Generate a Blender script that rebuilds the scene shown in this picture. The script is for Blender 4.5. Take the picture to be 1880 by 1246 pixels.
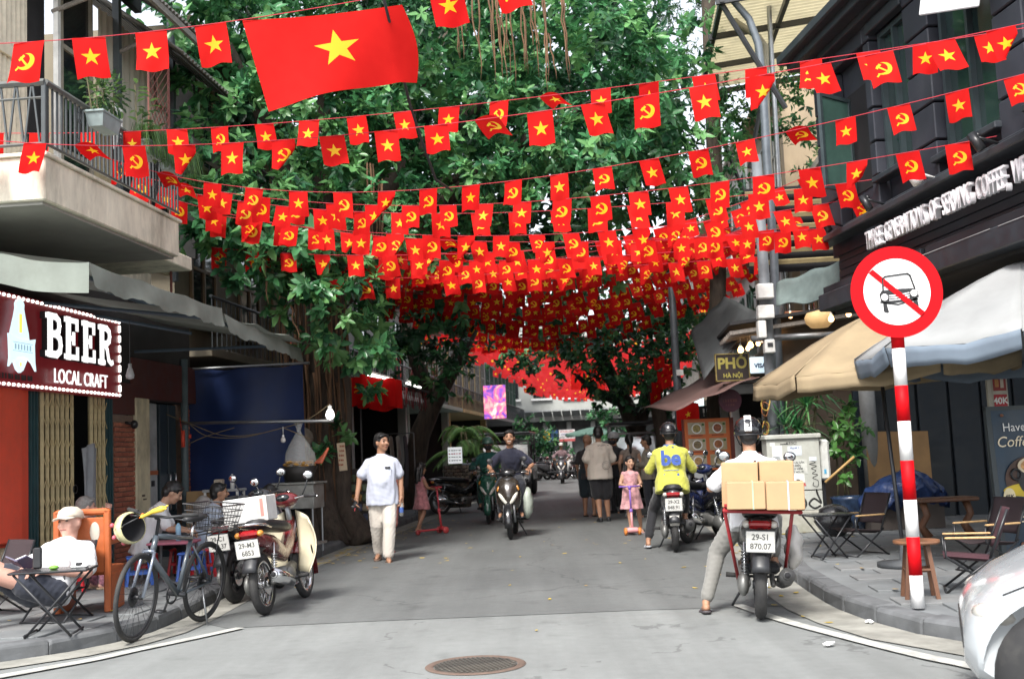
import bpy, bmesh, math, random
import numpy as np
from mathutils import Vector, Matrix, Euler
for _o in list(bpy.data.objects): bpy.data.objects.remove(_o)
SC = bpy.context.scene
COL = SC.collection
random.seed(7)
PI = math.pi
# ------------------------------------------------------------------ camera
FPX, PITCH, ROLL, CAMH = 2075.0, math.atan(205/2075.0), math.radians(-2.5), 1.4
cam_d = bpy.data.cameras.new('camera'); cam = bpy.data.objects.new('camera', cam_d); COL.objects.link(cam)
cam_d.sensor_width = 36.0; cam_d.lens = FPX/1880*36.0; cam_d.clip_start = 0.1; cam_d.clip_end = 2000
CROT = Matrix.Rotation(PI/2+PITCH, 3, 'X') @ Matrix.Rotation(ROLL, 3, 'Z')
cam.location = (0, 0, CAMH); cam.rotation_euler = CROT.to_euler()
cam_d.dof.use_dof = True; cam_d.dof.focus_distance = 10.5; cam_d.dof.aperture_fstop = 3.2
SC.camera = cam
# ------------------------------------------------------------------ sky, sun, exposure
SUN_EL, SUN_AZ = math.radians(50), math.radians(200)     # soft light from high behind the camera
w = bpy.data.worlds.new('World'); SC.world = w; w.use_nodes = True
nt = w.node_tree; bg = nt.nodes['Background']
sky = nt.nodes.new('ShaderNodeTexSky'); sky.sky_type = 'NISHITA'; sky.sun_disc = False
sky.sun_elevation = SUN_EL; sky.sun_rotation = SUN_AZ; sky.dust_density = 2.0; sky.air_density = 1.0; sky.ozone_density = 1.0
hs = nt.nodes.new('ShaderNodeHueSaturation'); hs.inputs['Saturation'].default_value = 0.30; hs.inputs['Value'].default_value = 1.15
nt.links.new(sky.outputs[0], hs.inputs['Color']); nt.links.new(hs.outputs[0], bg.inputs[0]); bg.inputs[1].default_value = 0.15
sd = bpy.data.lights.new('sun', 'SUN'); sun = bpy.data.objects.new('sun', sd); COL.objects.link(sun)
sd.energy = 2.6; sd.angle = math.radians(17); sd.color = (1.0, 0.965, 0.91)
_d = Vector((math.sin(SUN_AZ)*math.cos(SUN_EL), math.cos(SUN_AZ)*math.cos(SUN_EL), math.sin(SUN_EL)))
sun.rotation_euler = _d.to_track_quat('Z', 'Y').to_euler()
VS = SC.view_settings; VS.view_transform = 'Standard'; VS.look = 'None'; VS.exposure = 1.15; VS.gamma = 1.0; VS.use_curve_mapping = False
SC.render.engine = 'CYCLES'
SC.cycles.use_denoising = True; SC.cycles.max_bounces = 6; SC.cycles.diffuse_bounces = 3; SC.cycles.glossy_bounces = 3
SC.cycles.transmission_bounces = 4; SC.cycles.transparent_max_bounces = 6; SC.cycles.caustics_reflective = False; SC.cycles.caustics_refractive = False
SC.cycles.sample_clamp_indirect = 6.0
# ------------------------------------------------------------------ survey: photo bearings -> places in the street
CPOS = Vector((0, 0, CAMH))
def ray(px, py): return CROT @ Vector(((px-940)/FPX, -(py-623)/FPX, -1.0))
def at(px, py, Y): d = ray(px, py); return CPOS + d*(Y/d.y)
def gr(px, py, z=0.0): d = ray(px, py); return CPOS + d*((z-CAMH)/d.z)
TH = -math.atan(0.094)                                     # the street runs 5.4 degrees off the view axis
U = Vector((math.sin(-TH), math.cos(-TH), 0)); N = Vector((math.cos(-TH), -math.sin(-TH), 0)); P0 = Vector((-6.6, 0, 0))
def S(a, b, z=0.0): return P0 + U*a + N*b + Vector((0, 0, z))  # a along the street, b across it from the left house fronts
def onb(px, py, b):
    d = ray(px, py); t = (b-(CPOS-P0).dot(N))/d.dot(N); p = CPOS+d*t; return (p-P0).dot(U), p.z
KL, KR = 2.18, 8.2                                         # kerb lines
SW = 0.12                                                  # pavement height
# ------------------------------------------------------------------ objects
def tag(o, label=None, cat=None, group=None, kind=None):
    if label: o['label'] = label
    if cat: o['category'] = cat
    if group: o['group'] = group
    if kind: o['kind'] = kind
    return o
def thing(name, label=None, cat=None, loc=(0,0,0), rz=0.0, group=None):
    o = bpy.data.objects.new(name, None); COL.objects.link(o); o.empty_display_size = 0.1
    o.location = loc; o.rotation_euler = (0, 0, rz); return tag(o, label, cat, group)
def inst(name, me, parent=None, loc=(0,0,0), rot=(0,0,0), scale=(1,1,1)):
    o = bpy.data.objects.new(name, me); COL.objects.link(o); o.parent = parent
    o.location = loc; o.rotation_euler = rot; o.scale = scale; return o
def copy_tree(o, parent=None):
    c = o.copy(); COL.objects.link(c); c.parent = parent
    for ch in o.children: copy_tree(ch, c)
    return c
def V3(x): return x if isinstance(x, Vector) else Vector(x)
def basis(d, up=Vector((0,0,1))):
    d = d.normalized()
    if abs(d.dot(up)) > 0.99: up = Vector((1,0,0)) if abs(d.x) < 0.9 else Vector((0,1,0))
    x = up.cross(d).normalized(); return x, d.cross(x).normalized(), d
class MB:
    def __init__(s): s.v = []; s.f = []; s.m = []; s.sm = []; s.cur = 0; s.smooth = False
    def mat(s, i): s.cur = i; return s
    def sh(s, b): s.smooth = b; return s
    def add(s, vs, fs):
        o = len(s.v); s.v.extend([tuple(p) for p in vs])
        for f in fs: s.f.append(tuple(i+o for i in f)); s.m.append(s.cur); s.sm.append(s.smooth)
        return s
    def box(s, c, size, rot=None, bev=0.0):
        hx, hy, hz = size[0]/2, size[1]/2, size[2]/2
        if bev <= 0:
            vs = [Vector((x,y,z)) for z in (-hz,hz) for x,y in ((-hx,-hy),(hx,-hy),(hx,hy),(-hx,hy))]
            fs = [(3,2,1,0),(4,5,6,7),(0,1,5,4),(1,2,6,5),(2,3,7,6),(3,0,4,7)]
        else:
            b = min(bev, hx*.9, hy*.9, hz*.9); vs = []; fs = []
            def ring(ix, iy, z):
                ax, ay = hx-ix, hy-iy; k = b
                o = len(vs)
                vs.extend([Vector(p) for p in ((-ax+k,-ay,z),(ax-k,-ay,z),(ax,-ay+k,z),(ax,ay-k,z),(ax-k,ay,z),(-ax+k,ay,z),(-ax,ay-k,z),(-ax,-ay+k,z))])
                return o
            r = [ring(b,b,-hz), ring(0,0,-hz+b), ring(0,0,hz-b), ring(b,b,hz)]
            for a_, b_ in zip(r, r[1:]):
                for i in range(8): fs.append((a_+i, a_+(i+1)%8, b_+(i+1)%8, b_+i))
            fs.append(tuple(range(7,-1,-1))); fs.append(tuple(r[3]+i for i in range(8)))
        if rot is not None:
            M = rot if isinstance(rot, Matrix) else Euler(rot).to_matrix()
            vs = [M @ p for p in vs]
        c = V3(c); return s.add([p+c for p in vs], fs)
    def hexa(s, p8): return s.add(p8, [(3,2,1,0),(4,5,6,7),(0,1,5,4),(1,2,6,5),(2,3,7,6),(3,0,4,7)])
    def tube(s, path, r, n=8, caps=True, up=Vector((0,0,1)), flat=1.0):
        path = [V3(p) for p in path]; k = len(path)
        rs = r if isinstance(r, (list, tuple)) else [r]*k
        o = len(s.v); vs = []; fs = []; px = None
        for i in range(k):
            d = path[min(i+1,k-1)]-path[max(i-1,0)]
            if d.length < 1e-9: d = Vector((0,0,1))
            x, y, d = basis(d, up)
            if px is not None:
                x = px - d*px.dot(d); x = x.normalized() if x.length > 1e-6 else basis(d)[0]; y = d.cross(x)
            px = x
            for j in range(n):
                a = 2*PI*j/n; vs.append(path[i] + x*(math.cos(a)*rs[i]) + y*(math.sin(a)*rs[i]*flat))
        for i in range(k-1):
            for j in range(n): fs.append((i*n+j, i*n+(j+1)%n, (i+1)*n+(j+1)%n, (i+1)*n+j))
        if caps: fs.append(tuple(range(n-1,-1,-1))); fs.append(tuple((k-1)*n+j for j in range(n)))
        return s.add(vs, fs)
    def loft(s, rings, caps=True, closed=False):
        n = len(rings[0]); vs = [p for r in rings for p in r]; fs = []; k = len(rings)
        for i in range(k if closed else k-1):
            a, b = i*n, ((i+1)%k)*n
            for j in range(n): fs.append((a+j, a+(j+1)%n, b+(j+1)%n, b+j))
        if caps and not closed: fs.append(tuple(range(n-1,-1,-1))); fs.append(tuple((k-1)*n+j for j in range(n)))
        return s.add(vs, fs)
    def erings(s, secs, n=14, caps=True, pw=1.0):
        """secs: (centre, xaxis, yaxis, rx, ry)"""
        R = []
        for c, x, y, rx, ry in secs:
            c = V3(c); x = V3(x); y = V3(y); ring = []
            for j in range(n):
                a = 2*PI*j/n; ca, sa = math.cos(a), math.sin(a)
                ca = math.copysign(abs(ca)**pw, ca); sa = math.copysign(abs(sa)**pw, sa)
                ring.append(c+x*(rx*ca)+y*(ry*sa))
            R.append(ring)
        return s.loft(R, caps)
    def lathe(s, prof, c=(0,0,0), axis=(0,0,1), n=20, caps=True, closed=False):
        x, y, d = basis(V3(axis)); c = V3(c)
        return s.loft([[c+d*z+x*(r*math.cos(2*PI*j/n))+y*(r*math.sin(2*PI*j/n)) for j in range(n)] for r, z in prof], caps, closed)
    def torus(s, c, axis, R, r, n=28, m=8, ry=None):
        ry = ry or r
        return s.lathe([(R+r*math.cos(2*PI*k/m), ry*math.sin(2*PI*k/m)) for k in range(m)], c, axis, n, closed=True)
    def ball(s, c, r, n=12, m=8, rot=None):
        rx, ry, rz = (r, r, r) if not isinstance(r, (tuple, list)) else r
        c = V3(c); vs = [Vector((0,0,-rz))]; fs = []
        for i in range(1, m):
            t = -PI/2+PI*i/m
            for j in range(n): vs.append(Vector((rx*math.cos(t)*math.cos(2*PI*j/n), ry*math.cos(t)*math.sin(2*PI*j/n), rz*math.sin(t))))
        vs.append(Vector((0,0,rz)))
        for j in range(n): fs.append((0, 1+(j+1)%n, 1+j)); fs.append((len(vs)-1, 1+(m-2)*n+j, 1+(m-2)*n+(j+1)%n))
        for i in range(m-2):
            for j in range(n): fs.append((1+i*n+j, 1+i*n+(j+1)%n, 1+(i+1)*n+(j+1)%n, 1+(i+1)*n+j))
        if rot is not None:
            M = rot if isinstance(rot, Matrix) else Euler(rot).to_matrix(); vs = [M @ p for p in vs]
        return s.add([p+c for p in vs], fs)
    def cap(s, a, b, ra, rb=None, n=10):
        """tapered capsule"""
        a = V3(a); b = V3(b); rb = ra if rb is None else rb; x, y, d = basis(b-a)
        R = []
        for t in (-80,-50,-20): R.append((a+d*(ra*math.sin(math.radians(t))), ra*math.cos(math.radians(t))))
        R.append((a, ra)); R.append(((a+b)/2, (ra+rb)/2)); R.append((b, rb))
        for t in (20,50,80): R.append((b+d*(rb*math.sin(math.radians(t))), rb*math.cos(math.radians(t))))
        return s.loft([[c+x*(r*math.cos(2*PI*j/n))+y*(r*math.sin(2*PI*j/n)) for j in range(n)] for c, r in R])
    def prism(s, poly, t0, t1, O=(0,0,0), X=(1,0,0), Y=(0,1,0)):
        """polygon in the X,Y plane at O, extruded along X x Y from t0 to t1"""
        O = V3(O); X = V3(X).normalized(); Y = V3(Y).normalized(); Z = X.cross(Y); n = len(poly)
        vs = [O+X*p[0]+Y*p[1]+Z*t for t in (t0, t1) for p in poly]
        return s.add(vs, [tuple(range(n-1,-1,-1)), tuple(range(n,2*n))]+[(j,(j+1)%n,n+(j+1)%n,n+j) for j in range(n)])
    def grid(s, fn, nu, nv):
        vs = [V3(fn(i/nu, j/nv)) for j in range(nv+1) for i in range(nu+1)]
        return s.add(vs, [(j*(nu+1)+i, j*(nu+1)+i+1, (j+1)*(nu+1)+i+1, (j+1)*(nu+1)+i) for j in range(nv) for i in range(nu)])
    def quad(s, a, b, c, d): return s.add([a,b,c,d], [(0,1,2,3)])
    def mesh(s, name, mats):
        me = bpy.data.meshes.new(name); me.from_pydata(s.v, [], s.f); me.validate()
        for m in (mats if isinstance(mats, (list, tuple)) else [mats]): me.materials.append(m)
        if len(me.polygons) == len(s.m):
            me.polygons.foreach_set('material_index', s.m); me.polygons.foreach_set('use_smooth', s.sm)
        me.update(); return me
    def build(s, name, mats, parent=None, loc=(0,0,0), rz=0.0, bevel=0.0, solid=0.0, sub=0):
        o = bpy.data.objects.new(name, s.mesh(name, mats)); COL.objects.link(o); o.parent = parent
        o.location = loc; o.rotation_euler = (0,0,rz)
        if sub: md = o.modifiers.new('s','SUBSURF'); md.levels = sub; md.render_levels = sub
        if solid: md = o.modifiers.new('t','SOLIDIFY'); md.thickness = solid; md.offset = 0
        if bevel: md = o.modifiers.new('b','BEVEL'); md.width = bevel; md.segments = 2; md.limit_method = 'ANGLE'
        return o
TMP = bpy.data.scenes.new('workbench')
def eval_mesh(o, extra=()):
    """evaluated mesh of o, computed in a scratch scene so that the full scene is not re-evaluated"""
    for q in (o, *extra): TMP.collection.objects.link(q)
    TMP.view_layers[0].update(); dg = TMP.view_layers[0].depsgraph
    me = bpy.data.meshes.new_from_object(o.evaluated_get(dg))
    for q in (o, *extra): TMP.collection.objects.unlink(q)
    return me
def bake(o, mods, extra=()):
    for t, kw in mods:
        md = o.modifiers.new('m', t)
        for k, v in kw.items(): setattr(md, k, v)
    par = o.parent
    me = eval_mesh(o, extra); o.modifiers.clear(); old = o.data; o.data = me; bpy.data.meshes.remove(old)
    return o
_fonts = {}
def text_mesh(body, size, mat_, ext=0.0, align='CENTER', bold=0.0, sx=1.0, spacing=1.0, shear=0.0):
    cu = bpy.data.curves.new('t', 'FONT'); cu.body = body; cu.size = size; cu.extrude = ext; cu.align_x = align; cu.align_y = 'CENTER'
    cu.offset = bold; cu.space_character = spacing; cu.shear = shear; cu.resolution_u = 3
    o = bpy.data.objects.new('t', cu); me = eval_mesh(o)
    bpy.data.objects.remove(o); bpy.data.curves.remove(cu)
    if sx != 1.0:
        for v in me.vertices: v.co.x *= sx
    me.materials.clear(); me.materials.append(mat_); me.name = 'lettering'
    return me
def text(name, body, size, mat_, parent, O, X, Y, **kw):
    """flat or raised lettering in the plane spanned by X (reading direction) and Y (up)"""
    me = text_mesh(body, size, mat_, **kw); O = V3(O); X = V3(X).normalized(); Y = V3(Y).normalized(); Z = X.cross(Y)
    o = bpy.data.objects.new(name, me); COL.objects.link(o); o.parent = parent
    o.matrix_local = Matrix(((X.x,Y.x,Z.x,O.x),(X.y,Y.y,Z.y,O.y),(X.z,Y.z,Z.z,O.z),(0,0,0,1))); return o
def scribble(T, O, X, w_, h, m, n=5, name='faint_print'):
    """a row of unreadable small print"""
    bm = MB(); O = V3(O); X = V3(X).normalized(); r = random.Random(n*7+int(w_*100)); x = -w_/2
    while x < w_/2-.01:
        l = min(w_/n*r.uniform(.4,.9), w_/2-x); bm.prism([(x,-h/2),(x+l,-h/2),(x+l,h/2*r.uniform(.6,1)),(x,h/2)],0,.002,O,X,(0,0,1)); x += w_/n
    return bm.build(name, m, T)
# ------------------------------------------------------------------ materials
MATS = {}
def mat(name, col=(.5,.5,.5), rough=.6, metal=0.0, var=.18, scale=6.0, bump=0.0, bscale=40.0, coat=0.0, transl=0.0, emit=None, es=0.0, dirt=0.0, dcol=(.06,.055,.045), spec=.5, alpha=1.0, stretch=(1,1,1), sheen=0.0):
    if name in MATS: return MATS[name]
    m = bpy.data.materials.new(name); m.use_nodes = True; MATS[name] = m
    t = m.node_tree; nd = t.nodes; L = t.links; b = nd['Principled BSDF']; out = nd['Material Output']
    b.inputs['Roughness'].default_value = rough; b.inputs['Metallic'].default_value = metal
    b.inputs['Specular IOR Level'].default_value = spec; b.inputs['Coat Weight'].default_value = coat; b.inputs['Coat Roughness'].default_value = .08
    b.inputs['Sheen Weight'].default_value = sheen
    c4 = (*col, 1)
    tc = nd.new('ShaderNodeTexCoord'); mp = nd.new('ShaderNodeMapping'); mp.inputs['Scale'].default_value = stretch
    L.new(tc.outputs['Object'], mp.inputs[0])
    src = None
    if var > 0:
        nz = nd.new('ShaderNodeTexNoise'); nz.inputs['Scale'].default_value = scale; nz.inputs['Detail'].default_value = 5; nz.inputs['Roughness'].default_value = .6
        L.new(mp.outputs[0], nz.inputs['Vector'])
        r = nd.new('ShaderNodeMapRange'); r.inputs[1].default_value = .3; r.inputs[2].default_value = .7; r.inputs[3].default_value = 1-var; r.inputs[4].default_value = 1+var
        L.new(nz.outputs[0], r.inputs[0])
        mx = nd.new('ShaderNodeMix'); mx.data_type = 'RGBA'; mx.blend_type = 'MULTIPLY'; mx.inputs[0].default_value = 1
        mx.inputs[6].default_value = c4; L.new(r.outputs[0], mx.inputs[7]); src = mx.outputs[2]
        rr = nd.new('ShaderNodeMapRange'); rr.inputs[1].default_value = .3; rr.inputs[2].default_value = .7; rr.inputs[3].default_value = max(.02, rough-.08); rr.inputs[4].default_value = min(1, rough+.1)
        L.new(nz.outputs[0], rr.inputs[0]); L.new(rr.outputs[0], b.inputs['Roughness'])
    if dirt > 0:
        n2 = nd.new('ShaderNodeTexNoise'); n2.inputs['Scale'].default_value = scale*.35; n2.inputs['Detail'].default_value = 8; n2.inputs['Roughness'].default_value = .7
        L.new(mp.outputs[0], n2.inputs['Vector'])
        r2 = nd.new('ShaderNodeMapRange'); r2.inputs[1].default_value = .48; r2.inputs[2].default_value = .72; r2.inputs[4].default_value = dirt; L.new(n2.outputs[0], r2.inputs[0])
        m2 = nd.new('ShaderNodeMix'); m2.data_type = 'RGBA'; m2.inputs[7].default_value = (*dcol, 1); L.new(r2.outputs[0], m2.inputs[0])
        if src: L.new(src, m2.inputs[6])
        else: m2.inputs[6].default_value = c4
        src = m2.outputs[2]
    if src: L.new(src, b.inputs['Base Color'])
    else: b.inputs['Base Color'].default_value = c4
    if bump > 0:
        n3 = nd.new('ShaderNodeTexNoise'); n3.inputs['Scale'].default_value = bscale; n3.inputs['Detail'].default_value = 4; L.new(mp.outputs[0], n3.inputs['Vector'])
        bp = nd.new('ShaderNodeBump'); bp.inputs['Strength'].default_value = min(1, bump*10); bp.inputs['Distance'].default_value = bump*.1; L.new(n3.outputs[0], bp.inputs['Height']); L.new(bp.outputs[0], b.inputs['Normal'])
    if emit: b.inputs['Emission Color'].default_value = (*emit, 1); b.inputs['Emission Strength'].default_value = es
    if alpha < 1: b.inputs['Alpha'].default_value = alpha
    if transl > 0:
        tr = nd.new('ShaderNodeBsdfTranslucent'); ms = nd.new('ShaderNodeMixShader'); ms.inputs[0].default_value = transl
        if src: L.new(src, tr.inputs[0])
        else: tr.inputs[0].default_value = c4
        L.new(b.outputs[0], ms.inputs[1]); L.new(tr.outputs[0], ms.inputs[2]); L.new(ms.outputs[0], out.inputs[0])
    return m
class NX:
    """tiny expression builder for shader maths"""
    def __init__(s, t): s.t = t
    def m(s, op, a, b=0.0, c=0.0):
        n = s.t.nodes.new('ShaderNodeMath'); n.operation = op
        for i, v in enumerate((a, b, c)):
            if isinstance(v, (int, float)): n.inputs[i].default_value = v
            else: s.t.links.new(v, n.inputs[i])
        return n.outputs[0]
    def mixc(s, f, a, b):
        n = s.t.nodes.new('ShaderNodeMix'); n.data_type = 'RGBA'
        for i, v in ((0, f), (6, a), (7, b)):
            if isinstance(v, (int, float)): n.inputs[i].default_value = v
            elif isinstance(v, tuple): n.inputs[i].default_value = (*v, 1)
            else: s.t.links.new(v, n.inputs[i])
        return n.outputs[2]
GREYMETAL = mat('steel_grey', (.28,.29,.30), .42, .8, dirt=.25)
CHROME = mat('chrome', (.75,.75,.76), .14, 1.0, var=.06, dirt=.1)
BLACKMETAL = mat('black_metal', (.018,.019,.022), .38, 0, dirt=.15, dcol=(.09,.085,.075))
BLACKPL = mat('black_plastic', (.02,.021,.024), .42, 0, dirt=.25, dcol=(.10,.095,.085))
RUBBER = mat('rubber', (.022,.022,.023), .8, dirt=.5, dcol=(.10,.095,.085), bump=.02)
WHITEP = mat('white_paint', (.74,.74,.72), .5, dirt=.12)
GLASSD = mat('dark_glass', (.012,.015,.017), .06, 0, var=0, spec=.8)
REDLENS = mat('red_lens', (.28,.012,.015), .15, coat=.8, var=.2)
CLEARLENS = mat('clear_lens', (.55,.53,.48), .12, coat=.8, var=.25)
# ================================================================== GROUND, ROAD, PAVEMENTS
def asphalt(name, col, var, patch):
    m = bpy.data.materials.new(name); m.use_nodes = True; t = m.node_tree; nd = t.nodes; L = t.links; b = nd['Principled BSDF']; x = NX(t)
    tc = nd.new('ShaderNodeTexCoord')
    def noise(sc, det=4, ro=.6, vec=None):
        n = nd.new('ShaderNodeTexNoise'); n.inputs['Scale'].default_value = sc; n.inputs['Detail'].default_value = det; n.inputs['Roughness'].default_value = ro
        L.new(vec or tc.outputs['Object'], n.inputs['Vector']); return n.outputs[0]
    fine = noise(120, 4, .75); mid = noise(9, 6, .65); big = noise(.55, 5, .6)
    mp = nd.new('ShaderNodeMapping'); mp.inputs['Rotation'].default_value = (0,0,-TH); mp.inputs['Scale'].default_value = (2.2,.12,1); L.new(tc.outputs['Object'], mp.inputs[0])
    streak = noise(1.0, 4, .6, mp.outputs[0])
    f = x.m('MULTIPLY_ADD', fine, var*1.6, 1-var*.8); f = x.m('MULTIPLY', f, x.m('MULTIPLY_ADD', mid, .35, .83)); f = x.m('MULTIPLY', f, x.m('MULTIPLY_ADD', big, patch, 1-patch*.5)); f = x.m('MULTIPLY', f, x.m('MULTIPLY_ADD', streak, .7, .65))
    # oil spots and old cracks
    sp = nd.new('ShaderNodeTexNoise'); sp.inputs['Scale'].default_value = 2.3; sp.inputs['Detail'].default_value = 3; L.new(tc.outputs['Object'], sp.inputs['Vector'])
    oil = x.m('SMOOTH_MIN', x.m('MULTIPLY', x.m('SUBTRACT', sp.outputs[0], .60), 6), 1.0, .1); oil = x.m('MAXIMUM', oil, 0)
    c = x.mixc(x.m('MULTIPLY', oil, .45), tuple(col), tuple(v*.45 for v in col))
    mx = nd.new('ShaderNodeMix'); mx.data_type = 'RGBA'; mx.blend_type = 'MULTIPLY'; mx.inputs[0].default_value = 1; L.new(c, mx.inputs[6]); L.new(f, mx.inputs[7])
    vo = nd.new('ShaderNodeTexVoronoi'); vo.feature = 'DISTANCE_TO_EDGE'; vo.inputs['Scale'].default_value = .42
    dn = nd.new('ShaderNodeTexNoise'); dn.inputs['Scale'].default_value = 3; dn.inputs['Detail'].default_value = 6; L.new(tc.outputs['Object'], dn.inputs['Vector'])
    ad = nd.new('ShaderNodeVectorMath'); ad.operation = 'MULTIPLY_ADD'; ad.inputs[1].default_value = (.5,.5,.5); L.new(dn.outputs['Color'], ad.inputs[0]); L.new(tc.outputs['Object'], ad.inputs[2]); L.new(ad.outputs[0], vo.inputs['Vector'])
    cr = x.m('MULTIPLY', x.m('LESS_THAN', vo.outputs['Distance'], .006), x.m('GREATER_THAN', big, .5))
    L.new(x.mixc(x.m('MULTIPLY', cr, .35), mx.outputs[2], (.03,.03,.03)), b.inputs['Base Color'])
    b.inputs['Roughness'].default_value = .82; b.inputs['Specular IOR Level'].default_value = .35
    bp = nd.new('ShaderNodeBump'); bp.inputs['Strength'].default_value = .5; bp.inputs['Distance'].default_value = .004; L.new(x.m('ADD', fine, x.m('MULTIPLY', mid, .5)), bp.inputs['Height']); L.new(bp.outputs[0], b.inputs['Normal'])
    MATS[name] = m; return m
ASPH_OLD = asphalt('old_asphalt', (.198,.207,.202), .4, .5)
ASPH_NEW = asphalt('street_asphalt', (.130,.136,.134), .45, .5)
CONC = mat('concrete', (.16,.162,.16), .85, var=.2, scale=3, dirt=.5, dcol=(.12,.115,.10), bump=.03, bscale=60)
CONC_GUT = mat('gutter_concrete', (.27,.265,.235), .88, var=.25, scale=4, dirt=.55, dcol=(.10,.095,.08), bump=.04, bscale=50)
KERBM = mat('kerb_stone', (.115,.12,.125), .8, var=.3, scale=4, dirt=.5, dcol=(.07,.07,.065), bump=.04, bscale=35)
TILEM = [mat('slab_%d' % i, c, .75, var=.18, scale=3, dirt=.35, dcol=(.10,.10,.09), bump=.02, bscale=60) for i, c in enumerate([(.165,.175,.18),(.145,.155,.162),(.185,.19,.192)])]
PAINTW = mat('road_paint', (.44,.44,.41), .7, var=.2, scale=12, dirt=.55, dcol=(.22,.22,.20))
IRON = mat('cast_iron', (.10,.095,.085), .6, .5, var=.3, dirt=.6, dcol=(.17,.15,.12), bump=.03)
def sheet(name, pts, z, m, **kw):
    bm = MB(); bm.add([(p[0], p[1], z) for p in pts], [tuple(range(len(pts)))]); return bm.build(name, m, **kw)
tag(sheet('ground', [(-250,-150),(250,-150),(250,400),(-250,400)], 0, ASPH_OLD), kind='structure')
def S2(a, b): p = S(a, b); return (p.x, p.y)
LK = [(-14,7.9),(-8,8.0),(-5.2,8.15),(-4.45,8.32),(-3.92,8.6),(-3.55,8.93),(-3.32,9.3),(-3.18,9.75),(-3.14,10.4),(-3.14,12.0),S2(15,2.17),S2(18,2.1),S2(23,2.05),S2(33,2.0),S2(48,2.0),S2(100,2.0)]
RK = [(16,6.9),(8,7.0),(5,7.05),(4.1,7.1),(3.5,7.2),(3.05,7.5),(2.76,8.1),(2.62,8.8),(2.57,9.5),(2.60,10.2),(2.70,11.5),S2(13.4,8.25),S2(18,8.27),S2(30,8.28),S2(48,8.3),S2(100,8.3)]
road_pts = [(-2.55,9.86),(-1.23,9.9),(-.1,9.87),(1.0,9.86),(1.88,9.76),(2.56,9.62)] + [p for p in RK[9:]] + list(reversed(LK[9:])) + [(-3.13,10.6)]
tag(sheet('street', road_pts, .004, ASPH_NEW), kind='structure')
def offs(path, d):
    out = []
    for i, p in enumerate(path):
        a = Vector(path[max(i-1,0)]); b = Vector(path[min(i+1,len(path)-1)]); t = (b-a).normalized(); nrm = Vector((-t.y, t.x)); q = Vector(p)+nrm*d; out.append((q.x, q.y))
    return out
def strip(name, p1, p2, z, m):
    bm = MB(); n = len(p1); bm.add([(x,y,z) for x,y in p1]+[(x,y,z) for x,y in p2], [(i,i+1,n+i+1,n+i) for i in range(n-1)]); return bm.build(name, m)
tag(strip('gutter', offs(LK[:14], -.02), offs(LK[:14], -.34), .009, CONC_GUT), kind='structure')
tag(strip('gutter', offs(RK[:14], .02), offs(RK[:14], .40), .009, CONC_GUT), kind='structure')
# painted edge lines sweeping round both corners
def curve_line(pts, w0, w1):
    n = len(pts); L_ = []; R_ = []
    for i, p in enumerate(pts):
        a = Vector(pts[max(i-1,0)]); b = Vector(pts[min(i+1,n-1)]); t = (b-a).normalized(); nn = Vector((-t.y,t.x)); w = (w0+(w1-w0)*i/(n-1))/2
        L_.append(tuple(Vector(p)+nn*w)); R_.append(tuple(Vector(p)-nn*w))
    return L_, R_
def smooth_path(pts, k=6):
    out = []
    for i in range(len(pts)-1):
        p0, p1, p2, p3 = [Vector(pts[max(0,min(len(pts)-1,j))]) for j in (i-1,i,i+1,i+2)]
        for s_ in range(k):
            t = s_/k; out.append(tuple(.5*((2*p1)+(p2-p0)*t+(2*p0-5*p1+4*p2-p3)*t*t+(3*p1-p0-3*p2+p3)*t**3)))
    out.append(tuple(pts[-1])); return out
def gxy(px, py): p = gr(px, py); return (p.x, p.y)
l_, r_ = curve_line(smooth_path([gxy(1352,1111),gxy(1440,1141),gxy(1560,1173),gxy(1680,1203),gxy(1766,1221),(3.3,5.6),(5.5,4.7),(9,4.3)]), .10, .15)
tag(strip('painted_line', l_, r_, .013, PAINTW), kind='structure')
l_, r_ = curve_line(smooth_path([gxy(441,1154),gxy(360,1172),gxy(250,1195),gxy(120,1222),(-4.2,7.6),(-6.5,7.1),(-12,6.9)]), .10, .16)
tag(strip('painted_line', l_, r_, .013, PAINTW), kind='structure')
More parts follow.
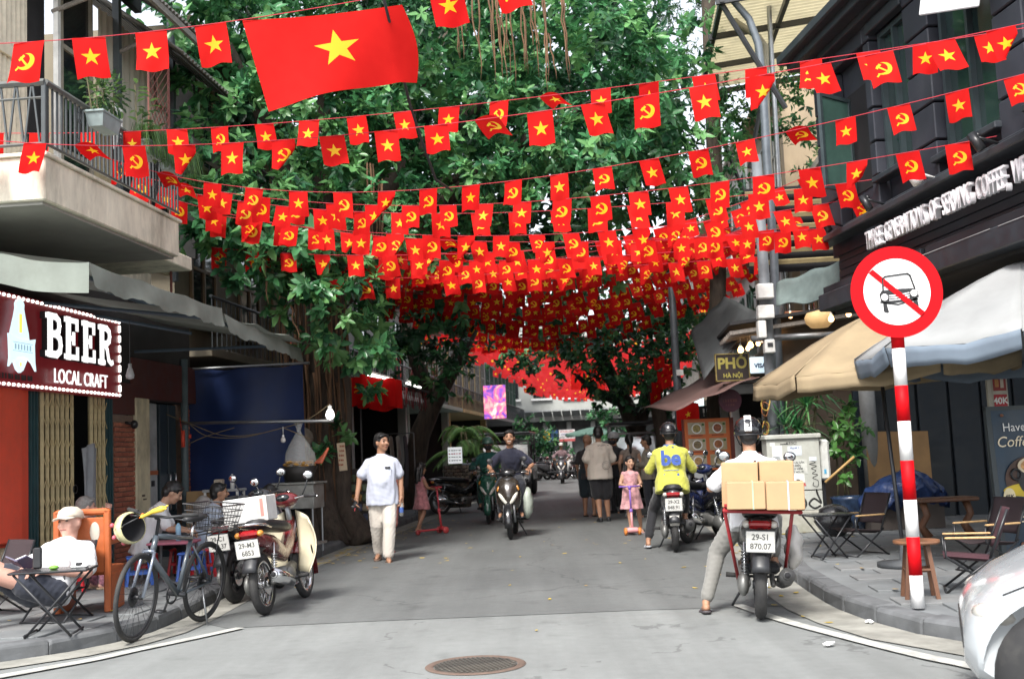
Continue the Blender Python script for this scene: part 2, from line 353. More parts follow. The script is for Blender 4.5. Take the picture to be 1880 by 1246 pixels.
# pavements with single kerb stones and slabs
def pavement(name, path, back):
    poly = list(path)+back; bm = MB(); n = len(poly)
    bm.add([(x,y,.105) for x,y in poly]+[(x,y,-.05) for x,y in poly], [tuple(range(n))]+[(i,n+i,n+(i+1)%n,(i+1)%n) for i in range(n)])
    return tag(bm.build(name, TILEM[0]), kind='structure')
pvL = pavement('pavement', offs(LK, .07), [S2(100,-3), (-14,60)])
pvR = pavement('pavement', offs(RK, -.07), [S2(100,13), (30,60), (30,6.9)])
def resample(path, step):
    pts = [Vector(p) for p in path]; out = [pts[0]]; i = 0; cur = pts[0]; need = step
    while i < len(pts)-1:
        d = (pts[i+1]-cur).length
        if d >= need: cur = cur+(pts[i+1]-cur).normalized()*need; out.append(cur); need = step
        else: need -= d; i += 1; cur = pts[i]
    return out
def kerbs(path, side, parent, amax):
    pts = resample(smooth_path(path), .62); rnd = random.Random(3)
    for a, b in zip(pts, pts[1:]):
        if a.y > amax or abs(a.x) > 6.2: continue
        d = (b-a); l = d.length; bm = MB(); h = .128+rnd.uniform(-.006,.006); w0 = .17
        prof = [(-.0,-.03),(.0,h-.035),(.014,h-.010),(.035,h),(w0,h),(w0,-.03)]
        R = []
        for t in (.006, .03, l-.03, l-.006):
            k = .006 if t in (.006, l-.006) else 0
            R.append([Vector(((x+k if x < .1 else x)*side, t, z-(k if z > .05 else 0))) for x, z in prof])
        R = [[p+Vector((rnd.uniform(-.006,.006),rnd.uniform(-.003,.003),rnd.uniform(-.007,.004))) for p in r] for r in R]; bm.loft(R if side < 0 else [list(reversed(r)) for r in R])
        o = bm.build('kerb_stone', KERBM, parent); o.location = (a.x, a.y, rnd.uniform(-.004,.004)); o.rotation_euler = (0, 0, math.atan2(-d.x, d.y)+rnd.uniform(-.008,.008))
kerbs(LK, -1, pvL, 36); kerbs(list(reversed(RK)), -1, pvR, 26)
def inside(p, poly):
    c = False; n = len(poly)
    for i in range(n):
        x1,y1 = poly[i]; x2,y2 = poly[(i+1)%n]
        if (y1 > p[1]) != (y2 > p[1]) and p[0] < (x2-x1)*(p[1]-y1)/(y2-y1)+x1: c = not c
    return c
def slabs(parent, poly, a0, a1, b0, b1, sa, sb, gap=.012):
    meshes = []
    for mm in TILEM: bm = MB(); bm.box((0,0,0), (sb-gap, sa-gap, .03), bev=.005); meshes.append(bm.mesh('slab', mm))
    rnd = random.Random(5); r = 0; a = a0
    while a < a1:
        b = b0-(sb/2 if r % 2 else 0)
        while b < b1:
            cs = [S2(a+i*sa/2, b+j*sb/2) for i in (-1,1) for j in (-1,1)]
            if all(inside(c, poly) for c in cs):
                p = S(a, b); o = inst('paving_slab', rnd.choice(meshes), parent, (p.x, p.y, .106+rnd.uniform(0,.004)), (rnd.uniform(-.006,.006), rnd.uniform(-.006,.006), TH))
            b += sb
        a += sa; r += 1
slabs(pvR, offs(RK, -.17)+[(16,40),(16,7)], 7.4, 18.6, 8.3, 12.2, .40, .60)
slabs(pvL, offs(LK, .17)+[S2(40,0),(-9,30),(-9,8.3)], 8.6, 16.6, -.3, 2.2, .40, .50)
# manhole cover with raised bars in an iron ring
mc = gr(873, 1221)
mh = thing('manhole_cover', 'round ribbed iron manhole cover set in the road in the foreground', 'manhole cover', (mc.x, mc.y, .004)); mh.scale = (.86,.86,1)
bm = MB(); bm.lathe([(.325,0),(.34,.006),(.375,.006),(.39,0)], n=40, caps=False); bm.build('rim', mat('rusty_iron', (.17,.12,.095), .7, .3, dirt=.5), mh)
bm = MB(); bm.lathe([(.318,-.01),(.318,.002)], n=40); bm.build('plate', IRON, mh)
me_cache = None
for i in range(-8, 9):
    x0 = i*.036; h = math.sqrt(max(.0, .30**2-x0*x0))
    bm = MB(); bm.box((0,0,.005), (.02, 2*h, .008), bev=.003); inst('bar', bm.mesh('bar', IRON), mh, (x0*math.cos(.35), x0*math.sin(.35), 0), (0,0,.35))
# fallen leaves and litter
LEAFY = mat('fallen_leaf_yellow', (.50,.36,.05), .7, var=.35, scale=30)
LEAFB = mat('fallen_leaf_brown', (.32,.22,.09), .8, var=.35, scale=30)
bm = MB(); rnd = random.Random(11)
def fleaf(bm, x, y, z, s, ang, m):
    bm.mat(m); c, sn = math.cos(ang), math.sin(ang); curl = rnd.uniform(.1,.5)
    pts = [(-.5,0,curl*.15),(-.15,.24,.02),(.25,.2,.03),(.55,0,curl*.2),(.25,-.2,.05*curl),(-.15,-.24,.06*curl)]
    bm.add([(x+(p[0]*c-p[1]*sn)*s, y+(p[0]*sn+p[1]*c)*s, z+.003+p[2]*s) for p in pts], [(0,1,2,3),(0,3,4,5)])
for i in range(260):
    r = rnd.random()
    if r < .5: p = S(rnd.uniform(15.5,26), KL+abs(rnd.gauss(0,.35))+.08); z = .012
    elif r < .62: p = S(rnd.uniform(15.5,19), KL+abs(rnd.gauss(0,.25))+.06); z = .012
    elif r < .8: p = S(rnd.uniform(11,24), rnd.uniform(2.5,8)); z = .006
    elif r < .9: p = S(rnd.uniform(9.5,18), KR-abs(rnd.gauss(0,.2))-.05); z = .012
    else: p = S(rnd.uniform(9,17), rnd.choice((rnd.uniform(.5,2), rnd.uniform(8.5,10)))); z = .128
    fleaf(bm, p.x, p.y, z, rnd.uniform(.05,.10), rnd.uniform(0,6.28), 0 if rnd.random() < .7 else 1)
for px, py, s_ in ((575,1006,.11),(600,1008,.1),(640,1010,.12),(660,1015,.1),(775,1025,.09),(820,1030,.08),(955,1023,.08),(985,1158,.05),(905,1012,.06),(1255,1042,.1),(1300,1048,.07),(1095,1000,.07)):
    p = gr(px, py); fleaf(bm, p.x, p.y, .006, s_, rnd.uniform(0,6), 0)
tag(bm.build('fallen_leaves', [LEAFY, LEAFB]), 'yellow and brown fallen leaves scattered over the road and gutters', 'leaves', kind='stuff')
PAPERW = mat('litter_paper', (.8,.8,.78), .7, var=.1); PINKP = mat('litter_pink', (.75,.08,.3), .6)
for nm, px, py, m_, lb in (('litter_paper',1523,1187,PAPERW,'crumpled scrap of white paper on the road by the painted line'),('litter_wrapper',1594,1121,PINKP,'tiny bright pink wrapper in the gutter below the sign'),('litter_cup',1597,1146,PAPERW,'small crushed white cup in the gutter below the kerb')):
    p = gr(px, py); bm = MB(); bm.ball((0,0,.012), (.05,.026,.014), 9, 6)
    bm.v = [(v[0]+rnd.uniform(-.006,.006), v[1]+rnd.uniform(-.006,.006), max(.001, v[2]+rnd.uniform(-.004,.004))) for v in bm.v]
    tag(bm.build(nm, m_, loc=(p.x,p.y,.013), rz=rnd.uniform(0,3)), lb, 'litter')
# ================================================================== LEFT SIDE: corner house with the beer bar
OFF = {}
def ST(name, label, cat, a, b, z=0.0, group=None):
    o = thing(name, label, cat, S(a, b, z), TH, group); OFF[o.name] = Vector((-b, -a, -z)); return o
def P(bm, name, m, T, par=None, **kw):
    """geometry written in street coordinates (across, along, up) under thing T (or its part par)"""
    return bm.build(name, m, par or T, loc=(0,0,0) if par else OFF[T.name], **kw)
def SX(name, body, size, m, T, O, X, Y, par=None, **kw): return text(name, body, size, m, par or T, V3(O)+(Vector() if par else OFF[T.name]), X, Y, **kw)
CREAM = mat('cream_render', (.66,.58,.40), .85, var=.18, scale=8, dirt=.65, dcol=(.20,.175,.13), bump=.02, stretch=(1,1,.5))
SLABC = mat('stained_slab', (.72,.68,.55), .85, var=.18, scale=7, dirt=.75, dcol=(.22,.20,.15), bump=.02, stretch=(1,1,.35))
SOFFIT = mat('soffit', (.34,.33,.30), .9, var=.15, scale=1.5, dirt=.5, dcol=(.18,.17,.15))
MAROON = mat('maroon_paint', (.10,.028,.022), .6, var=.2, dirt=.3)
BRICKM = [mat('brick_%d' % i, c, .8, var=.25, scale=14, dirt=.3, dcol=(.12,.06,.045), bump=.03) for i, c in enumerate([(.40,.125,.075),(.34,.105,.065),(.45,.16,.095)])]
MORTAR = mat('mortar', (.22,.15,.115), .9, var=.2, scale=20)
TEAL = mat('teal_frame', (.035,.085,.095), .5, dirt=.3)
GATEM = mat('gate_beige', (.58,.46,.24), .55, var=.15, scale=10, dirt=.45, dcol=(.12,.08,.04))
DARKW = mat('dark_wall', (.045,.042,.04), .85, var=.3, scale=3)
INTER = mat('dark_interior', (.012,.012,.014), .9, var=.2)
REDPAN = mat('red_panel', (.85,.10,.05), .45, var=.08, dirt=.1)
CORRB = mat('corrugated_beige', (.40,.37,.30), .6, var=.18, scale=4, dirt=.5, dcol=(.16,.14,.10), stretch=(1,1,.3))
ROOFM = mat('roof_sheet', (.20,.19,.175), .6, var=.2, dirt=.6, dcol=(.11,.075,.05))
RAILM = mat('railing_iron', (.045,.055,.06), .5, dirt=.4)
WOODOLD = mat('weathered_wood', (.22,.20,.18), .85, var=.35, scale=9, stretch=(6,1,6), dirt=.3)
DARKWOOD = mat('dark_boards', (.05,.048,.045), .85, var=.3)
PLASTGR = mat('planter_grey', (.24,.30,.30), .55, dirt=.3)
AWN = mat('awning_canvas', (.215,.24,.21), .85, var=.15, scale=2.5, dirt=.45, dcol=(.09,.085,.07), transl=.12, bump=.02, bscale=12)
CLOTHW = mat('white_cloth', (.68,.68,.66), .9, var=.1, bump=.03, bscale=25)
CLOTHG = mat('grey_cloth', (.30,.31,.33), .9, var=.15, bump=.04, bscale=25)
def corr(bm, p00, p10, p01, p11, waves, amp, nrm):
    p00, p10, p01, p11, nrm = map(V3, (p00, p10, p01, p11, nrm)); n = waves*6
    def fn(u_, v_): return (p00*(1-u_)+p10*u_)*(1-v_)+(p01*(1-u_)+p11*u_)*v_+nrm*(amp*math.sin(u_*waves*2*PI))
    sm = bm.smooth; bm.smooth = True; bm.grid(fn, n, 2); bm.smooth = sm
def brick_wall(T, par, a0, a1, z0, z1, face_b, L_=.21, H=.065, dep=.02, axis='a', name='brick', fixed=0.0):
    """single bricks standing proud of a mortar bed; axis a: wall along the street, axis b: across"""
    ms = []
    for mm in BRICKM:
        bm = MB(); bm.box((0,0,0), (dep*2, L_-.012, H-.012) if axis == 'a' else (L_-.012, dep*2, H-.012), bev=.004); ms.append(bm.mesh('brick', mm))
    rnd = random.Random(int(a0*10)); z = z0+H/2; r = 0
    while z < z1-H/3:
        y = a0+(L_/2 if r % 2 else 0.0)+L_/2
        first = True
        while y < a1+L_*.3:
            l0 = max(a0, y-L_/2); l1 = min(a1, y+L_/2)
            if first and r % 2:
                _brick(ms, rnd, T, par, a0, a0+L_/2, z, face_b, axis, L_, name)
            first = False
            if l1-l0 > .04: _brick(ms, rnd, T, par, l0, l1, z, face_b, axis, L_, name)
            y += L_
        z += H; r += 1
def _brick(ms, rnd, T, par, l0, l1, z, fb, axis, L_, name):
    c = (l0+l1)/2; s_ = (l1-l0)/L_; j = rnd.uniform(-.003,.003)
    loc = Vector((fb+j, c, z)) if axis == 'a' else Vector((c, fb+j, z))
    o = inst(name, rnd.choice(ms), par or T, loc+(Vector() if par else OFF[T.name]), (0,0,rnd.uniform(-.01,.01)), (1,s_,1) if axis == 'a' else (s_,1,1))
H1 = ST('corner_house', 'cream corner house with balcony, iron railing and beer bar below', 'building', 12, 0)
# --- ground floor shell
bm = MB(); bm.box((-.14,11.8,1.6), (.2,1.6,3.2)); P(bm, 'wall', CREAM, H1)                                   # beside the red panel
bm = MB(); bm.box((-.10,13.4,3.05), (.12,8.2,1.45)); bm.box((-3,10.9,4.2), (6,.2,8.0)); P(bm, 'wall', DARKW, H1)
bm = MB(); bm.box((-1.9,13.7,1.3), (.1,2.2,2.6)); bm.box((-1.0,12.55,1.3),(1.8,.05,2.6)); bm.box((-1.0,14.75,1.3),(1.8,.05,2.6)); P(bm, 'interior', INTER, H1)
bm = MB(); bm.box((.012,11.72,1.5), (.05,1.72,1.75), bev=.01); P(bm, 'red_panel', REDPAN, H1)
bm = MB(); bm.box((.075,11.9,1.5), (.05,.9,1.68), bev=.02); P(bm, 'red_panel', REDPAN, H1)
bm = MB(); bm.box((0,14.9,.7), (.30,.18,.05)); 
# --- folding gate: frames and single slats
fr = MB()
for a_ in (12.66,12.73,12.80): fr.box((.0,a_,1.22), (.05,.028,2.3))
P(fr, 'gate_frame', TEAL, H1)
fr = MB()
for a_ in (14.52,14.60,14.67): fr.box((.0,a_,1.22), (.05,.028,2.3))
P(fr, 'gate_frame', TEAL, H1)
sl = MB(); sl.box((0,0,0), (.03,.034,2.2)); sl.box((.018,-.012,0), (.012,.008,2.2)); slm = sl.mesh('gate_slat', GATEM)
def leaf_gate(a0, a1, n):
    for i in range(n):
        a_ = a0+(a1-a0)*(i+.5)/n
        inst('gate_slat', slm, H1, Vector((.02*(-1)**i, a_, 1.25))+OFF[H1.name], (0,0,.5*(-1)**i))
    for r in range(9):
        z = .35+r*.23; bm = MB()
        for i in range(n-1):
            p = a0+(a1-a0)*(i+.5)/n; q = a0+(a1-a0)*(i+1.5)/n
            bm.tube([(.045,p,z+(.05 if (i+r)%2 else -.05)),(.045,q,z+(-.05 if (i+r)%2 else .05))], .006, 4)
        P(bm, 'lattice_rod', GATEM, H1)
leaf_gate(12.86, 13.62, 13); leaf_gate(14.06, 14.5, 8)
bm = MB(); bm.torus((.07,13.58,1.18),(1,0,0),.05,.006,16,5); P(bm, 'gate_ring', BLACKMETAL, H1)
# --- brick pier, maroon board, cream pier
bm = MB(); bm.box((-.05,15.05,1.1), (.10,.62,2.0)); P(bm, 'pier_core', MORTAR, H1)
brick_wall(H1, None, 14.75, 15.36, .12, 2.05, .0)
bm = MB(); bm.box((-.02,15.05,2.32), (.08,.68,.42), bev=.005); bm.box((-.035,16.7,2.62), (.08,2.7,.55), bev=.005); P(bm, 'maroon_board', MAROON, H1)
bm = MB(); bm.box((-.02,15.585,1.22), (.12,.44,2.25), bev=.012); P(bm, 'cream_pier', CREAM, H1)
bm = MB(); bm.box((.045,15.56,1.02),(.004,.09,.03)); bm.box((.045,15.6,.97),(.004,.11,.02)); P(bm, 'stencil_mark', mat('stencil', (.15,.12,.09), .9), H1)
# --- doorway beyond
bm = MB(); bm.box((-.25,16.6,1.2),(.06,1.7,2.5)); P(bm, 'door_recess', INTER, H1)
bm = MB(); bm.box((-.08,16.12,1.2),(.05,.30,2.2), bev=.01); bm.mat(1).box((-.05,16.12,1.32),(.01,.29,.06)); bm.mat(2).box((-.05,16.10,1.17),(.008,.10,.08)); P(bm, 'white_door_panel', [mat('door_white',(.42,.44,.45),.6,dirt=.4), mat('orange_strip',(.45,.14,.06),.6), BLACKPL], H1)
for a_ in (16.5,16.82):
    bm = MB(); bm.box((-.08,a_,1.2),(.05,.28,2.2), bev=.008); d_ = P(bm, 'door_leaf', mat('dark_door',(.03,.045,.055),.4), H1)
    bm = MB(); h_ = a_+(.10 if a_ < 16.6 else -.02); bm.sh(True).tube([(-.05,h_,.75),(.0,h_,.78),(.0,h_,1.28),(-.05,h_,1.31)], .012, 8); P(bm, 'door_handle', CHROME, H1, d_)
bm = MB(); bm.sh(True).tube([(.02,17.1,.1),(.02,17.1,1.5),(.02,17.12,3.0)], .055, 12); P(bm, 'drain_pipe', mat('pipe_grey',(.10,.13,.14),.5), H1)
bm = MB(); bm.box((-.2,17.42,1.4),(.2,.34,2.6)); P(bm, 'pier_core', MORTAR, H1)
brick_wall(H1, None, 17.26, 17.58, .12, 2.3, -.10)
bm = MB(); bm.sh(True).tube([(.03,15.05,2.0),(.12,15.05,1.98)], .02, 8); bm.ball((.15,15.05,1.97),(.05,.05,.06)); P(bm, 'wall_lamp', BLACKMETAL, H1)
# --- floor slab and balcony
BB, BA0, BA1 = 1.6, 10.0, 13.05
bm = MB(); bm.box((BB/2-.3,(BA0+BA1)/2,3.99), (BB+.6,BA1-BA0,.40), bev=.012); bm.mat(0).box((BB/2-.3,(BA0+BA1)/2,4.205),(BB+.66,BA1-BA0+.06,.035), bev=.006); P(bm, 'balcony_slab', SLABC, H1)
bm = MB(); bm.box((BB/2-.3,(BA0+BA1)/2,3.775),(BB+.5,BA1-BA0-.1,.03)); P(bm, 'balcony_soffit', SOFFIT, H1)
bm = MB(); bm.box((.7,13.5,3.86),(1.4,.9,.16), bev=.01); P(bm, 'ledge', SLABC, H1)
bm = MB(); bm.box((-2.2,13.5,3.98),(4.4,5.0,.3)); P(bm, 'floor_slab', SLABC, H1)
bm = MB(); bm.tube([(BB,BA0,4.86),(BB,BA1,4.86)], .032, 6); bm.tube([(BB,BA0,4.30),(BB,BA1,4.30)], .015, 6); bm.tube([(-.6,BA0,4.86),(BB,BA0,4.86)], .032, 6); bm.tube([(-.6,BA0,4.30),(BB,BA0,4.30)], .015, 6); bm.tube([(-.6,BA0,4.72),(BB,BA0,4.72)], .012, 6)
P(bm, 'hand_rail', mat('rail_top',(.09,.095,.09),.6,dirt=.4), H1)
bl = MB(); bl.box((0,0,0),(.016,.016,.56)); blm = bl.mesh('baluster', RAILM)
a_ = BA0+.05; i = 0
while a_ < BA1:
    inst('baluster', blm, H1, Vector((BB,a_,4.58))+OFF[H1.name]); a_ += .085; i += 1
b_ = BB-.08
while b_ > -.6:
    inst('baluster', blm, H1, Vector((b_,BA0,4.58))+OFF[H1.name], (0, .12*(1 if int(b_*12)%2 else -1), 0)); b_ -= .075
for a_ in (10.62,11.5,12.4):     # scroll panels
    bm = MB()
    for s_ in (-1,1):
        pts = []
        for k in range(22): t = k/21*3.2*PI; r = .075*(1-k/30); pts.append((BB+.012, a_+s_*(.0+.0)+s_*r*math.sin(t)*.8, 4.58+s_*.14+s_*.0+r*math.cos(t)))
        bm.tube(pts, .006, 5)
    bm.tube([(BB+.012,a_,4.36),(BB+.012,a_,4.80)], .007, 5); P(bm, 'scroll', RAILM, H1)
bm = MB(); bm.box((BB-.01,BA0+.01,4.55),(.045,.045,.62), bev=.006); P(bm, 'corner_post', RAILM, H1)
# --- upper storey
bm = MB(); corr(bm, (0,10.95,4.2),(0,12.62,4.2),(0,10.95,8.6),(0,12.62,8.6), 17, .016, (1,0,0)); bm.box((.03,11.8,6.05),(.03,1.65,.12)); P(bm, 'striped_cladding', mat('cladding',(.60,.54,.42),.6,dirt=.3), H1)
bm = MB(); bm.box((-.15,12.9,6.4),(.05,.7,4.4)); bm.box((-.1,14.2,8.4),(.1,3.4,.9)); P(bm, 'opening', INTER, H1)
bm = MB(); bm.box((.05,13.22,6.3),(.06,.07,4.2)); P(bm, 'white_post', mat('post_white',(.62,.62,.6),.6,dirt=.2), H1)
bm = MB(); bm.box((.0,13.74,6.3),(.02,.86,4.0)); gd = P(bm, 'glass_door', GLASSD, H1)
bm = MB()
for a_ in (13.36,14.14): bm.box((.02,a_,6.3),(.05,.06,4.1))
for z in (6.55,5.25,8.2): bm.box((.02,13.75,z),(.045,.74,.06))
P(bm, 'door_frame', mat('frame_tan',(.26,.235,.19),.6), H1, gd)
gd.location = OFF[H1.name]
bm = MB(); corr(bm, (.05,14.3,5.9),(.05,16.5,5.9),(.05,14.3,7.4),(.05,16.5,7.4), 13, .022, (1,0,0)); P(bm, 'corrugated_sheet', CORRB, H1)
bm = MB(); bm.box((.0,15.4,5.05),(.06,2.4,1.7)); P(bm, 'wall', mat('wall_ochre',(.40,.33,.20),.85,dirt=.5), H1)
wd = MB(); wd.box((.05,15.6,5.35),(.03,1.7,.9)); wo = P(wd, 'window', INTER, H1)
bm = MB()
for k in range(7): bm.box((.08,14.9+k*.24,5.35),(.012,.012,.9))
bm.box((.08,15.6,5.82),(.04,1.8,.06)); bm.box((.08,15.6,5.35),(.014,1.7,.014)); P(bm, 'window_grille', RAILM, H1, wo); wo.location = OFF[H1.name]
for a_, b_ in ((14.75,.10),(16.55,.12)):
    bm = MB(); bm.box((b_,a_,6.1),(.09,.09,4.0)); P(bm, 'post', mat('post_slate',(.075,.09,.10),.6,dirt=.3), H1)
bm = MB(); bm.box((.15,16.15,6.98),(.02,.42,.72), rot=(.05,0,0)); P(bm, 'hanging_sheet', mat('sheet_tan',(.36,.33,.26),.7), H1)
bm = MB(); bm.grid(lambda u_, v_: (.25+.03*math.sin(u_*9), 14.28+u_*.24, 6.10-v_*(.62-.2*u_)), 8, 6); P(bm, 'drying_cloth', CLOTHW, H1, solid=.006)
# roofs
bm = MB(); corr(bm, (1.0,12.2,7.26),(1.0,15.6,7.36),(-1.4,12.2,9.0),(-1.4,15.6,9.1), 30, .02, (.55,0,.8)); rf = P(bm, 'roof', ROOFM, H1, solid=.012)
bm = MB(); bm.box((.96,13.9,7.26),(.05,3.4,.09)); bm.tube([(.0,14.75,6.9),(.95,14.75,7.24)],.03,6); bm.tube([(.0,13.2,6.9),(.95,13.2,7.2)],.03,6); P(bm, 'eave_beam', WOODOLD, H1)
bm = MB(); corr(bm, (.9,15.0,6.98),(.9,17.4,6.96),(-1.0,15.0,8.4),(-1.0,17.4,8.4), 20, .02, (.55,0,.8)); rf2 = P(bm, 'roof', ROOFM, H1, solid=.012)
bd = MB(); bd.box((0,0,0),(.14,2.3,.02)); bdm = bd.mesh('roof_board', DARKWOOD)
for k in range(11): inst('roof_board', bdm, H1, Vector((.8-k*.17,16.2,6.98+k*.128))+OFF[H1.name], (0,.64,0))
bm = MB(); bm.box((.45,16.9,6.12),(.10,1.5,.20), rot=(.02,0,0)); bm.box((.5,16.9,6.5),(.04,1.4,.05)); P(bm, 'weathered_beam', WOODOLD, H1)
bm = MB(); bm.box((-.4,17.5,6.0),(1.0,.1,2.8)); P(bm, 'gable_wall', DARKWOOD, H1)
# mesh grille on the balcony end and red frame reaching down
gm = MB(); RUST = mat('rust_red_iron',(.16,.05,.04),.7,dirt=.4)
for p, q in (((1.15,13.3,6.35),(1.15,13.9,6.35)),((1.15,13.3,6.35),(1.15,13.3,4.2)),((1.15,13.9,6.35),(1.15,13.9,3.4)),((1.15,13.55,3.4),(1.15,13.9,3.4))): gm.tube([p,q],.016,5)
for k in range(-10,12):
    for s_ in (1,-1):
        y0 = 13.3; z0 = 5.0+k*.12
        pts = [(y0+t*.6, z0+s_*t*.6) for t in [j/10 for j in range(11)]]; pts = [p for p in pts if 4.95 <= p[1] <= 6.33]
        if len(pts) > 1: gm.tube([(1.15,*pts[0]),(1.15,*pts[-1])],.005,4)
P(gm, 'mesh_grille', RUST, H1)
# --- awning
aw = ST('canvas_awning', 'grey green canvas awning sheltering the beer bar front', 'awning', 12, 2.2, 2.8)
def awn_fn(a0, a1, bf, zf, bb, zb, sag=.05):
    def fn(u_, v_):
        a_ = a0+(a1-a0)*u_; z = zb+(zf-zb)*v_; s_ = -sag*math.sin(PI*((u_*3)%1))*(.3+.7*v_)-.04*math.sin(PI*v_)
        return (bb+(bf-bb)*v_, a_, z+s_*.6)
    return fn
def valance(a0, a1, bf, zf, h, db=0.0, dz=0.0):
    def fn(u_, v_):
        r = .012*math.sin(u_*41)+.006*math.sin(u_*97)
        return (bf+db*u_+.03*v_+.02*math.sin(u_*17+v_*2)*v_, a0+(a1-a0)*u_, zf+dz*u_-v_*(h+r)-.02*math.sin(PI*((u_*3)%1)))
    return fn
bm = MB().sh(True); bm.grid(awn_fn(9.55,12.7,2.22,3.12,.1,3.55), 36, 8); P(bm, 'canopy', AWN, aw)
bm = MB().sh(True); bm.grid(valance(9.55,12.7,2.22,3.12,.2), 60, 4); P(bm, 'valance', AWN, aw)
bm = MB().sh(True); bm.grid(lambda u_, v_: (2.22-u_*2.0+.02*math.sin(u_*23), 9.55-.02*v_+.015*math.sin(u_*19+v_), 3.12+u_*.40-v_*.26-.05*math.sin(PI*((u_*2)%1))), 40, 4); P(bm, 'end_valance', AWN, aw)
bm = MB().sh(True); bm.grid(awn_fn(12.7,16.6,2.2,3.08,.1,3.45,.08), 30, 8); P(bm, 'canopy', AWN, aw)
bm = MB().sh(True); bm.grid(valance(12.72,16.6,2.24,3.06,.19,-.25,-.04), 60, 4); P(bm, 'valance', AWN, aw)
bm = MB()
for p, q in (((2.15,9.6,3.02),(.1,9.6,3.4)),((2.15,12.7,3.0),(.1,12.7,3.3)),((2.1,9.6,3.03),(2.1,12.7,3.03)),((2.1,12.7,3.0),(1.95,16.5,2.98)),((1.0,9.7,3.38),(1.0,16.4,3.3)),((.1,15.2,2.95),(2.0,15.4,2.95)),((.1,13.9,3.3),(1.4,13.9,3.0))): bm.tube([p,q],.022,6)
P(bm, 'frame', mat('frame_blue',(.06,.09,.12),.5,dirt=.3), aw)
# --- beer sign
SIGNR = mat('sign_red', (.20,.012,.018), .35, var=.08, emit=(.20,.01,.015), es=.12)  # faint glow in the red face stands in for light from the bulbs
LITW = mat('lit_white', (.9,.9,.9), .4, var=0, emit=(1,.98,.97), es=.55)
BULBE = mat('bulb_lit', (1,.95,.9), .3, var=0, emit=(1,.93,.86), es=1.4)
sg = ST('beer_sign', 'dark red box sign reading BEER LOCAL CRAFT ringed with bulbs', 'sign', 12.9, .1, 2.3)
SB = .16; a0, a1, z0, z1 = 10.6, 14.62, 2.30, 3.31
bm = MB(); bm.box((SB-.06,(a0+a1)/2,(z0+z1)/2),(.12,a1-a0,z1-z0), bev=.01); P(bm, 'panel', SIGNR, sg)
bu = MB().sh(True); bu.ball((0,0,0),.019,8,6); bum = bu.mesh('bulb', BULBE)
k = 0; a_ = a1-.04
while a_ > 11.6:
    for z in (z0+.035, z1-.035): inst('bulb', bum, sg, Vector((SB+.01,a_,z))+OFF[sg.name])
    a_ -= .098
bl2 = MB().sh(True); bl2.cap((0,0,-.03),(0,0,.03),.018); bl2m = bl2.mesh('bulb', BULBE)
for k in range(7): inst('bulb', bl2m, sg, Vector((SB+.01,a1-.035,z0+.12+k*.128))+OFF[sg.name])
BEA, BSX = 13.42, .86; LETW = mat('letter_side', (.75,.72,.72), .5)
def strokes(bm, pts, w_, t0, t1, O, X, Y):
    for p_, q_ in zip(pts, pts[1:]):
        p_ = Vector(p_); q_ = Vector(q_); d = (q_-p_).normalized(); nn = Vector((-d.y,d.x))*w_/2; p_ = p_-d*w_*.22; q_ = q_+d*w_*.22; bm.prism([p_-nn,q_-nn,q_+nn,p_+nn], t0, t1, O, X, Y)
_bow = [(.08,.465),(.21,.465),(.275,.43),(.29,.37),(.275,.31),(.21,.27),(.08,.27)]
SLAB = {'B':(((.075,.02),(.075,.48)),((-.01,.465),(.15,.465)),((-.01,.035),(.15,.035))), 'E':(((.075,.02),(.075,.48)),((-.01,.465),(.30,.465)),((-.01,.035),(.31,.035)),((.08,.255),(.20,.255)),((.285,.47),(.285,.36)),((.295,.03),(.295,.15)),((.205,.32),(.205,.19))), 'R':(((.075,.02),(.075,.48)),((-.01,.465),(.15,.465)),((-.01,.035),(.15,.035)),((.15,.26),(.22,.2),(.26,.07),(.33,.035),(.37,.05)))}
for k, ch in enumerate('BEER'):
    for m_, nm, t0, t1, gx in ((BLACKPL,'letter_side',.0,.062,.018),(LITW,'lettering',.063,.072,0)):
        bm = MB(); O = (SB,12.62+k*.425,2.68)
        for i, st in enumerate(SLAB[ch]): strokes(bm, st, (.105 if i == 0 else .06)+gx, t0, t1-.0004*i, O, (0,1,0), (0,0,1))
        if ch in 'BR': strokes(bm, _bow, .075+gx, t0, t1-.003, O, (0,1,0), (0,0,1))
        if ch == 'B': strokes(bm, [(.08,.27),(.23,.265),(.305,.22),(.32,.15),(.305,.08),(.23,.035),(.08,.035)], .08+gx, t0, t1-.004, O, (0,1,0), (0,0,1))
        P(bm, nm, m_, sg)
SX('lettering', 'LOCAL CRAFT', .235, LITW, sg, (SB+.05,13.48,2.47), (0,1,0), (0,0,1), ext=.006, bold=.0, sx=.84, spacing=1.06)
scribble(sg, V3((SB+.004,12.0,2.42))+OFF[sg.name], (0,1,0), .9, .06, BLACKPL, 14)
EMBM = mat('emblem_pale', (.55,.72,.78), .4, var=.05, emit=(.62,.80,.86), es=.55)
EMBL = mat('emblem_line', (.35,.5,.6), .5, var=0, emit=(.35,.5,.58), es=.4); EMBY = mat('emblem_yellow', (.7,.6,.1), .5, emit=(.75,.65,.12), es=.6)
em = MB(); ca, cz = 12.08, 2.79
body = [(-.19,-.02),(-.17,.1),(-.10,.28),(-.075,.36),(-.08,.41),(-.05,.45),(0,.465),(.05,.45),(.08,.41),(.075,.36),(.10,.28),(.17,.1),(.19,-.02),(.13,-.2),(.06,-.30),(0,-.33),(-.06,-.30),(-.13,-.2)]
em.prism(body, .03, .06, (SB,ca,cz), (0,1,0), (0,0,1))
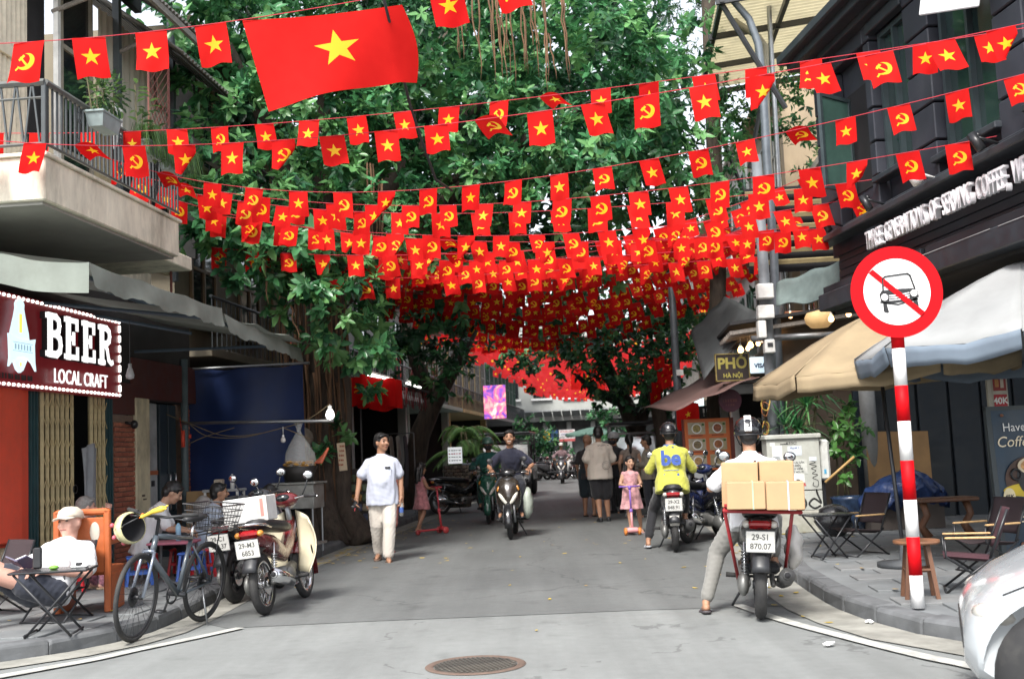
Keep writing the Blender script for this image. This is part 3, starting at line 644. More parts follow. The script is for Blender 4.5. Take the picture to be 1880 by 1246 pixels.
ban = [(-.27,.07),(-.15,.03),(0,.02),(.15,.03),(.27,.05),(.25,-.02),(.26,-.20),(.28,-.30),(.2,-.22),(.1,-.17),(0,-.155),(-.1,-.17),(-.2,-.22),(-.27,-.28),(-.25,-.18),(-.26,-.02)]
em.prism(ban, .062, .085, (SB,ca,cz), (0,1,0), (0,0,1))
em.mat(1)
for dz_ in (-.015,-.105): em.prism([(-.2,dz_-.004),(.2,dz_-.004),(.2,dz_+.004),(-.2,dz_+.004)], .086,.088,(SB,ca,cz),(0,1,0),(0,0,1))
for k in range(6): em.box((SB+.087,ca-.15+k*.06,cz-.06),(.002,.035,.06))
em.mat(2).box((SB+.062,ca,cz+.2),(.004,.05,.2)); em.mat(2).box((SB+.062,ca,cz-.24),(.004,.025,.04))
P(em, 'emblem', [EMBM, EMBL, EMBY], sg)
# unlit bulbs on wires in front of the sign
lb = ST('hanging_bulb', 'unlit frosted bulb on a wire hanging before the beer sign', 'light bulb', 13.6, .75, 2.45)
bm = MB().sh(True); bm.lathe([(.0,-.05),(.045,-.035),(.052,.0),(.035,.06),(.02,.10),(.02,.14),(0,.14)], (0,0,.05), n=14); bm.build('glass', mat('frosted',(.5,.5,.52),.3), lb)
bm = MB(); bm.tube([(0,0,.18),(0.0,0,.72)],.005,5); bm.build('cord', BLACKPL, lb)
# grey jacket hung in the gate gap
bm = MB().sh(True); bm.grid(lambda u_, v_: (.10+.05*math.sin(u_*PI)+.02*math.sin(u_*14+v_*3), 13.68+u_*.34-.08*math.sin(v_*2)*(u_-.5), 1.72-v_*.95-.12*abs(u_-.5)), 14, 10)
o = bm.build('hanging_jacket', CLOTHG, loc=(P0.x,P0.y,0), rz=TH, solid=.01); tag(o, 'grey jacket hanging in the gap of the folding gate', 'jacket')
# planters on the rail with plants
def leaf_mesh(bm, base, d, L_, Wd, up, bend=.2, m=None):
    """pointed leaf of two folded halves"""
    d = d.normalized(); side = d.cross(up)
    side = side.normalized() if side.length > 1e-4 else Vector((1,0,0)); nn = side.cross(d)
    pts = [base, base+d*(L_*.35)+side*Wd*.5+nn*Wd*.12, base+d*(L_*.75)+side*Wd*.36-nn*L_*bend*.3, base+d*L_-nn*L_*bend, base+d*(L_*.75)-side*Wd*.36-nn*L_*bend*.3, base+d*(L_*.35)-side*Wd*.5+nn*Wd*.12, base+d*(L_*.5)-nn*L_*bend*.12]
    bm.add(pts, [(0,1,2,6),(6,2,3),(0,6,4,5),(6,3,4)])
LEAFG = mat('leaf_green', (.060,.13,.045), .45, var=.35, scale=3, transl=.3)
LEAFD = mat('leaf_deep', (.030,.078,.034), .4, var=.35, scale=3, transl=.25)
LEAFL = mat('leaf_light', (.11,.21,.06), .45, var=.3, scale=3, transl=.35)
LEAFS = [LEAFD, LEAFG, LEAFL]
BARK = mat('bark', (.060,.045,.034), .9, var=.5, scale=14, dirt=.5, dcol=(.13,.105,.08), bump=.15, bscale=25, stretch=(1,1,.25))
STEM = mat('stem', (.10,.09,.045), .8)
def bush(bm, rnd, c, R_, n, L_=.09, W_=.045, ms=(0,1,2), droop=.2):
    for i in range(n):
        v = Vector((rnd.gauss(0,1),rnd.gauss(0,1),rnd.gauss(0,1))).normalized(); r = rnd.random()**.45
        p = V3(c)+Vector((v.x*R_[0],v.y*R_[1],v.z*R_[2]))*r
        d = (v+Vector((rnd.uniform(-.7,.7),rnd.uniform(-.7,.7),rnd.uniform(-.5,.6)))).normalized()
        bm.mat(rnd.choice(ms)); leaf_mesh(bm, p, d, L_*rnd.uniform(.7,1.3), W_*rnd.uniform(.8,1.2), Vector((rnd.uniform(-.4,.4),rnd.uniform(-.4,.4),1)), droop)
def planter(a_, label, kind):
    T = ST('planter_box', label, 'planter', a_, BB+.12, 4.66, 'planters hung on the balcony rail')
    bm = MB(); bm.hexa([Vector((x*(.07 if z < .1 else .09),y*(.17 if z < .1 else .20),z)) for z in (0,.13) for x,y in ((-1,-1),(1,-1),(1,1),(-1,1))]); bm.box((0,0,.14),(.20,.43,.025), bev=.006); bm.build('box', PLASTGR, T)
    rnd = random.Random(int(a_*10)); bm = MB()
    if kind == 0:
        for k in range(5): bm.mat(3).tube([(0,-.25+k*.12,.15),(rnd.uniform(-.1,.1),-.25+k*.12,.45)],.006,5)
        bush(bm, rnd, (0,.05,.38), (.16,.32,.24), 260, .07,.04)
    elif kind == 1:
        for k in range(6):
            y = -.28+k*.11; h = rnd.uniform(.35,.75); bm.mat(3).tube([(0,y,.15),(rnd.uniform(-.05,.05),y+.03,h)],.006,5)
            for j in range(9):
                aa = rnd.uniform(0,6.28); bm.mat(rnd.choice((1,2))); leaf_mesh(bm, Vector((0,y,h-.05*j)), Vector((math.cos(aa),math.sin(aa),.4)), .13,.05, Vector((0,0,1)), .3)
    if kind == 2 or kind == 1:
        for k in range(220):
            y = rnd.uniform(-.3,.34); aa = rnd.uniform(-1.2,1.2); l = rnd.uniform(.25,.5); p0 = Vector((rnd.uniform(-.08,.1),y,.17)); d = Vector((math.cos(aa),math.sin(aa)*.6,0))
            pts = [p0+d*(l*.5*t)+Vector((0,0,.22*math.sin(t*2.6)-.30*t*t)) for t in (0,.3,.6,1)]
            bm.mat(rnd.choice((1,2))); sd_ = d.cross(Vector((0,0,1)))*.004
            bm.add([p-sd_ for p in pts]+[p+sd_ for p in pts], [(i,i+1,5+i,4+i) for i in range(3)])
    o = bm.build('plant', LEAFS+[STEM], T); return T
planter(10.9, 'grey planter with bushy marigold plant on the balcony rail', 0); planter(11.95, 'grey planter with tall leafy shoots on the balcony rail', 1); planter(12.6, 'grey planter with trailing grass at the far end of the rail', 2)
# ================================================================== RIGHT SIDE: black coffee house
RBZ = 0.0937
BLK = mat('black_render', (.024,.027,.038), .6, var=.2, scale=3, dirt=.25, dcol=(.06,.06,.065), bump=.01)
BLKB = mat('black_boards', (.020,.025,.032), .55, var=.2, scale=6, dirt=.2, dcol=(.06,.06,.06), stretch=(1,.2,1))
BLKT = mat('black_trim', (.026,.032,.040), .5, var=.2, dirt=.25, dcol=(.09,.09,.09))
NAVY = mat('navy_panel', (.010,.017,.026), .45, var=.2)
WINGL = mat('window_green_glass', (.018,.035,.034), .05, var=.3, scale=1.5, spec=.9)
WINFR = mat('window_frame_slate', (.035,.05,.055), .4)
R1 = thing('coffee_house', 'black painted corner coffee house with boarded fascia and tall windows', 'building', (4.3,15,0), RBZ)
bm = MB(); bm.box((2.6,-3.6,5.4),(5.0,7.4,3.2)); R1b = bm.build('wall_core', BLK, R1)
bm = MB(); bm.box((2.55,-3.6,3.10),(5.0,7.3,.12)); bm.build('ceiling', mat('dark_ceiling',(.03,.03,.033),.8), R1)
# rusticated blocks with open joints, cut round the windows
wins = [(-2.72,-1.92,4.45,6.15,'w1'),(-4.55,-3.42,4.30,6.3,'w2'),(-6.4,-5.2,4.30,6.3,'w3'),(-1.62,-.72,4.45,5.75,'w0')]
def blocked(y0,y1,z0,z1): return any(y1 > w_[0]-.02 and y0 < w_[1]+.02 and z1 > w_[2]-.02 and z0 < w_[3]+.02 for w_ in wins)
edges = sorted(set([0,-7.4]+[v for w_ in wins for v in (w_[0]-.06,w_[1]+.06)]))
z = 4.06; r = 0
while z < 6.3:
    h = .41
    for e0, e1 in zip(edges, edges[1:]):
        y0, y1 = e0, e1
        if y1-y0 < .05: continue
        zz0, zz1 = z, min(z+h, 6.38)
        if blocked(y0+.05, y1-.05, zz0, zz1): continue
        bm = MB(); bm.box((.02,(y0+y1)/2,(zz0+zz1)/2),(.16,y1-y0-.012,zz1-zz0-.022), bev=.012); bm.build('wall_block', BLK, R1)
    z += h; r += 1
for y0,y1,z0,z1,nm in wins:
    if nm == 'w0': continue
    bm = MB(); bm.box((.10,(y0+y1)/2,(z0+z1)/2),(.02,y1-y0,z1-z0)); wo = bm.build('window', WINGL, R1)
    bm = MB()
    for y in (y0+.03,y1-.03,(y0+y1)/2): bm.box((.06,y,(z0+z1)/2),(.06,.06 if y != (y0+y1)/2 else .05,z1-z0))
    for z in (z0+.03,z1-.03): bm.box((.06,(y0+y1)/2,z),(.055,y1-y0-.12,.06))
    bm.build('frame', WINFR, wo)
    bm = MB(); bm.box((-.05,(y0+y1)/2,z0-.05),(.16,y1-y0+.2,.07), bev=.01); bm.build('sill', BLKT, wo); bm = MB(); bm.box((-.03,(y0+y1)/2,z1+.09),(.12,y1-y0+.16,.14), bev=.01); bm.build('lintel', BLKT, wo)
# two casements standing open
for yc, zc, hh, ang, hw in ((-1.15,5.0,1.15,.95,.62),(-2.75,4.95,1.2,.0,.0),(-4.95,5.25,1.3,1.1,.0)):
    if hw == 0: continue
    bm = MB(); bm.box((-hw*.5,0,0),(hw,.02,hh)); wo = bm.build('casement', mat('casement_glass',(.05,.10,.085),.04,var=.3,scale=2,spec=1.0), R1, loc=(-.05,yc,zc)); wo.rotation_euler = (0,0,ang*.6)
    bm = MB()
    for x in (-.02,-hw+.02): bm.box((x,0,0),(.045,.045,hh+.04))
    for z in (-hh/2,hh/2): bm.box((-hw/2,0,z),(hw-.05,.043,.045))
    bm.build('frame', WINFR, wo)
bm = MB(); bm.box((.10,-1.17,5.1),(.02,.9,1.3)); bm.build('window', INTER, R1)
bm = MB(); bm.box((-.10,-3.65,6.46),(.5,7.6,.12), bev=.01); bm.box((-.16,-3.65,6.58),(.62,7.75,.14), bev=.02); bm.box((-.04,-3.65,6.36),(.3,7.45,.09), bev=.01); bm.build('cornice', BLKT, R1)
bm = MB(); bm.box((.2,-3.7,6.9),(.3,7.4,.5)); bm.build('parapet', BLK, R1)
# boarded fascia: single boards
z = 3.40; i = 0
while z < 3.92:
    bm = MB(); bm.box((-.04,-3.7,z+.053),(.12,7.35,.098), bev=.006); o = bm.build('fascia_board', BLKB, R1); o.rotation_euler = (0, .06, 0); z += .106; i += 1
for z, y1 in ((3.345,-2.6),):
    bm = MB(); bm.box((-.05,-5.2,z),(.12,4.4,.09), bev=.006); bm.build('fascia_board', BLKB, R1)
bm = MB(); bm.box((-.06,-1.45,3.345),(.11,2.9,.095), bev=.006); bm.build('fascia_board', BLKB, R1)
bm = MB(); bm.box((-.10,-3.68,3.97),(.26,7.45,.08), bev=.012); bm.box((-.07,-3.68,4.03),(.18,7.4,.06), bev=.01); bm.build('ledge', BLKT, R1)
bm = MB(); bm.box((-.07,-3.68,3.18),(.22,7.42,.22), bev=.012); bm.mat(1).box((-.184,-3.4,3.285),(.004,2.2,.008)); bm.box((-.184,-4.9,3.28),(.004,.5,.008)); bm.build('beam', [BLKT, mat('pale_edge',(.3,.3,.3),.7)], R1)  # thin pale grey lines along the upper front edge of the beam
LETWH = mat('letter_white', (.74,.73,.76), .45, dirt=.15)
text('lettering', 'THREE  GENERATIONS  OF  SERVING  COFFEE,  WE  ARE', .31, LETWH, R1, (-.17,-3.62,3.69), (0,-1,0), (0,0,1), ext=.028, bold=.0, sx=.50)
# spot lamps along the ledge
for y, big in ((-.95,0),(-2.2,0),(-3.45,2),(-4.75,1)):
    T = thing('spot_lamp', {0:'small black spot lamp over the lettering, nearer the street end' if y > -1 else 'small black spot lamp over the word serving',1:'small black spot lamp over the word we',2:'short white spot lamp fixed over the lettering'}[big], 'spot lamp', R1.matrix_basis @ Vector((-.25,y,4.05)), RBZ, 'spot lamps on the coffee house ledge')
    bm = MB().sh(True); bm.tube([(.1,0,-.02),(-.05,0,.03),(-.12,0,.05)],.014,6); bm.build('arm', BLACKMETAL if big != 2 else WHITEP, T)
    bm = MB().sh(True); d = Vector((.35,-.35,-1)).normalized(); c = Vector((-.14,-.02,.0)); bm.tube([c-d*.09,c+d*.09],.045 if big != 2 else .06,14); bm.ball((-.1,.02,.07),.03); bm.build('head', BLACKMETAL if big != 2 else WHITEP, T)
# white lightbox sticking out top right
T = thing('projecting_sign', 'white projecting sign edge high on the black coffee house wall', 'sign', R1.matrix_basis @ Vector((-.1,-4.15,5.9)), RBZ)
bm = MB(); bm.box((-.22,-.35,-.02),(.03,.75,.9), rot=(.25,0,.35), bev=.01); bm.build('panel', mat('sign_white',(.70,.72,.74),.4), T)
bm = MB(); bm.box((-.22,-.35,-.02),(.05,.80,.03), rot=(.25,0,.35)); bm.tube([(.1,-.2,.1),(-.2,-.3,.1)],.015,6); bm.build('bracket', BLACKMETAL, T)
# ground floor recess
bm = MB(); bm.box((7.6,17.75,1.55),(4.6,.1,3.1)); bw = bm.build('back_wall', NAVY, None); bw.parent = R1; bw.matrix_parent_inverse = Matrix.Translation((4.3,15,0)).inverted() if False else (Matrix.Translation((4.3,15,0)) @ Matrix.Rotation(RBZ,4,'Z')).inverted()
RI = bw.matrix_parent_inverse
for k in range(9):
    bm = MB(); bm.box((5.5+k*.5,17.66,1.5),(.46,.06,2.9), bev=.01); o = bm.build('wall_panel', NAVY, R1); o.matrix_parent_inverse = RI
bm = MB(); bm.box((10.1,14,1.6),(.1,8,3.2)); o = bm.build('side_wall', NAVY, R1); o.matrix_parent_inverse = RI
bm = MB().sh(True); bm.tube([(5.38,17.3,.1),(5.38,17.3,3.1)],.12,16); o = bm.build('column', mat('column_grey',(.25,.26,.26),.7,dirt=.3), R1); o.matrix_parent_inverse = RI
bm = MB(); bm.box((4.75,17.9,1.7),(1.4,.1,3.2)); o = bm.build('planting_wall', mat('brown_wall',(.10,.075,.055),.85,dirt=.4), R1); o.matrix_parent_inverse = RI
# poster strip on a narrow white post
pp = at(1825,760,12.2)
T = thing('poster_post', 'narrow white post with food posters and a red 40K tag', 'post', (pp.x+.02,12.2,.12))
bm = MB(); bm.box((-.05,0,1.15),(.05,.05,2.3)); bm.box((.05,-.02,1.45),(.17,.02,1.6)); bm.build('board', mat('post_cream2',(.5,.47,.4),.6), T)
bm = MB(); bm.box((.05,-.034,1.87),(.14,.004,.34)); bm.mat(1).box((.02,-.038,1.86),(.04,.003,.24)); bm.mat(2).box((.075,-.038,1.86),(.035,.003,.26)); bm.build('drinks_picture', [mat('poster_red',(.30,.035,.03),.5), mat('drink_amber',(.5,.22,.06),.4), mat('drink_cream',(.6,.5,.4),.4)], T)
bm = MB(); bm.box((.05,-.034,1.59),(.14,.004,.14)); bm.build('price_tag', mat('tag_red',(.42,.02,.03),.5), T); text('price', '40K', .095, PAPERW, T, (.05,-.038,1.59), (1,0,0), (0,0,1), bold=.003)
bm = MB(); bm.box((.05,-.034,1.37),(.14,.004,.22)); bm.mat(1).lathe([(0,0),(.055,0),(.055,.004),(0,.004)],(.05,-.036,1.37),(0,-1,0),20); bm.mat(2).lathe([(0,0),(.04,0),(.04,.004),(0,.004)],(.05,-.041,1.37),(0,-1,0),20); bm.build('dish_picture', [mat('poster_dark',(.03,.04,.05),.5), PAPERW, mat('dish_red',(.22,.03,.02),.5,var=.4,scale=40)], T)
# coffee advertising board
bp_ = gr(1848,1036,.12)
T = thing('advertising_board', 'dark blue standing coffee advertising board priced 45K beside the car', 'sign', (bp_.x+.36,bp_.y,.12), .12)
BRD = mat('board_navy', (.010,.030,.055), .4, var=.25, scale=3); GOLD = mat('print_gold', (.60,.42,.20), .5, var=.1); PRW = mat('print_white', (.72,.72,.70), .5, var=0)
bm = MB()
for x in (-.40,.40): bm.box((x,.05,.75),(.05,.05,1.5), rot=(-.06,0,0))
bm.box((0,.09,1.49),(.85,.06,.04)); bm.box((0,.01,.05),(.85,.05,.05)); bm.build('frame', mat('board_frame',(.035,.045,.05),.5), T)
bm = MB(); bm.box((0,.035,.77),(.75,.02,1.42), rot=(-.06,0,0)); bm.build('panel', BRD, T)
yb = lambda z: .020+(.77-z)*-.06
def disc(bm, x, z, rx, rz, y, n=28): bm.add([(x,y,z)]+[(x+rx*math.cos(2*PI*k/n),y,z+rz*math.sin(2*PI*k/n)) for k in range(n)], [(0,1+k,1+(k+1)%n) for k in range(n)])
XR = (1,0,0); YU = (0,.06,1)
text('lettering', 'Have', .115, PRW, T, (-.16,yb(1.30)-.004,1.30), XR, YU); text('lettering', "Coffee'", .145, mat('print_cream',(.72,.62,.45),.5), T, (-.15,yb(1.16)-.004,1.16), XR, YU, shear=.25)
text('lettering', 'Egg', .15, mat('print_cream',(.72,.62,.45),.5), T, (-.13,yb(.44)-.004,.44), XR, YU, shear=.2)
bm = MB(); y = yb(.85)-.006
bm.mat(0); disc(bm,-.05,.80,.26,.22,y); bm.mat(4); disc(bm,-.0,.70,.34,.07,y-.003); bm.mat(1); disc(bm,-.02,.83,.17,.20,y-.006); bm.mat(2); disc(bm,-.02,.93,.16,.085,y-.012); bm.mat(3); disc(bm,-.02,.93,.13,.065,y-.015); bm.mat(1); bm.torus((-.2,y-.01,.85),(0,1,0),.05,.012,18,6)
bm.build('cup_picture', [mat('print_brown',(.06,.03,.02),.5,var=.5,scale=8), mat('print_cupblack',(.012,.012,.014),.35), mat('print_rim',(.62,.50,.34),.4), mat('print_crema',(.52,.27,.10),.5,var=.4,scale=25), mat('print_yellow',(.55,.40,.03),.5)], T)
bm = MB(); disc(bm,-.29,.64,.062,.085,yb(.64)-.010); bm.build('price_disc', mat('disc_cream',(.62,.53,.33),.5), T); text('price', '45K', .055, BLACKPL, T, (-.29,yb(.64)-.014,.64), XR, YU, bold=.002)
bm = MB()
for x, z, r in ((-.06,.28,.035),(-.2,.19,.03),(.0,.2,.04),(-.27,1.42,.02),(.1,1.42,.03)): bm.sh(True).ball((x,yb(z)-.004,z),(r,.006,r*.75),12,6)
bm.build('bean_picture', mat('print_bean',(.16,.06,.03),.5), T)
# ------------------------------------------------------------------ no-cars sign on a striped pole
sp = gr(1686,1115,.12); T = thing('no_cars_sign', 'round red and white no cars sign on a red striped pole at the kerb', 'road sign', (sp.x,sp.y,.12))
dc = at(1637,538,sp.y); ptop = dc.z-.12
SRED = mat('sign_red_paint', (.50,.002,.006), .55, var=.05, spec=.15); SWHT = mat('sign_white_paint', (.76,.75,.74), .35, var=.05, coat=.3); SBLK = mat('sign_black_paint', (.015,.015,.016), .4)
z = 0; i = 0; hts = []
cuts = [0, .265, .56, .862, 1.163, 1.463, 1.765]
zb = [gr(1686,1115,.12).z]
for py in (1055,915,775,): pass
bands = [0.0]+[at(x,y,sp.y).z-.12 for x,y in ((1679,1055),(1672,985),(1665,917),(1661,845),(1655,773),(1648,708),(1643,640))]+[ptop]
for k,(z0,z1) in enumerate(zip(bands, bands[1:])):
    bm = MB().sh(True); bm.tube([(0,0,z0),(0,0,z1)],.048,20); bm.build('pole_band', SWHT if k % 2 == 0 else SRED, T)
R_ = .348
bm = MB(); bm.lathe([(0,0),(R_,0),(R_,.006),(0,.006)],(0,-.058,ptop),(0,-1,0),64); bm.build('rim', SRED, T)
bm = MB(); bm.lathe([(0,0),(R_*.725,0),(R_*.725,.004),(0,.004)],(0,-.065,ptop),(0,-1,0),64); face = bm.build('face', SWHT, T)
cr = MB(); O = (0,-.070,ptop); X = (1,0,0); Y = (0,0,1)
def stroke(bm, pts, w_, t0=0, t1=.002, O=O, X=X, Y=Y, closed=False):
    n = len(pts)
    for i in range(n if closed else n-1):
        a = Vector(pts[i]); b = Vector(pts[(i+1)%n]); d = (b-a).normalized(); nn = Vector((-d.y,d.x))*w_/2; a = a-d*w_*.3; b = b+d*w_*.3
        bm.prism([a-nn,b-nn,b+nn,a+nn], t0, t1, O, X, Y)
roof_ = [(-.105,.005),(-.105,.10),(-.085,.118),(.085,.135),(.105,.12),(.135,.015)]
stroke(cr, roof_, .011)
cr.prism([(-.135,-.015),(-.115,.012),(0,.022),(.12,.022),(.155,-.0),(.162,-.045),(.10,-.075),(-.08,-.09),(-.125,-.075)], 0,.002,O,X,Y)
cr.prism([(-.112,-.08),(-.085,-.09),(-.072,-.15),(-.078,-.158),(-.105,-.152),(-.112,-.14)],0,.002,O,X,Y); cr.prism([(.115,-.055),(.145,-.05),(.155,-.11),(.15,-.128),(.12,-.12)],0,.002,O,X,Y)
stroke(cr, [(-.13,-.075),(.0,-.098),(.15,-.06)], .012)
cr.build('car_symbol', SBLK, face)
cw = MB(); O2 = (0,-.0725,ptop)
for x, z, r in ((-.098,-.038,.026),(.125,-.015,.026)): cw.prism([(x+r*math.cos(2*PI*k/20), z+r*math.sin(2*PI*k/20)) for k in range(20)], 0,.0015,O2,X,Y)
for k in range(3): stroke(cw, [(-.062,-.028-k*.017),(0,-.026-k*.017),(.088,-.012-k*.017)], .008, 0,.0015,O2)
cw.build('car_symbol_white', SWHT, face)
sl_ = MB(); c45 = R_*.725
sl_.prism([(-.205,.150),(-.175,.178),(.195,-.160),(.165,-.19)], .0042,.0056,O,X,Y); sl_.build('slash', SRED, face)
ca_ = MB(); stroke(ca_, roof_, .011, .0058,.0064); ca_.build('car_symbol', SBLK, face)
bm = MB(); bm.box((0,-.05,ptop+.1),(.10,.03,.03)); bm.box((0,-.05,ptop-.1),(.10,.03,.03)); bm.build('bracket', GREYMETAL, T)
# ------------------------------------------------------------------ umbrellas
def umbrella(name, label, c, rz, R, ztop, zrim, n, val, mt, mv, pole_to, tilt=(0,0), lean=None, valw=.0):
    T = thing(name, label, 'umbrella', (pole_to[0],pole_to[1],pole_to[2]), 0)
    o0 = Vector((c[0]-pole_to[0], c[1]-pole_to[1], -pole_to[2])); rot = Matrix.Rotation(tilt[0],3,'X') @ Matrix.Rotation(tilt[1],3,'Y')
    piv = o0+Vector((0,0,zrim))
    def pt(ang, t):
        k = (ang/(2*PI/n)) % 1; seg = 2*PI/n; base = math.floor(ang/seg)*seg
        a = Vector((math.cos(base),math.sin(base))); b = Vector((math.cos(base+seg),math.sin(base+seg))); e = (a*(1-k)+b*k)*(R*t)
        sag = -.05*math.sin(PI*k)*t*R*.6+.009*math.sin(k*11+t*17)*t+.006*math.sin(k*23-t*9)*t
        z = (ztop-zrim)*(1-t**1.25)+sag
        return piv+rot@Vector((e.x,e.y,z))
    for i in range(n):
        bm = MB().sh(True); a0 = rz+2*PI*i/n
        bm.grid(lambda u_, v_: piv+rot@((Matrix.Rotation(rz,3,'Z')@(rot.inverted()@(pt(2*PI*(i+min(u_,.9999))/n, max(v_,.002))-piv)))), 8, 8); bm.build('canopy_panel', mt, T, solid=.004)
        bm = MB().sh(True)
        def vf(u_, v_):
            p = piv+rot@(Matrix.Rotation(rz,3,'Z')@(rot.inverted()@(pt(2*PI*(i+.01+.98*min(u_,.9999))/n, 1.0)-piv)))
            out = (p-piv); out.z = 0; out = out.normalized()
            return p+Vector((0,0,-val*v_*(1+.06*math.sin(u_*11))))+out*(valw*v_+.015*math.sin(u_*8+i)*v_)
        bm.grid(vf, 10, 3); bm.build('valance', mv, T, solid=.004)
        bm = MB(); a1 = rz+2*PI*i/n; e = Vector((math.cos(a1)*R*.99, math.sin(a1)*R*.99, -.02)); bm.tube([piv+rot@Vector((0,0,ztop-zrim-.03)), piv+rot@(Vector((e.x*.5,e.y*.5,(ztop-zrim)*.56-.04))), piv+rot@e],.011,5); bm.build('rib', BLACKMETAL, T)
    bm = MB().sh(True); top = piv+rot@Vector((0,0,ztop-zrim)); bm.tube([Vector((0,0,0)), top],.02,10); bm.build('pole', BLACKMETAL, T)
    bm = MB().sh(True); bm.lathe([(.0,0),(.26,0),(.26,.05),(.05,.07),(.03,.25),(0,.25)],(0,0,0),n=20); bm.build('base', mat('umb_base',(.05,.055,.06),.6), T)
    return T
BEIGE = mat('umbrella_beige', (.40,.31,.19), .85, var=.1, scale=3, dirt=.25, dcol=(.2,.15,.1), transl=.22, bump=.02, bscale=10)
GREYU = mat('umbrella_grey', (.37,.38,.38), .85, var=.1, scale=2, dirt=.3, dcol=(.28,.27,.26), transl=.2, bump=.02, bscale=10)
GREYV = mat('umbrella_valance', (.20,.25,.31), .85, var=.1, scale=3, dirt=.2, transl=.2)
pb = gr(1662,1040,.12)
umbrella('market_umbrella', 'beige square market umbrella behind the no cars sign', (4.02,12.35), .62, 1.42, 2.74, 2.12, 6, .16, BEIGE, BEIGE, (pb.x,pb.y,.12), (0.0,-.07))
umbrella('garden_umbrella', 'large light grey umbrella with slate blue valance at right edge', (4.85,10.55), .32, 1.62, 2.98, 2.17, 8, .17, GREYU, GREYV, (4.95,10.75,.12), (-.02,0), valw=-.03)
# ------------------------------------------------------------------ electric cabinet with stickers
cb = gr(1462,977,.12); T = thing('electric_cabinet', 'grey electric street cabinet covered with stickers and graffiti', 'cabinet', (cb.x,cb.y,.12), -.02)
CABM = mat('cabinet_grey', (.40,.41,.37), .6, var=.12, scale=5, dirt=.4, dcol=(.2,.19,.16))
Wc, Hc = .72, 1.34; yf = -.16
bm = MB(); bm.box((0,.02,.15),(Wc,.36,.30), bev=.01); bm.build('plinth', mat('plinth_concrete',(.36,.35,.30),.85,dirt=.6,dcol=(.13,.14,.09)), T)
bm = MB(); bm.box((0,.02,.435),(Wc,.34,.265), bev=.006); bm.build('lower_door', CABM, T)
bm = MB(); bm.box((0,.02,.93),(Wc,.34,.70), bev=.006); bm.build('upper_door', CABM, T)
bm = MB(); bm.box((0,.02,1.315),(Wc+.05,.42,.065), bev=.012); bm.build('roof', CABM, T)
bm = MB(); bm.box((Wc/2+.08,.0,.98),(.14,.2,.56), bev=.03); bm.mat(1).box((Wc/2+.07,-.104,.82),(.03,.006,.06)); bm.build('side_box', [mat('box_pale',(.55,.56,.53),.5,dirt=.2), mat('sticker_blue',(.05,.3,.5),.5)], T)
bm = MB(); bm.tube([(Wc/2+.06,.02,0),(Wc/2+.06,.02,.72)],.03,8); bm.build('cable_duct', BLACKPL, T)
STK = [mat('sticker_white',(.62,.63,.60),.6,var=.1,dirt=.25,dcol=(.4,.4,.37)), mat('sticker_grey',(.50,.51,.47),.6,dirt=.3), mat('sticker_yellow',(.62,.52,.12),.6), mat('sticker_blueish',(.55,.60,.64),.6)]
def stick(x, z, w_, h, m, tx=(), tc=None, size=.03):
    bm = MB(); bm.box((x,yf+.008,z),(w_,.004,h)); o = bm.build('sticker', STK[m], T)
    for k, s_ in enumerate(tx): text('print', s_, size, tc or BLACKPL, T, (x,yf+.004,z+h*.28-k*size*1.25), (1,0,0), (0,0,1), bold=.0008)
stick(.02,1.12,.19,.13,3,('PILLAR 1',),mat('ink_blue',(.05,.08,.25),.6),.032)
stick(-.22,1.10,.14,.20,0); stick(-.24,.98,.11,.14,3); stick(.02,.90,.31,.20,1,('NGUY LAI GẦN','CÓ ĐIỆN','NGUY HIỂM','CHẾT NGƯỜI'),None,.034)
stick(-.01,.74,.28,.12,0); stick(.02,.70,.16,.04,2); stick(.26,1.00,.10,.055,3); stick(-.28,1.22,.07,.05,0)
text('print', '.379.8686', .062, mat('ink_red',(.5,.03,.03),.6), T, (.02,yf+.006,.655), (1,0,0),(0,0,1), bold=.002)
text('graffiti', 'KESO.', .06, BLACKPL, T, (-.02,yf+.006,1.225), (1,0,0),(0,0,1), shear=.3)
bm = MB(); bm.box((-.12,yf+.008,1.215),(.11,.003,.012)); bm.build('graffiti', BLACKPL, T)
SPRAY = mat('spray_black',(.03,.03,.03),.7); gq = MB(); O3 = (0,yf+.009,0)
def curvy(pts, k=5): return [(p[0],p[1]) for p in smooth_path(pts, k)]
stroke(gq, curvy([(-.12,.30),(-.14,.42),(-.06,.50),(0,.40),(-.01,.33),(.0,.42),(.08,.48),(.13,.40),(.08,.32),(.03,.36)]), .028,0,.002,O3)
stroke(gq, curvy([(.32,.36),(.24,.33),(.17,.39),(.24,.46),(.33,.40),(.29,.52),(.28,.58)]), .026,0,.002,O3)
gq.build('graffiti', SPRAY, T)
gq = MB(); stroke(gq, curvy([(.22,.98),(.29,.95),(.21,.93),(.30,.90),(.23,.87),(.29,.84),(.24,.80),(.31,.78),(.24,.74),(.31,.70),(.30,.62),(.24,.64),(.25,.68)]), .009,0,.002,O3); gq.build('graffiti', SPRAY, T)
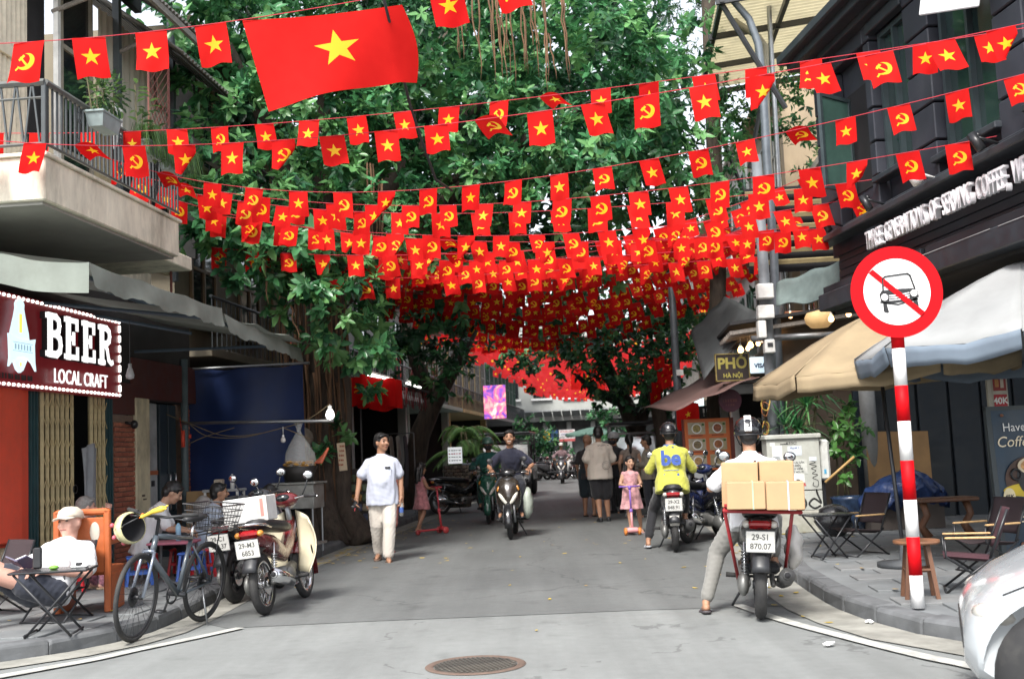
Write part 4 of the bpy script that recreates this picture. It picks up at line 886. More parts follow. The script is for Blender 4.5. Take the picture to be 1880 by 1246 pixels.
# ================================================================== TREES AND PLANTS
LT = np.array([(0,0,0),(.35,.5,.12),(.75,.36,-.03),(1,0,-.10),(.75,-.36,-.03),(.35,-.5,.12),(.5,0,-.02)])
LF = np.array([(0,1,2),(0,2,6),(6,2,3),(0,6,4),(0,4,5),(6,3,4)])
def norm(a): return a/np.maximum(np.linalg.norm(a, axis=-1, keepdims=True), 1e-9)
def leaf_cloud(name, rng, base, d, up, L_, W_, mi, mats, parent, bend=1.0):
    """base,d,up: (n,3) arrays -> one mesh of folded leaves"""
    d = norm(d); side = norm(np.cross(d, up)); nn = np.cross(side, d); n = len(base)
    T_ = LT[None]*np.ones((n,1,1))
    V = base[:,None]+d[:,None]*(T_[:,:,0:1]*L_[:,None,None])+side[:,None]*(T_[:,:,1:2]*W_[:,None,None])+nn[:,None]*(T_[:,:,2:3]*L_[:,None,None]*bend)
    Fc = (LF[None]+(np.arange(n)*7)[:,None,None]).reshape(-1,3)
    me = bpy.data.meshes.new(name); me.vertices.add(n*7); me.vertices.foreach_set('co', V.reshape(-1).astype(np.float32))
    nf = len(Fc); me.loops.add(nf*3); me.loops.foreach_set('vertex_index', Fc.reshape(-1).astype(np.int32))
    me.polygons.add(nf); me.polygons.foreach_set('loop_start', np.arange(0,nf*3,3,dtype=np.int32))
    for m in mats: me.materials.append(m)
    me.polygons.foreach_set('material_index', np.repeat(mi,6).astype(np.int32)); me.update(calc_edges=True)
    o = bpy.data.objects.new(name, me); COL.objects.link(o); o.parent = parent; o['kind'] = 'stuff'; return o
def blob_crown(name, seed, blobs, parent, per_m2=26, leaves=8, L_=.13, W_=.062, mats=None, probs=(.35,.45,.2), origin=Vector(), shell=.35, openness=1.0, clump=False):
    rng = np.random.default_rng(seed); B=[];D=[];UP=[];LL=[];WW=[];MI=[]
    for (c, R) in blobs:
        R = np.array(R if isinstance(R,(tuple,list)) else (R,R,R*.8)); n = max(4,int(4*PI*(R.mean()**2)*per_m2*openness/leaves*2.2))
        v = norm(rng.normal(size=(n,3))); r = rng.random(n)**shell
        if clump:
            kc = norm(rng.normal(size=(max(6,int(R.mean()*13)),3))); v = norm(kc[rng.integers(0,len(kc),n)]+rng.normal(size=(n,3))*.22); r = np.clip(.86+rng.normal(size=n)*.13,0,1.15)
        lump = 1+.22*np.sin(v[:,0]*5+seed)+.18*np.sin(v[:,1]*6+1)+.15*np.sin(v[:,2]*7+2)
        pc = np.array(c)+v*R*(r*lump)[:,None]
        axis = norm(v+np.array([0,-.25,.45])+rng.normal(size=(n,3))*.45)
        x = norm(np.cross(axis, rng.normal(size=(n,3)))); y = np.cross(axis, x)
        k = leaves
        ang = (np.arange(k)*2.399)[None]+rng.random((n,1))*6.28; el = np.linspace(.15,1.25,k)[None]+rng.normal(size=(n,k))*.15
        dd = (x[:,None]*np.cos(ang)[...,None]+y[:,None]*np.sin(ang)[...,None])*np.cos(el)[...,None]*1.0+axis[:,None]*np.sin(el)[...,None]*.8
        dd[...,2] -= .22
        bs = pc[:,None]+axis[:,None]*(np.linspace(-.07,.03,k)[None,:,None])
        B.append(bs.reshape(-1,3)); D.append(dd.reshape(-1,3)); UP.append((np.repeat(axis[:,None],k,1)+np.array([0,0,.6])).reshape(-1,3))
        sc = rng.uniform(.5,1.3,n*k); LL.append(L_*sc); WW.append(W_*sc*rng.uniform(.85,1.1,n*k))
        pm = rng.choice(len(probs), n, p=probs); MI.append(np.repeat(pm,k))
    B=np.concatenate(B)-np.array(origin); return leaf_cloud(name, rng, B, np.concatenate(D), np.concatenate(UP), np.concatenate(LL), np.concatenate(WW), np.concatenate(MI), mats or LEAFS, parent)
def wob(p0, p1, n, amp, rnd):
    p0 = V3(p0); p1 = V3(p1); return [p0.lerp(p1, i/n)+Vector((rnd.uniform(-amp,amp),rnd.uniform(-amp,amp),0 if i in (0,n) else rnd.uniform(-amp,amp)))*(0 if i in (0,n) else 1) for i in range(n+1)]
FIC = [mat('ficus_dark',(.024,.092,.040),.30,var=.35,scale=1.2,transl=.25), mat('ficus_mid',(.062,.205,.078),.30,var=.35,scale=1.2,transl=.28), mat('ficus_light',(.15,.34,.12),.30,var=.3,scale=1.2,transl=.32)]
ROOTM = mat('aerial_root', (.14,.075,.04), .9, var=.4, scale=10, stretch=(1,1,.2))
def A(px, py, Y): return tuple(at(px,py,Y))
tb = S(18.9, 1.55, SW)
banyan = thing('banyan_tree', 'huge banyan tree arching over the street, aerial roots on its trunk', 'tree', tb)
nb = [(420,60,17,1.3),(360,25,18,1.0),(330,10,17.2,.8),(450,-40,17.5,1.4),(480,230,16.6,.9),(405,165,17,.9),(560,190,17.2,1.2),(600,60,18,1.4),(700,60,18,1.4),(640,240,17.3,1.1),(760,240,18,1.2),(850,150,19.5,1.5),(840,30,20,1.5),(870,290,18,1.0),(960,220,18.2,1.1),(1010,80,19,1.6),(1100,140,17.5,1.4),(1080,270,17.2,1.15),(1190,200,18,1.1),(1230,265,18,.9),(1150,30,19,1.4),(1020,330,18,1.0),(930,390,18.8,1.0),(1110,370,19,1.0),(1180,320,19,.9),(1210,110,19.5,1.0),
 (375,300,15.6,.7),(400,365,15.4,.7),(410,430,15.4,.6),(440,490,15.5,.42),(520,470,15.7,.5),(565,420,16,.8),(600,520,15.9,.7),(655,590,16.1,.55),(560,575,16,.45),(480,340,16.6,.9),(610,330,17.4,1.0),(720,340,18.2,1.0),(690,440,17.2,.9),(760,420,18,.8),(830,400,18.5,.9),(590,640,16.2,.35),(690,650,16.6,.45),(1260,330,19,.8),(430,380,15.2,.6),(470,430,15.4,.55),(510,420,15.6,.5),(545,510,15.6,.5),(620,590,15.8,.5),(480,520,15.5,.35),(640,470,16.3,.6),(645,640,18.0,.38),(660,720,18.0,.32),(690,600,18.2,.5),(598,835,17.9,.2),(640,790,18.0,.25),(1090,460,20.5,.9),(860,470,20,.9),(980,470,20.5,.9)]
bl_ = [(A(x,y,Y),R) for x,y,Y,R in nb]
blob_crown('crown', 1, bl_, banyan, 22, 8, .195, .092, FIC, (.22,.46,.32), tb, clump=True)
deep = [(600,100,22,2.6),(800,50,23,2.6),(1000,150,23,2.6),(450,200,20.5,1.8),(700,300,22,2.2),(900,330,23,2.2),(1100,300,23,2.2),(520,400,19.5,1.4),(650,480,20,1.4),(780,460,22,1.7),(1000,440,24,2),(1180,200,23.5,1.8),(880,-60,22,2.6),(1100,-40,22,2.4),(1000,260,25.5,2.4),(1120,180,25.5,2.4),(820,250,25,2.4),(900,420,26,2.2),(700,180,24.5,2.2),(640,-80,21,2.4),(480,-20,21,2.0),(1220,380,23,1.3)]
blob_crown('inner_crown', 2, [(A(x,y,Y),R) for x,y,Y,R in deep], banyan, 11, 8, .24, .125, FIC, (.65,.3,.05), tb, shell=.55)  # mostly dark leaves: deep shade inside the crown put into leaf colour
rnd = random.Random(4); lt = Vector(tb)
def loc_(p): return V3(p)-lt
bm = MB().sh(True)
for k in range(16):                                           # fused stems
    a = k*2.399; r = .10+.34*(k/15)**.7; q = Vector((r*math.cos(a)*1.05, r*math.sin(a)*.9,0)); top = q*.75+Vector((.05,.3,4.2+rnd.uniform(-.3,.8)))
    pts = wob(q+Vector((0,0,-.1)), top, 8, .05, rnd); pts[0] = pts[0]+q*.8
    rr = rnd.uniform(.10,.19); bm.tube(pts, [rr*1.6]+[rr*rnd.uniform(.8,1.15) for _ in range(7)]+[rr*.8], 9)
for px,py,Y,r0 in ((420,80,17.5,.17),(600,60,19,.2),(840,30,20,.22),(1000,100,20,.2),(1150,160,19,.16),(520,470,16.3,.09),(430,400,16,.09),(700,450,18,.12),(640,560,16.6,.07),(960,300,19,.14)):
    e = loc_(A(px,py,Y)); m0 = Vector((.05,.3,3.6+rnd.uniform(0,.8))); mid = m0.lerp(e,.5)+Vector((0,.2,.5)); pts = [m0, m0.lerp(mid,.5)+Vector((0,0,.12)), mid, mid.lerp(e,.5)+Vector((rnd.uniform(-.1,.1),0,.1)), e]
    bm.tube(pts, [r0*1.3,r0*1.1,r0*.85,r0*.6,r0*.3], 8)
bm.tube([(0,-.3,.05),(-.5,-.35,.28),(-.85,-.4,.55),(-1.05,-.35,.25),(-1.15,-.3,-.05)],[.22,.17,.14,.13,.12],9)   # buttress root
bm.tube([(-.15,-.2,1.7),(-.6,-.3,1.0),(-.95,-.35,.5),(-1.05,-.35,-.05)],[.12,.12,.11,.12],9)
bm.build('trunk', BARK, banyan)
bm = MB().sh(True); bm.lathe([(.0,.0),(.17,.0),(.19,.05),(.17,.10),(0,.10)],(-.12,-.66,1.62),(.15,-1,.1),14); bm.build('cut_knot', mat('cut_wood',(.17,.145,.115),.9,var=.4,scale=15), banyan)
for k in range(46):                                           # roots hugging the trunk
    a = rnd.uniform(-2.9,.2); r = rnd.uniform(.42,.56); z0 = rnd.uniform(2.4,4.6); z1 = rnd.uniform(.0,1.9)
    bm = MB().sh(True); bm.tube(wob((r*math.cos(a),r*math.sin(a),z0),(r*1.03*math.cos(a+.1),r*1.03*math.sin(a+.1),z1),6,.03,rnd), [.022,.02,.018,.016,.013,.01,.006], 5); bm.build('aerial_root', ROOTM, banyan)
for px0,y0,y1,Y in ((868,-20,120,16.6),(880,-20,155,16.8),(893,-20,140,16.9),(905,-20,160,16.7),(915,-20,180,16.5),(930,-20,160,17),(952,-20,175,16.6),(963,-10,155,16.7),(972,-20,150,16.9),(998,-20,175,16.4),(1028,-10,190,16.4),(845,-20,85,17),(838,-20,110,17.2),(1000,60,160,16.4),(535,560,640,15.6),(478,470,560,15.2),(545,470,640,16),(600,540,700,16.2),(700,330,560,17.6),(742,360,620,18),(680,300,520,17.4)):
    p = at(px0,y0,Y); q = at(px0+rnd.uniform(6,20),y1,Y); bm = MB().sh(True)
    for j in range(rnd.choice((1,2,3))):
        o_ = Vector((rnd.uniform(-.05,.05),rnd.uniform(-.05,.05),0)); f_ = rnd.uniform(.7,1); bm.tube(wob(loc_(p)+o_, loc_(p.lerp(q,f_))+o_, 6, .025, rnd), [.016,.016,.014,.013,.011,.008,.003], 5)
    bm.build('aerial_root', ROOTM, banyan)
# trees farther along
def far_tree(label, base, stems, blobs, seed, L_=.2, W_=.1, probs=(.5,.4,.1), per=12, mats=None, name='street_tree'):
    T = thing(name, label, 'tree', base); r_ = random.Random(seed); b0 = V3(base)
    bm = MB().sh(True)
    for pts, rr in stems: bm.tube([V3(p)-b0 for p in pts], rr, 9)
    bm.build('trunk', BARK, T)
    blob_crown('crown', seed, blobs, T, per, 8, L_, W_, mats or FIC, probs, base, shell=.45)
    return T
b = gr(1172,905,SW); Yb = 31.0
b = at(1178,880,31.0)
far_tree('dark street tree with a forked leaning trunk behind the beige shirted man', (b.x,31,.1), [([(b.x,31,.0),A(1172,800,31),A(1150,745,31),A(1120,690,30.5),A(1100,640,30)],[.30,.27,.24,.20,.14]),([A(1170,790,31),A(1190,720,31),A(1215,660,31)],[.22,.18,.12]),([A(1150,745,31),A(1095,720,30),A(1060,690,29)],[.13,.1,.06])],
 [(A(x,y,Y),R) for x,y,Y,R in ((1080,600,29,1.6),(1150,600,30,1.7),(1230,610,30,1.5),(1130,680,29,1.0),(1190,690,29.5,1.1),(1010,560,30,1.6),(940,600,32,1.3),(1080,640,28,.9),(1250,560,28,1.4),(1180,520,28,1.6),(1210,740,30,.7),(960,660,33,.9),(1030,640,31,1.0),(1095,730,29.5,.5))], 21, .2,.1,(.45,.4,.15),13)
b = at(1222,880,27)
far_tree('slender street tree wound with ivy beside the brown awning', (b.x,27,.1), [([(b.x,27,0),A(1218,800,27),A(1205,740,27),A(1195,690,27)],[.22,.19,.17,.15])], [(A(x,y,27),R) for x,y,R in ((1195,680,.7),(1200,740,.35),(1235,640,.8),(1160,700,.55),(1240,720,.4))], 22, .15,.08,(.2,.5,.3),24)
b = at(745,900,28)
far_tree('dark leaning tree behind the banyan on the left pavement', (b.x,28,.1), [([(b.x,28,0),A(770,800,28),A(795,740,28),A(845,650,28),A(870,600,28)],[.28,.26,.24,.19,.14]),([A(795,740,28),A(755,640,28),A(740,580,28)],[.2,.17,.13])],
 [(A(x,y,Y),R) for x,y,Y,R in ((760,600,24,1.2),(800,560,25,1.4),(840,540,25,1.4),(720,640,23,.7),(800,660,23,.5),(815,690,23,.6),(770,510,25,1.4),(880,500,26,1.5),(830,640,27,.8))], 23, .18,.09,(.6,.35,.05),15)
# feathery tree with a rough straight trunk by the terrace
b = at(1305,900,21.5)
FEATH = [mat('feather_leaf',(.09,.17,.085),.5,var=.3,scale=1.5,transl=.35), mat('feather_leaf2',(.13,.22,.11),.5,var=.3,scale=1.5,transl=.35), mat('feather_dark',(.05,.11,.06),.5,var=.3,transl=.3)]
far_tree('tall tree with straight rusty brown trunk and feathery leaves', (b.x,21.5,.1), [([(b.x,21.5,0),A(1318,500,21.5),A(1308,200,21.5),A(1300,0,21.5),A(1296,-100,21.5)],[.17,.16,.15,.14,.13])], [(A(x,y,22),R) for x,y,R in ((1260,20,.9),(1255,100,.8),(1240,170,.7),(1280,-30,.9),(1210,20,.7),(1290,180,.5),(1275,280,.6),(1310,330,.6))], 24, .11,.03,(.4,.4,.2),26, FEATH, 'feathery_tree')
# climbers on the terrace
def shrub(label, name, base, blobs, seed, L_, W_, mats, probs, per=40, stems=(), cat='plant', group=None):
    T = thing(name, label, cat, base, 0, group); b0 = V3(base); bm = MB().sh(True)
    for pts, r in stems: bm.tube([V3(p)-b0 for p in pts], r, 6)
    if stems: bm.build('stems', STEM, T)
    blob_crown('foliage', seed, blobs, T, per, 7, L_, W_, mats, probs, base, shell=.5); return T
shrub('dense climber hanging over the terrace edge under the corrugated canopy', 'climber', A(1380,330,20.6), [(A(x,y,20.6),R) for x,y,R in ((1345,205,.45),(1330,250,.4),(1390,190,.5),(1450,165,.55),(1480,130,.45),(1370,240,.5),(1420,230,.4),(1345,300,.35),(1350,360,.4),(1380,390,.4),(1480,240,.4),(1495,300,.4),(1330,170,.4),(1320,390,.4))], 31, .13,.06, FIC, (.3,.45,.25), 34)
# glossy shrub and spiky plant beside the cabinet
GLOSS = [mat('gloss_leaf',(.06,.17,.045),.3,var=.25,transl=.25), mat('gloss_leaf2',(.10,.26,.06),.3,var=.25,transl=.3), mat('gloss_dark',(.03,.085,.03),.3,var=.3,transl=.2)]
p = A(1550,940,16.4)
shrub('bright glossy leaved shrub in front of the brown wall by the cabinet', 'glossy_shrub', (p[0],16.4,.12), [(A(x,y,16.3),R) for x,y,R in ((1550,740,.24),(1540,790,.30),(1575,780,.26),(1560,830,.30),(1530,830,.2),(1550,870,.22))], 32, .14,.065, GLOSS, (.3,.4,.3), 30, [([(p[0]+dx,16.4,.12),(p[0]+dx*.5,16.4,.9),A(x,760,16.35)],[.014,.012,.006]) for dx,x in ((-.1,1530),(.05,1550),(.12,1580))])
def spiky(label, base, crowns, n, L_, mats, seed, name='spiky_plant'):
    T = thing(name, label, 'plant', base); r_ = random.Random(seed); b0 = V3(base); bm = MB(); st = MB().sh(True)
    for c, k in crowns:
        c = V3(c)-b0; st.tube([Vector((c.x*.3,c.y*.3,0)), c*.6, c],[.03,.025,.02],6)
        for i in range(k):
            az = r_.uniform(0,6.28); el = r_.uniform(-.1,1.3); l = L_*r_.uniform(.7,1.1); d = Vector((math.cos(az)*math.cos(el),math.sin(az)*math.cos(el),math.sin(el))); s_ = d.cross(Vector((0,0,1))); s_ = (s_.normalized() if s_.length > .01 else Vector((1,0,0)))*.016
            pts = [c+d*(l*t)+Vector((0,0,-l*.55*t*t*math.cos(el))) for t in (0,.3,.6,.85,1)]; ws = (.6,1,.8,.45,.05)
            bm.mat(r_.choice((0,1,1,2))); bm.add([p_-s_*w_ for p_,w_ in zip(pts,ws)]+[p_+s_*w_ for p_,w_ in zip(pts,ws)], [(j,j+1,6+j,5+j) for j in range(4)])
    st.build('stem', STEM, T); o = bm.build('foliage', mats, T); o['kind'] = 'stuff'; return T
p = A(1478,940,16.6); spiky('tall spiky leaved plant standing behind the electric cabinet', (p[0],16.6,.12), [(A(1480,745,16.6),80),(A(1465,790,16.5),60),(A(1500,720,16.7),50),(A(1440,780,16.6),40)], 0, .62, FIC, 5)
def palm(label, base, fronds, seed, L_=1.5):
    T = thing('areca_palm', label, 'palm', base); r_ = random.Random(seed); bm = MB(); st = MB().sh(True)
    for k in range(fronds):
        az = r_.uniform(0,6.28); h = r_.uniform(.8,2.0); o_ = Vector((r_.uniform(-.15,.15),r_.uniform(-.15,.15),0)); out = Vector((math.cos(az),math.sin(az),0)); l = L_*r_.uniform(.7,1.1)
        pts = [o_+Vector((0,0,h))*t for t in (0,.5,1)]+[o_+Vector((0,0,h))+out*(l*t)+Vector((0,0,l*(.75*t-.95*t*t))) for t in (.2,.4,.6,.8,1)]
        st.tube(pts, [.02,.018,.015,.012,.01,.008,.006,.003], 5)
        for j in range(46):
            t = .1+.9*j/46; p_ = o_+Vector((0,0,h))+out*(l*t)+Vector((0,0,l*(.75*t-.95*t*t))); tang = (out+Vector((0,0,.75-1.9*t))).normalized(); sd_ = out.cross(Vector((0,0,1)))
            for s_ in (-1,1):
                d = (sd_*s_+tang*.7+Vector((0,0,-.25))).normalized(); bm.mat(r_.choice((0,1,1))); leaf_mesh(bm, p_, d, .34*(1-.5*abs(t-.4)), .014, Vector((0,0,1)), .35)
    st.build('stems', STEM, T); o = bm.build('fronds', [LEAFG, LEAFL], T); o['kind'] = 'stuff'; return T
q = at(858,890,33); palm('feathery palm clump beside the lit signboard on the left pavement', (q.x,33,.12), 22, 8, 1.2)
q = at(1232,860,29); palm('small palm growing behind the menu board on the right pavement', (q.x+.5,29,.12), 12, 9, 1.1)
# ================================================================== BUNTING
def flag_mat(name, emblem):
    m = bpy.data.materials.new(name); m.use_nodes = True; t = m.node_tree; nd = t.nodes; L = t.links; b = nd['Principled BSDF']; out = nd['Material Output']; x = NX(t)
    uv = nd.new('ShaderNodeUVMap'); sp_ = nd.new('ShaderNodeSeparateXYZ'); L.new(uv.outputs[0], sp_.inputs[0])
    ux, uy = sp_.outputs[0], sp_.outputs[1]                      # emblem-centred coordinates
    def inside_star(R, ri):
        r = x.m('SQRT', x.m('ADD', x.m('MULTIPLY',ux,ux), x.m('MULTIPLY',uy,uy))); a = x.m('ARCTAN2', ux, uy); seg = 2*PI/5
        a = x.m('ABSOLUTE', x.m('SUBTRACT', x.m('FLOORED_MODULO', x.m('ADD', a, seg/2), seg), seg/2))
        px_ = x.m('MULTIPLY', r, x.m('COSINE', a)); py_ = x.m('MULTIPLY', r, x.m('SINE', a))
        tip = (R,0); no = (ri*math.cos(seg/2), ri*math.sin(seg/2)); ex, ey = no[0]-tip[0], no[1]-tip[1]
        cr_ = x.m('SUBTRACT', x.m('MULTIPLY', x.m('SUBTRACT', px_, tip[0]), ey), x.m('MULTIPLY', py_, ex))
        s_ = 1 if (0-tip[0])*ey-0*ex > 0 else -1
        return x.m('GREATER_THAN', x.m('MULTIPLY', cr_, s_), 0)
    def circ(cx, cy, R): return x.m('LESS_THAN', x.m('ADD', x.m('POWER', x.m('SUBTRACT',ux,cx),2), x.m('POWER', x.m('SUBTRACT',uy,cy),2)), R*R)
    def bar(cx, cy, ang, hl, hw):
        c, s_ = math.cos(ang), math.sin(ang); dx = x.m('SUBTRACT',ux,cx); dy = x.m('SUBTRACT',uy,cy)
        a = x.m('ABSOLUTE', x.m('ADD', x.m('MULTIPLY',dx,c), x.m('MULTIPLY',dy,s_))); q = x.m('ABSOLUTE', x.m('SUBTRACT', x.m('MULTIPLY',dy,c), x.m('MULTIPLY',dx,s_)))
        return x.m('MULTIPLY', x.m('LESS_THAN',a,hl), x.m('LESS_THAN',q,hw))
    if emblem == 'star': mask = inside_star(.26, .10)
    else:
        k = .24
        cres = x.m('MULTIPLY', circ(.02*k/.24, 0, k*.98), x.m('SUBTRACT', 1.0, circ(-.055, .035, k*.80)))
        cut = x.m('SUBTRACT', 1.0, x.m('MULTIPLY', x.m('LESS_THAN', x.m('ADD', ux, uy), -.10), x.m('GREATER_THAN', uy, -.12)))
        mask = x.m('MAXIMUM', x.m('MULTIPLY', cres, cut), bar(-.17,-.20,PI/4,.065,.030)); mask = x.m('MAXIMUM', mask, bar(.0,-.02,-PI/4,.23,.026)); mask = x.m('MAXIMUM', mask, bar(-.115,.115,PI/4,.095,.042))
    nz = nd.new('ShaderNodeTexNoise'); nz.inputs['Scale'].default_value = 9; tc = nd.new('ShaderNodeTexCoord'); L.new(tc.outputs['Object'], nz.inputs['Vector'])
    oi = nd.new('ShaderNodeObjectInfo'); red = x.mixc(x.m('ADD', x.m('MULTIPLY', nz.outputs[0], .4), x.m('MULTIPLY', oi.outputs['Random'], .6)), (.52,.004,.006), (.74,.020,.016)); c = x.mixc(mask, red, x.mixc(oi.outputs['Random'], (.88,.42,.012), (.92,.60,.05)))
    L.new(c, b.inputs['Base Color']); b.inputs['Roughness'].default_value = .8; b.inputs['Specular IOR Level'].default_value = .12
    tr = nd.new('ShaderNodeBsdfTranslucent'); L.new(c, tr.inputs[0]); ms = nd.new('ShaderNodeMixShader'); ms.inputs[0].default_value = .45
    L.new(b.outputs[0], ms.inputs[1]); L.new(tr.outputs[0], ms.inputs[2]); L.new(ms.outputs[0], out.inputs[0]); MATS[name] = m; return m
FSTAR = flag_mat('flag_star', 'star'); FHAM = flag_mat('flag_hammer', 'hammer')
CORDM = mat('red_cord', (.45,.03,.05), .8, var=.1)
def flag_mesh(w_, h, seed, m, style=0, nu=8, nv=10, escale=1.0):
    """cloth hanging from z=0 along x, blown and creased; UV is centred on the emblem"""
    r = random.Random(seed); bm = MB().sh(True); skew = r.uniform(-.06,.20); fl = r.uniform(-.35,.3); am = r.uniform(.02,.08)*w_*3; ph = r.uniform(0,6); fold = r.uniform(-1,1)
    def fn(u_, v_):
        X = (u_-.5)*w_; Z = -v_*h; k = v_
        y = am*math.sin(u_*5+ph+v_*2.5)*k*.6+fl*h*k*k*.5
        X += skew*h*k
        if style == 1:   # lower corner curled up
            c = max(0, u_+v_-1.25); Z += c*h*.75; y += c*.10*fold/abs(fold or 1); X -= c*w_*.45
        if style == 2:   # whipped up along the cord
            Z = -h*(.55*v_-.18*v_*v_)+.12*h*math.sin(u_*3); y += h*.55*k; X += .18*w_*k
        if style == 3:   # folded in half sideways
            X = X*(1-.55*k); y += .05*math.sin(u_*9)*k
        return (X, y, Z+.01*math.sin(u_*7+ph)*k)
    bm.grid(fn, nu, nv); me = bm.mesh('flag', m); uvl = me.uv_layers.new(name='UVMap')
    s_ = max(w_, .0001)
    for lp in me.loops:
        i = lp.vertex_index; u_ = (i % (nu+1))/nu; v_ = (i//(nu+1))/nv
        uvl.data[lp.index].uv = ((u_-.5)*w_/(.27*escale), (.5-v_)*h/(.27*escale))
    return me
FW, FH_ = .225, .30
FLM = []
for k in range(30):
    st_ = [0,0,0,1,0,0,0,0,0,2,0,0,0,1,0][k%15]
    FLM.append((flag_mesh(FW,FH_,100+k,FSTAR,st_), flag_mesh(FW,FH_,100+k,FHAM,st_)))
FLM_S = flag_mesh(FW*.62,FH_*.72,300,FSTAR,0,6,8)
def sag_pts(p0, pm, p1, n):
    """parabola through three points"""
    out = []
    t = .5
    for i in range(n+1):
        s_ = i/n; out.append(p0*((1-s_)*(1-2*s_))+pm*(4*s_*(1-s_))+p1*(s_*(2*s_-1)))
    return out
frnd = random.Random(77)
def bunting(label, ctrl, spacing, scale=1.0, seed=0, pats=None, miss=.0, start=.1, cord_r=.004, jitter=.06, skip=None, parent_group='strings of red flags across the street'):
    """ctrl: 3 world points (left, middle, right)"""
    r = random.Random(seed); pts = sag_pts(*ctrl, 40); T = thing('bunting_string', label, 'bunting', pts[0], 0, parent_group); o0 = V3(pts[0])
    bm = MB(); bm.tube([p-o0 for p in pts], cord_r, 5); bm.build('cord', CORDM, T)
    acc = 0; nxt = start; k = 0
    for a, b_ in zip(pts, pts[1:]):
        d = (b_-a).length
        while acc+d >= nxt:
            p = a.lerp(b_, (nxt-acc)/d); dr = (b_-a).normalized()
            if r.random() >= miss and not (skip and skip[0] < p.x < skip[1]):
                v = r.randrange(30); e = (k if r.random() < .8 else k+1) % 2
                if pats: e = pats[k % len(pats)]
                o = inst('flag', FLM[v][e], T, p-o0, (r.uniform(-.25,.12), -math.atan2(dr.z, math.hypot(dr.x,dr.y))*.8, math.atan2(dr.y,dr.x)+r.uniform(-.18,.18)), (scale*r.uniform(.94,1.06),)*3)
            k += 1; nxt += spacing*(1+r.uniform(-jitter,jitter))
        acc += d
    return T
# nearest strings, surveyed one by one
bunting('nearest bunting string at top left, carrying the one very large flag', (at(-330,75,9.2), at(420,40,9.0), at(1350,-160,9.4)), .50, 1.2, 1, [1,0,0,0], start=1.86, skip=(-2.12,-.70))
big = thing('large_flag', 'very large red flag with yellow star at the top of the picture', 'flag', at(445,38,9.0))
bw_, bh_ = 1.36, .76
bmf = MB().sh(True)
def bigfn(u_, v_):
    tl = at(445,38,9.02); tr_ = at(738,9,9.02); bl__ = at(490,201,8.85); br_ = at(762,140,9.1)
    p = (tl*(1-u_)+tr_*u_)*(1-v_)+(bl__*(1-u_)+br_*u_)*v_
    p = p+Vector((0,.07*math.sin(u_*7+v_*2)*v_+.10*math.sin(u_*3.3)*v_+(.16*max(0,u_-.88)/.12*v_),.035*math.sin(u_*PI)*v_*(1-.2*v_)*2-.02*math.sin(u_*PI)))
    if u_ > .9: p = p+Vector((.06*math.sin((v_)*PI),0,0))*((u_-.9)/.1)
    return p-at(445,38,9.0)
bmf.grid(bigfn, 36, 22); bme = bmf.mesh('cloth', FSTAR); uvl = bme.uv_layers.new(name='UVMap')
for lp in bme.loops:
    i = lp.vertex_index; u_ = (i % 37)/36; v_ = (i//37)/22; uvl.data[lp.index].uv = ((u_-.54)*bw_/.80, (.46-v_)*bh_/.72)
inst('cloth', bme, big)
bunting('second bunting string, rising from the balcony towards the coffee house windows', (at(-260,232,11.2), at(560,222,11.0), at(2050,25,8.6)), .48, .88, 2, [0,1,0,0,0,0], start=.34)
bunting('third bunting string with larger flags just below the big flag', (at(-200,232,9.6), at(640,247,9.4), at(2060,5,8.2)), .455, .90, 3, [1,0,0,0,1,0,0], start=.32)
bunting('fourth bunting string sagging below the big flag, star and hammer flags by turns', (at(170,280,11.6), at(800,346,11.6), at(1960,115,9.3)), .47, .88, 4, [0,1], start=.30)
bunting('fifth bunting string reaching the right hand spot lamps', (at(230,318,12.8), at(850,376,12.8), at(1830,250,10.3)), .46, .96, 5, [1,0,0,1], start=.2)
bunting('sixth bunting string, slack between the balcony end and the lamp post', (at(270,338,13.4), at(820,392,13.5), at(1600,330,12.6)), .48, .97, 15, [0,0,1], start=.25)
bunting('loose bunting string ending at the coffee house ledge', (at(380,392,14.3), at(950,432,14.4), at(1580,362,13.9)), .45, .97, 6, [0,1,1,0], start=.15)
bunting('bunting string tied lower on the left, crossing behind the leaves', (at(300,360,14.0), at(800,440,14.6), at(1500,420,14.6)), .44, .97, 7, [1,0], start=.2)
bunting('bunting string whose left end hangs over the awning', (at(375,452,15.2), at(830,466,15.4), at(1480,415,15.2)), .44, .97, 8, [1,0,1,0,0], start=.2)
bunting('bunting string starting over the torn awning end', (at(455,455,15.9), at(900,478,16.2), at(1420,445,16.2)), .44, .97, 9, [1,0], start=.2)
bunting('bunting string with its left end among hanging leaves', (at(600,514,15.6), at(960,500,16.9), at(1410,470,17.0)), .44, .97, 10, [0,1], start=.15)
# receding strings
NAMES = ['under the crown of the banyan']
Yv = 17.4; i = 0
ordn = ['first','second','third','fourth','fifth','sixth','seventh','eighth','ninth','tenth','eleventh','twelfth','thirteenth','fourteenth','fifteenth','sixteenth','seventeenth','eighteenth','nineteenth','twentieth','twenty-first','twenty-second','twenty-third','twenty-fourth']
while Yv < 34 and i < 24:
    r = random.Random(500+i); a_ = Yv; pl = S(a_+r.uniform(-.8,.8), 1.2+r.uniform(-.4,1.0), 4.75+r.uniform(-.15,.25)); pr = S(a_+r.uniform(-.8,.8), 9.4+r.uniform(-.8,.4), 5.25+r.uniform(-.25,.3)); pm = (pl+pr)/2; pm.z = 4.32+r.uniform(-.12,.16)
    bunting('red bunting string under the crowns, the %s from the front of the dense rows' % ordn[i], (pl,pm,pr), .44, .97, 30+i, [r.randrange(2) for _ in range(7)], .04, start=r.uniform(.1,.4), cord_r=.005)
    Yv += .62+.012*i; i += 1
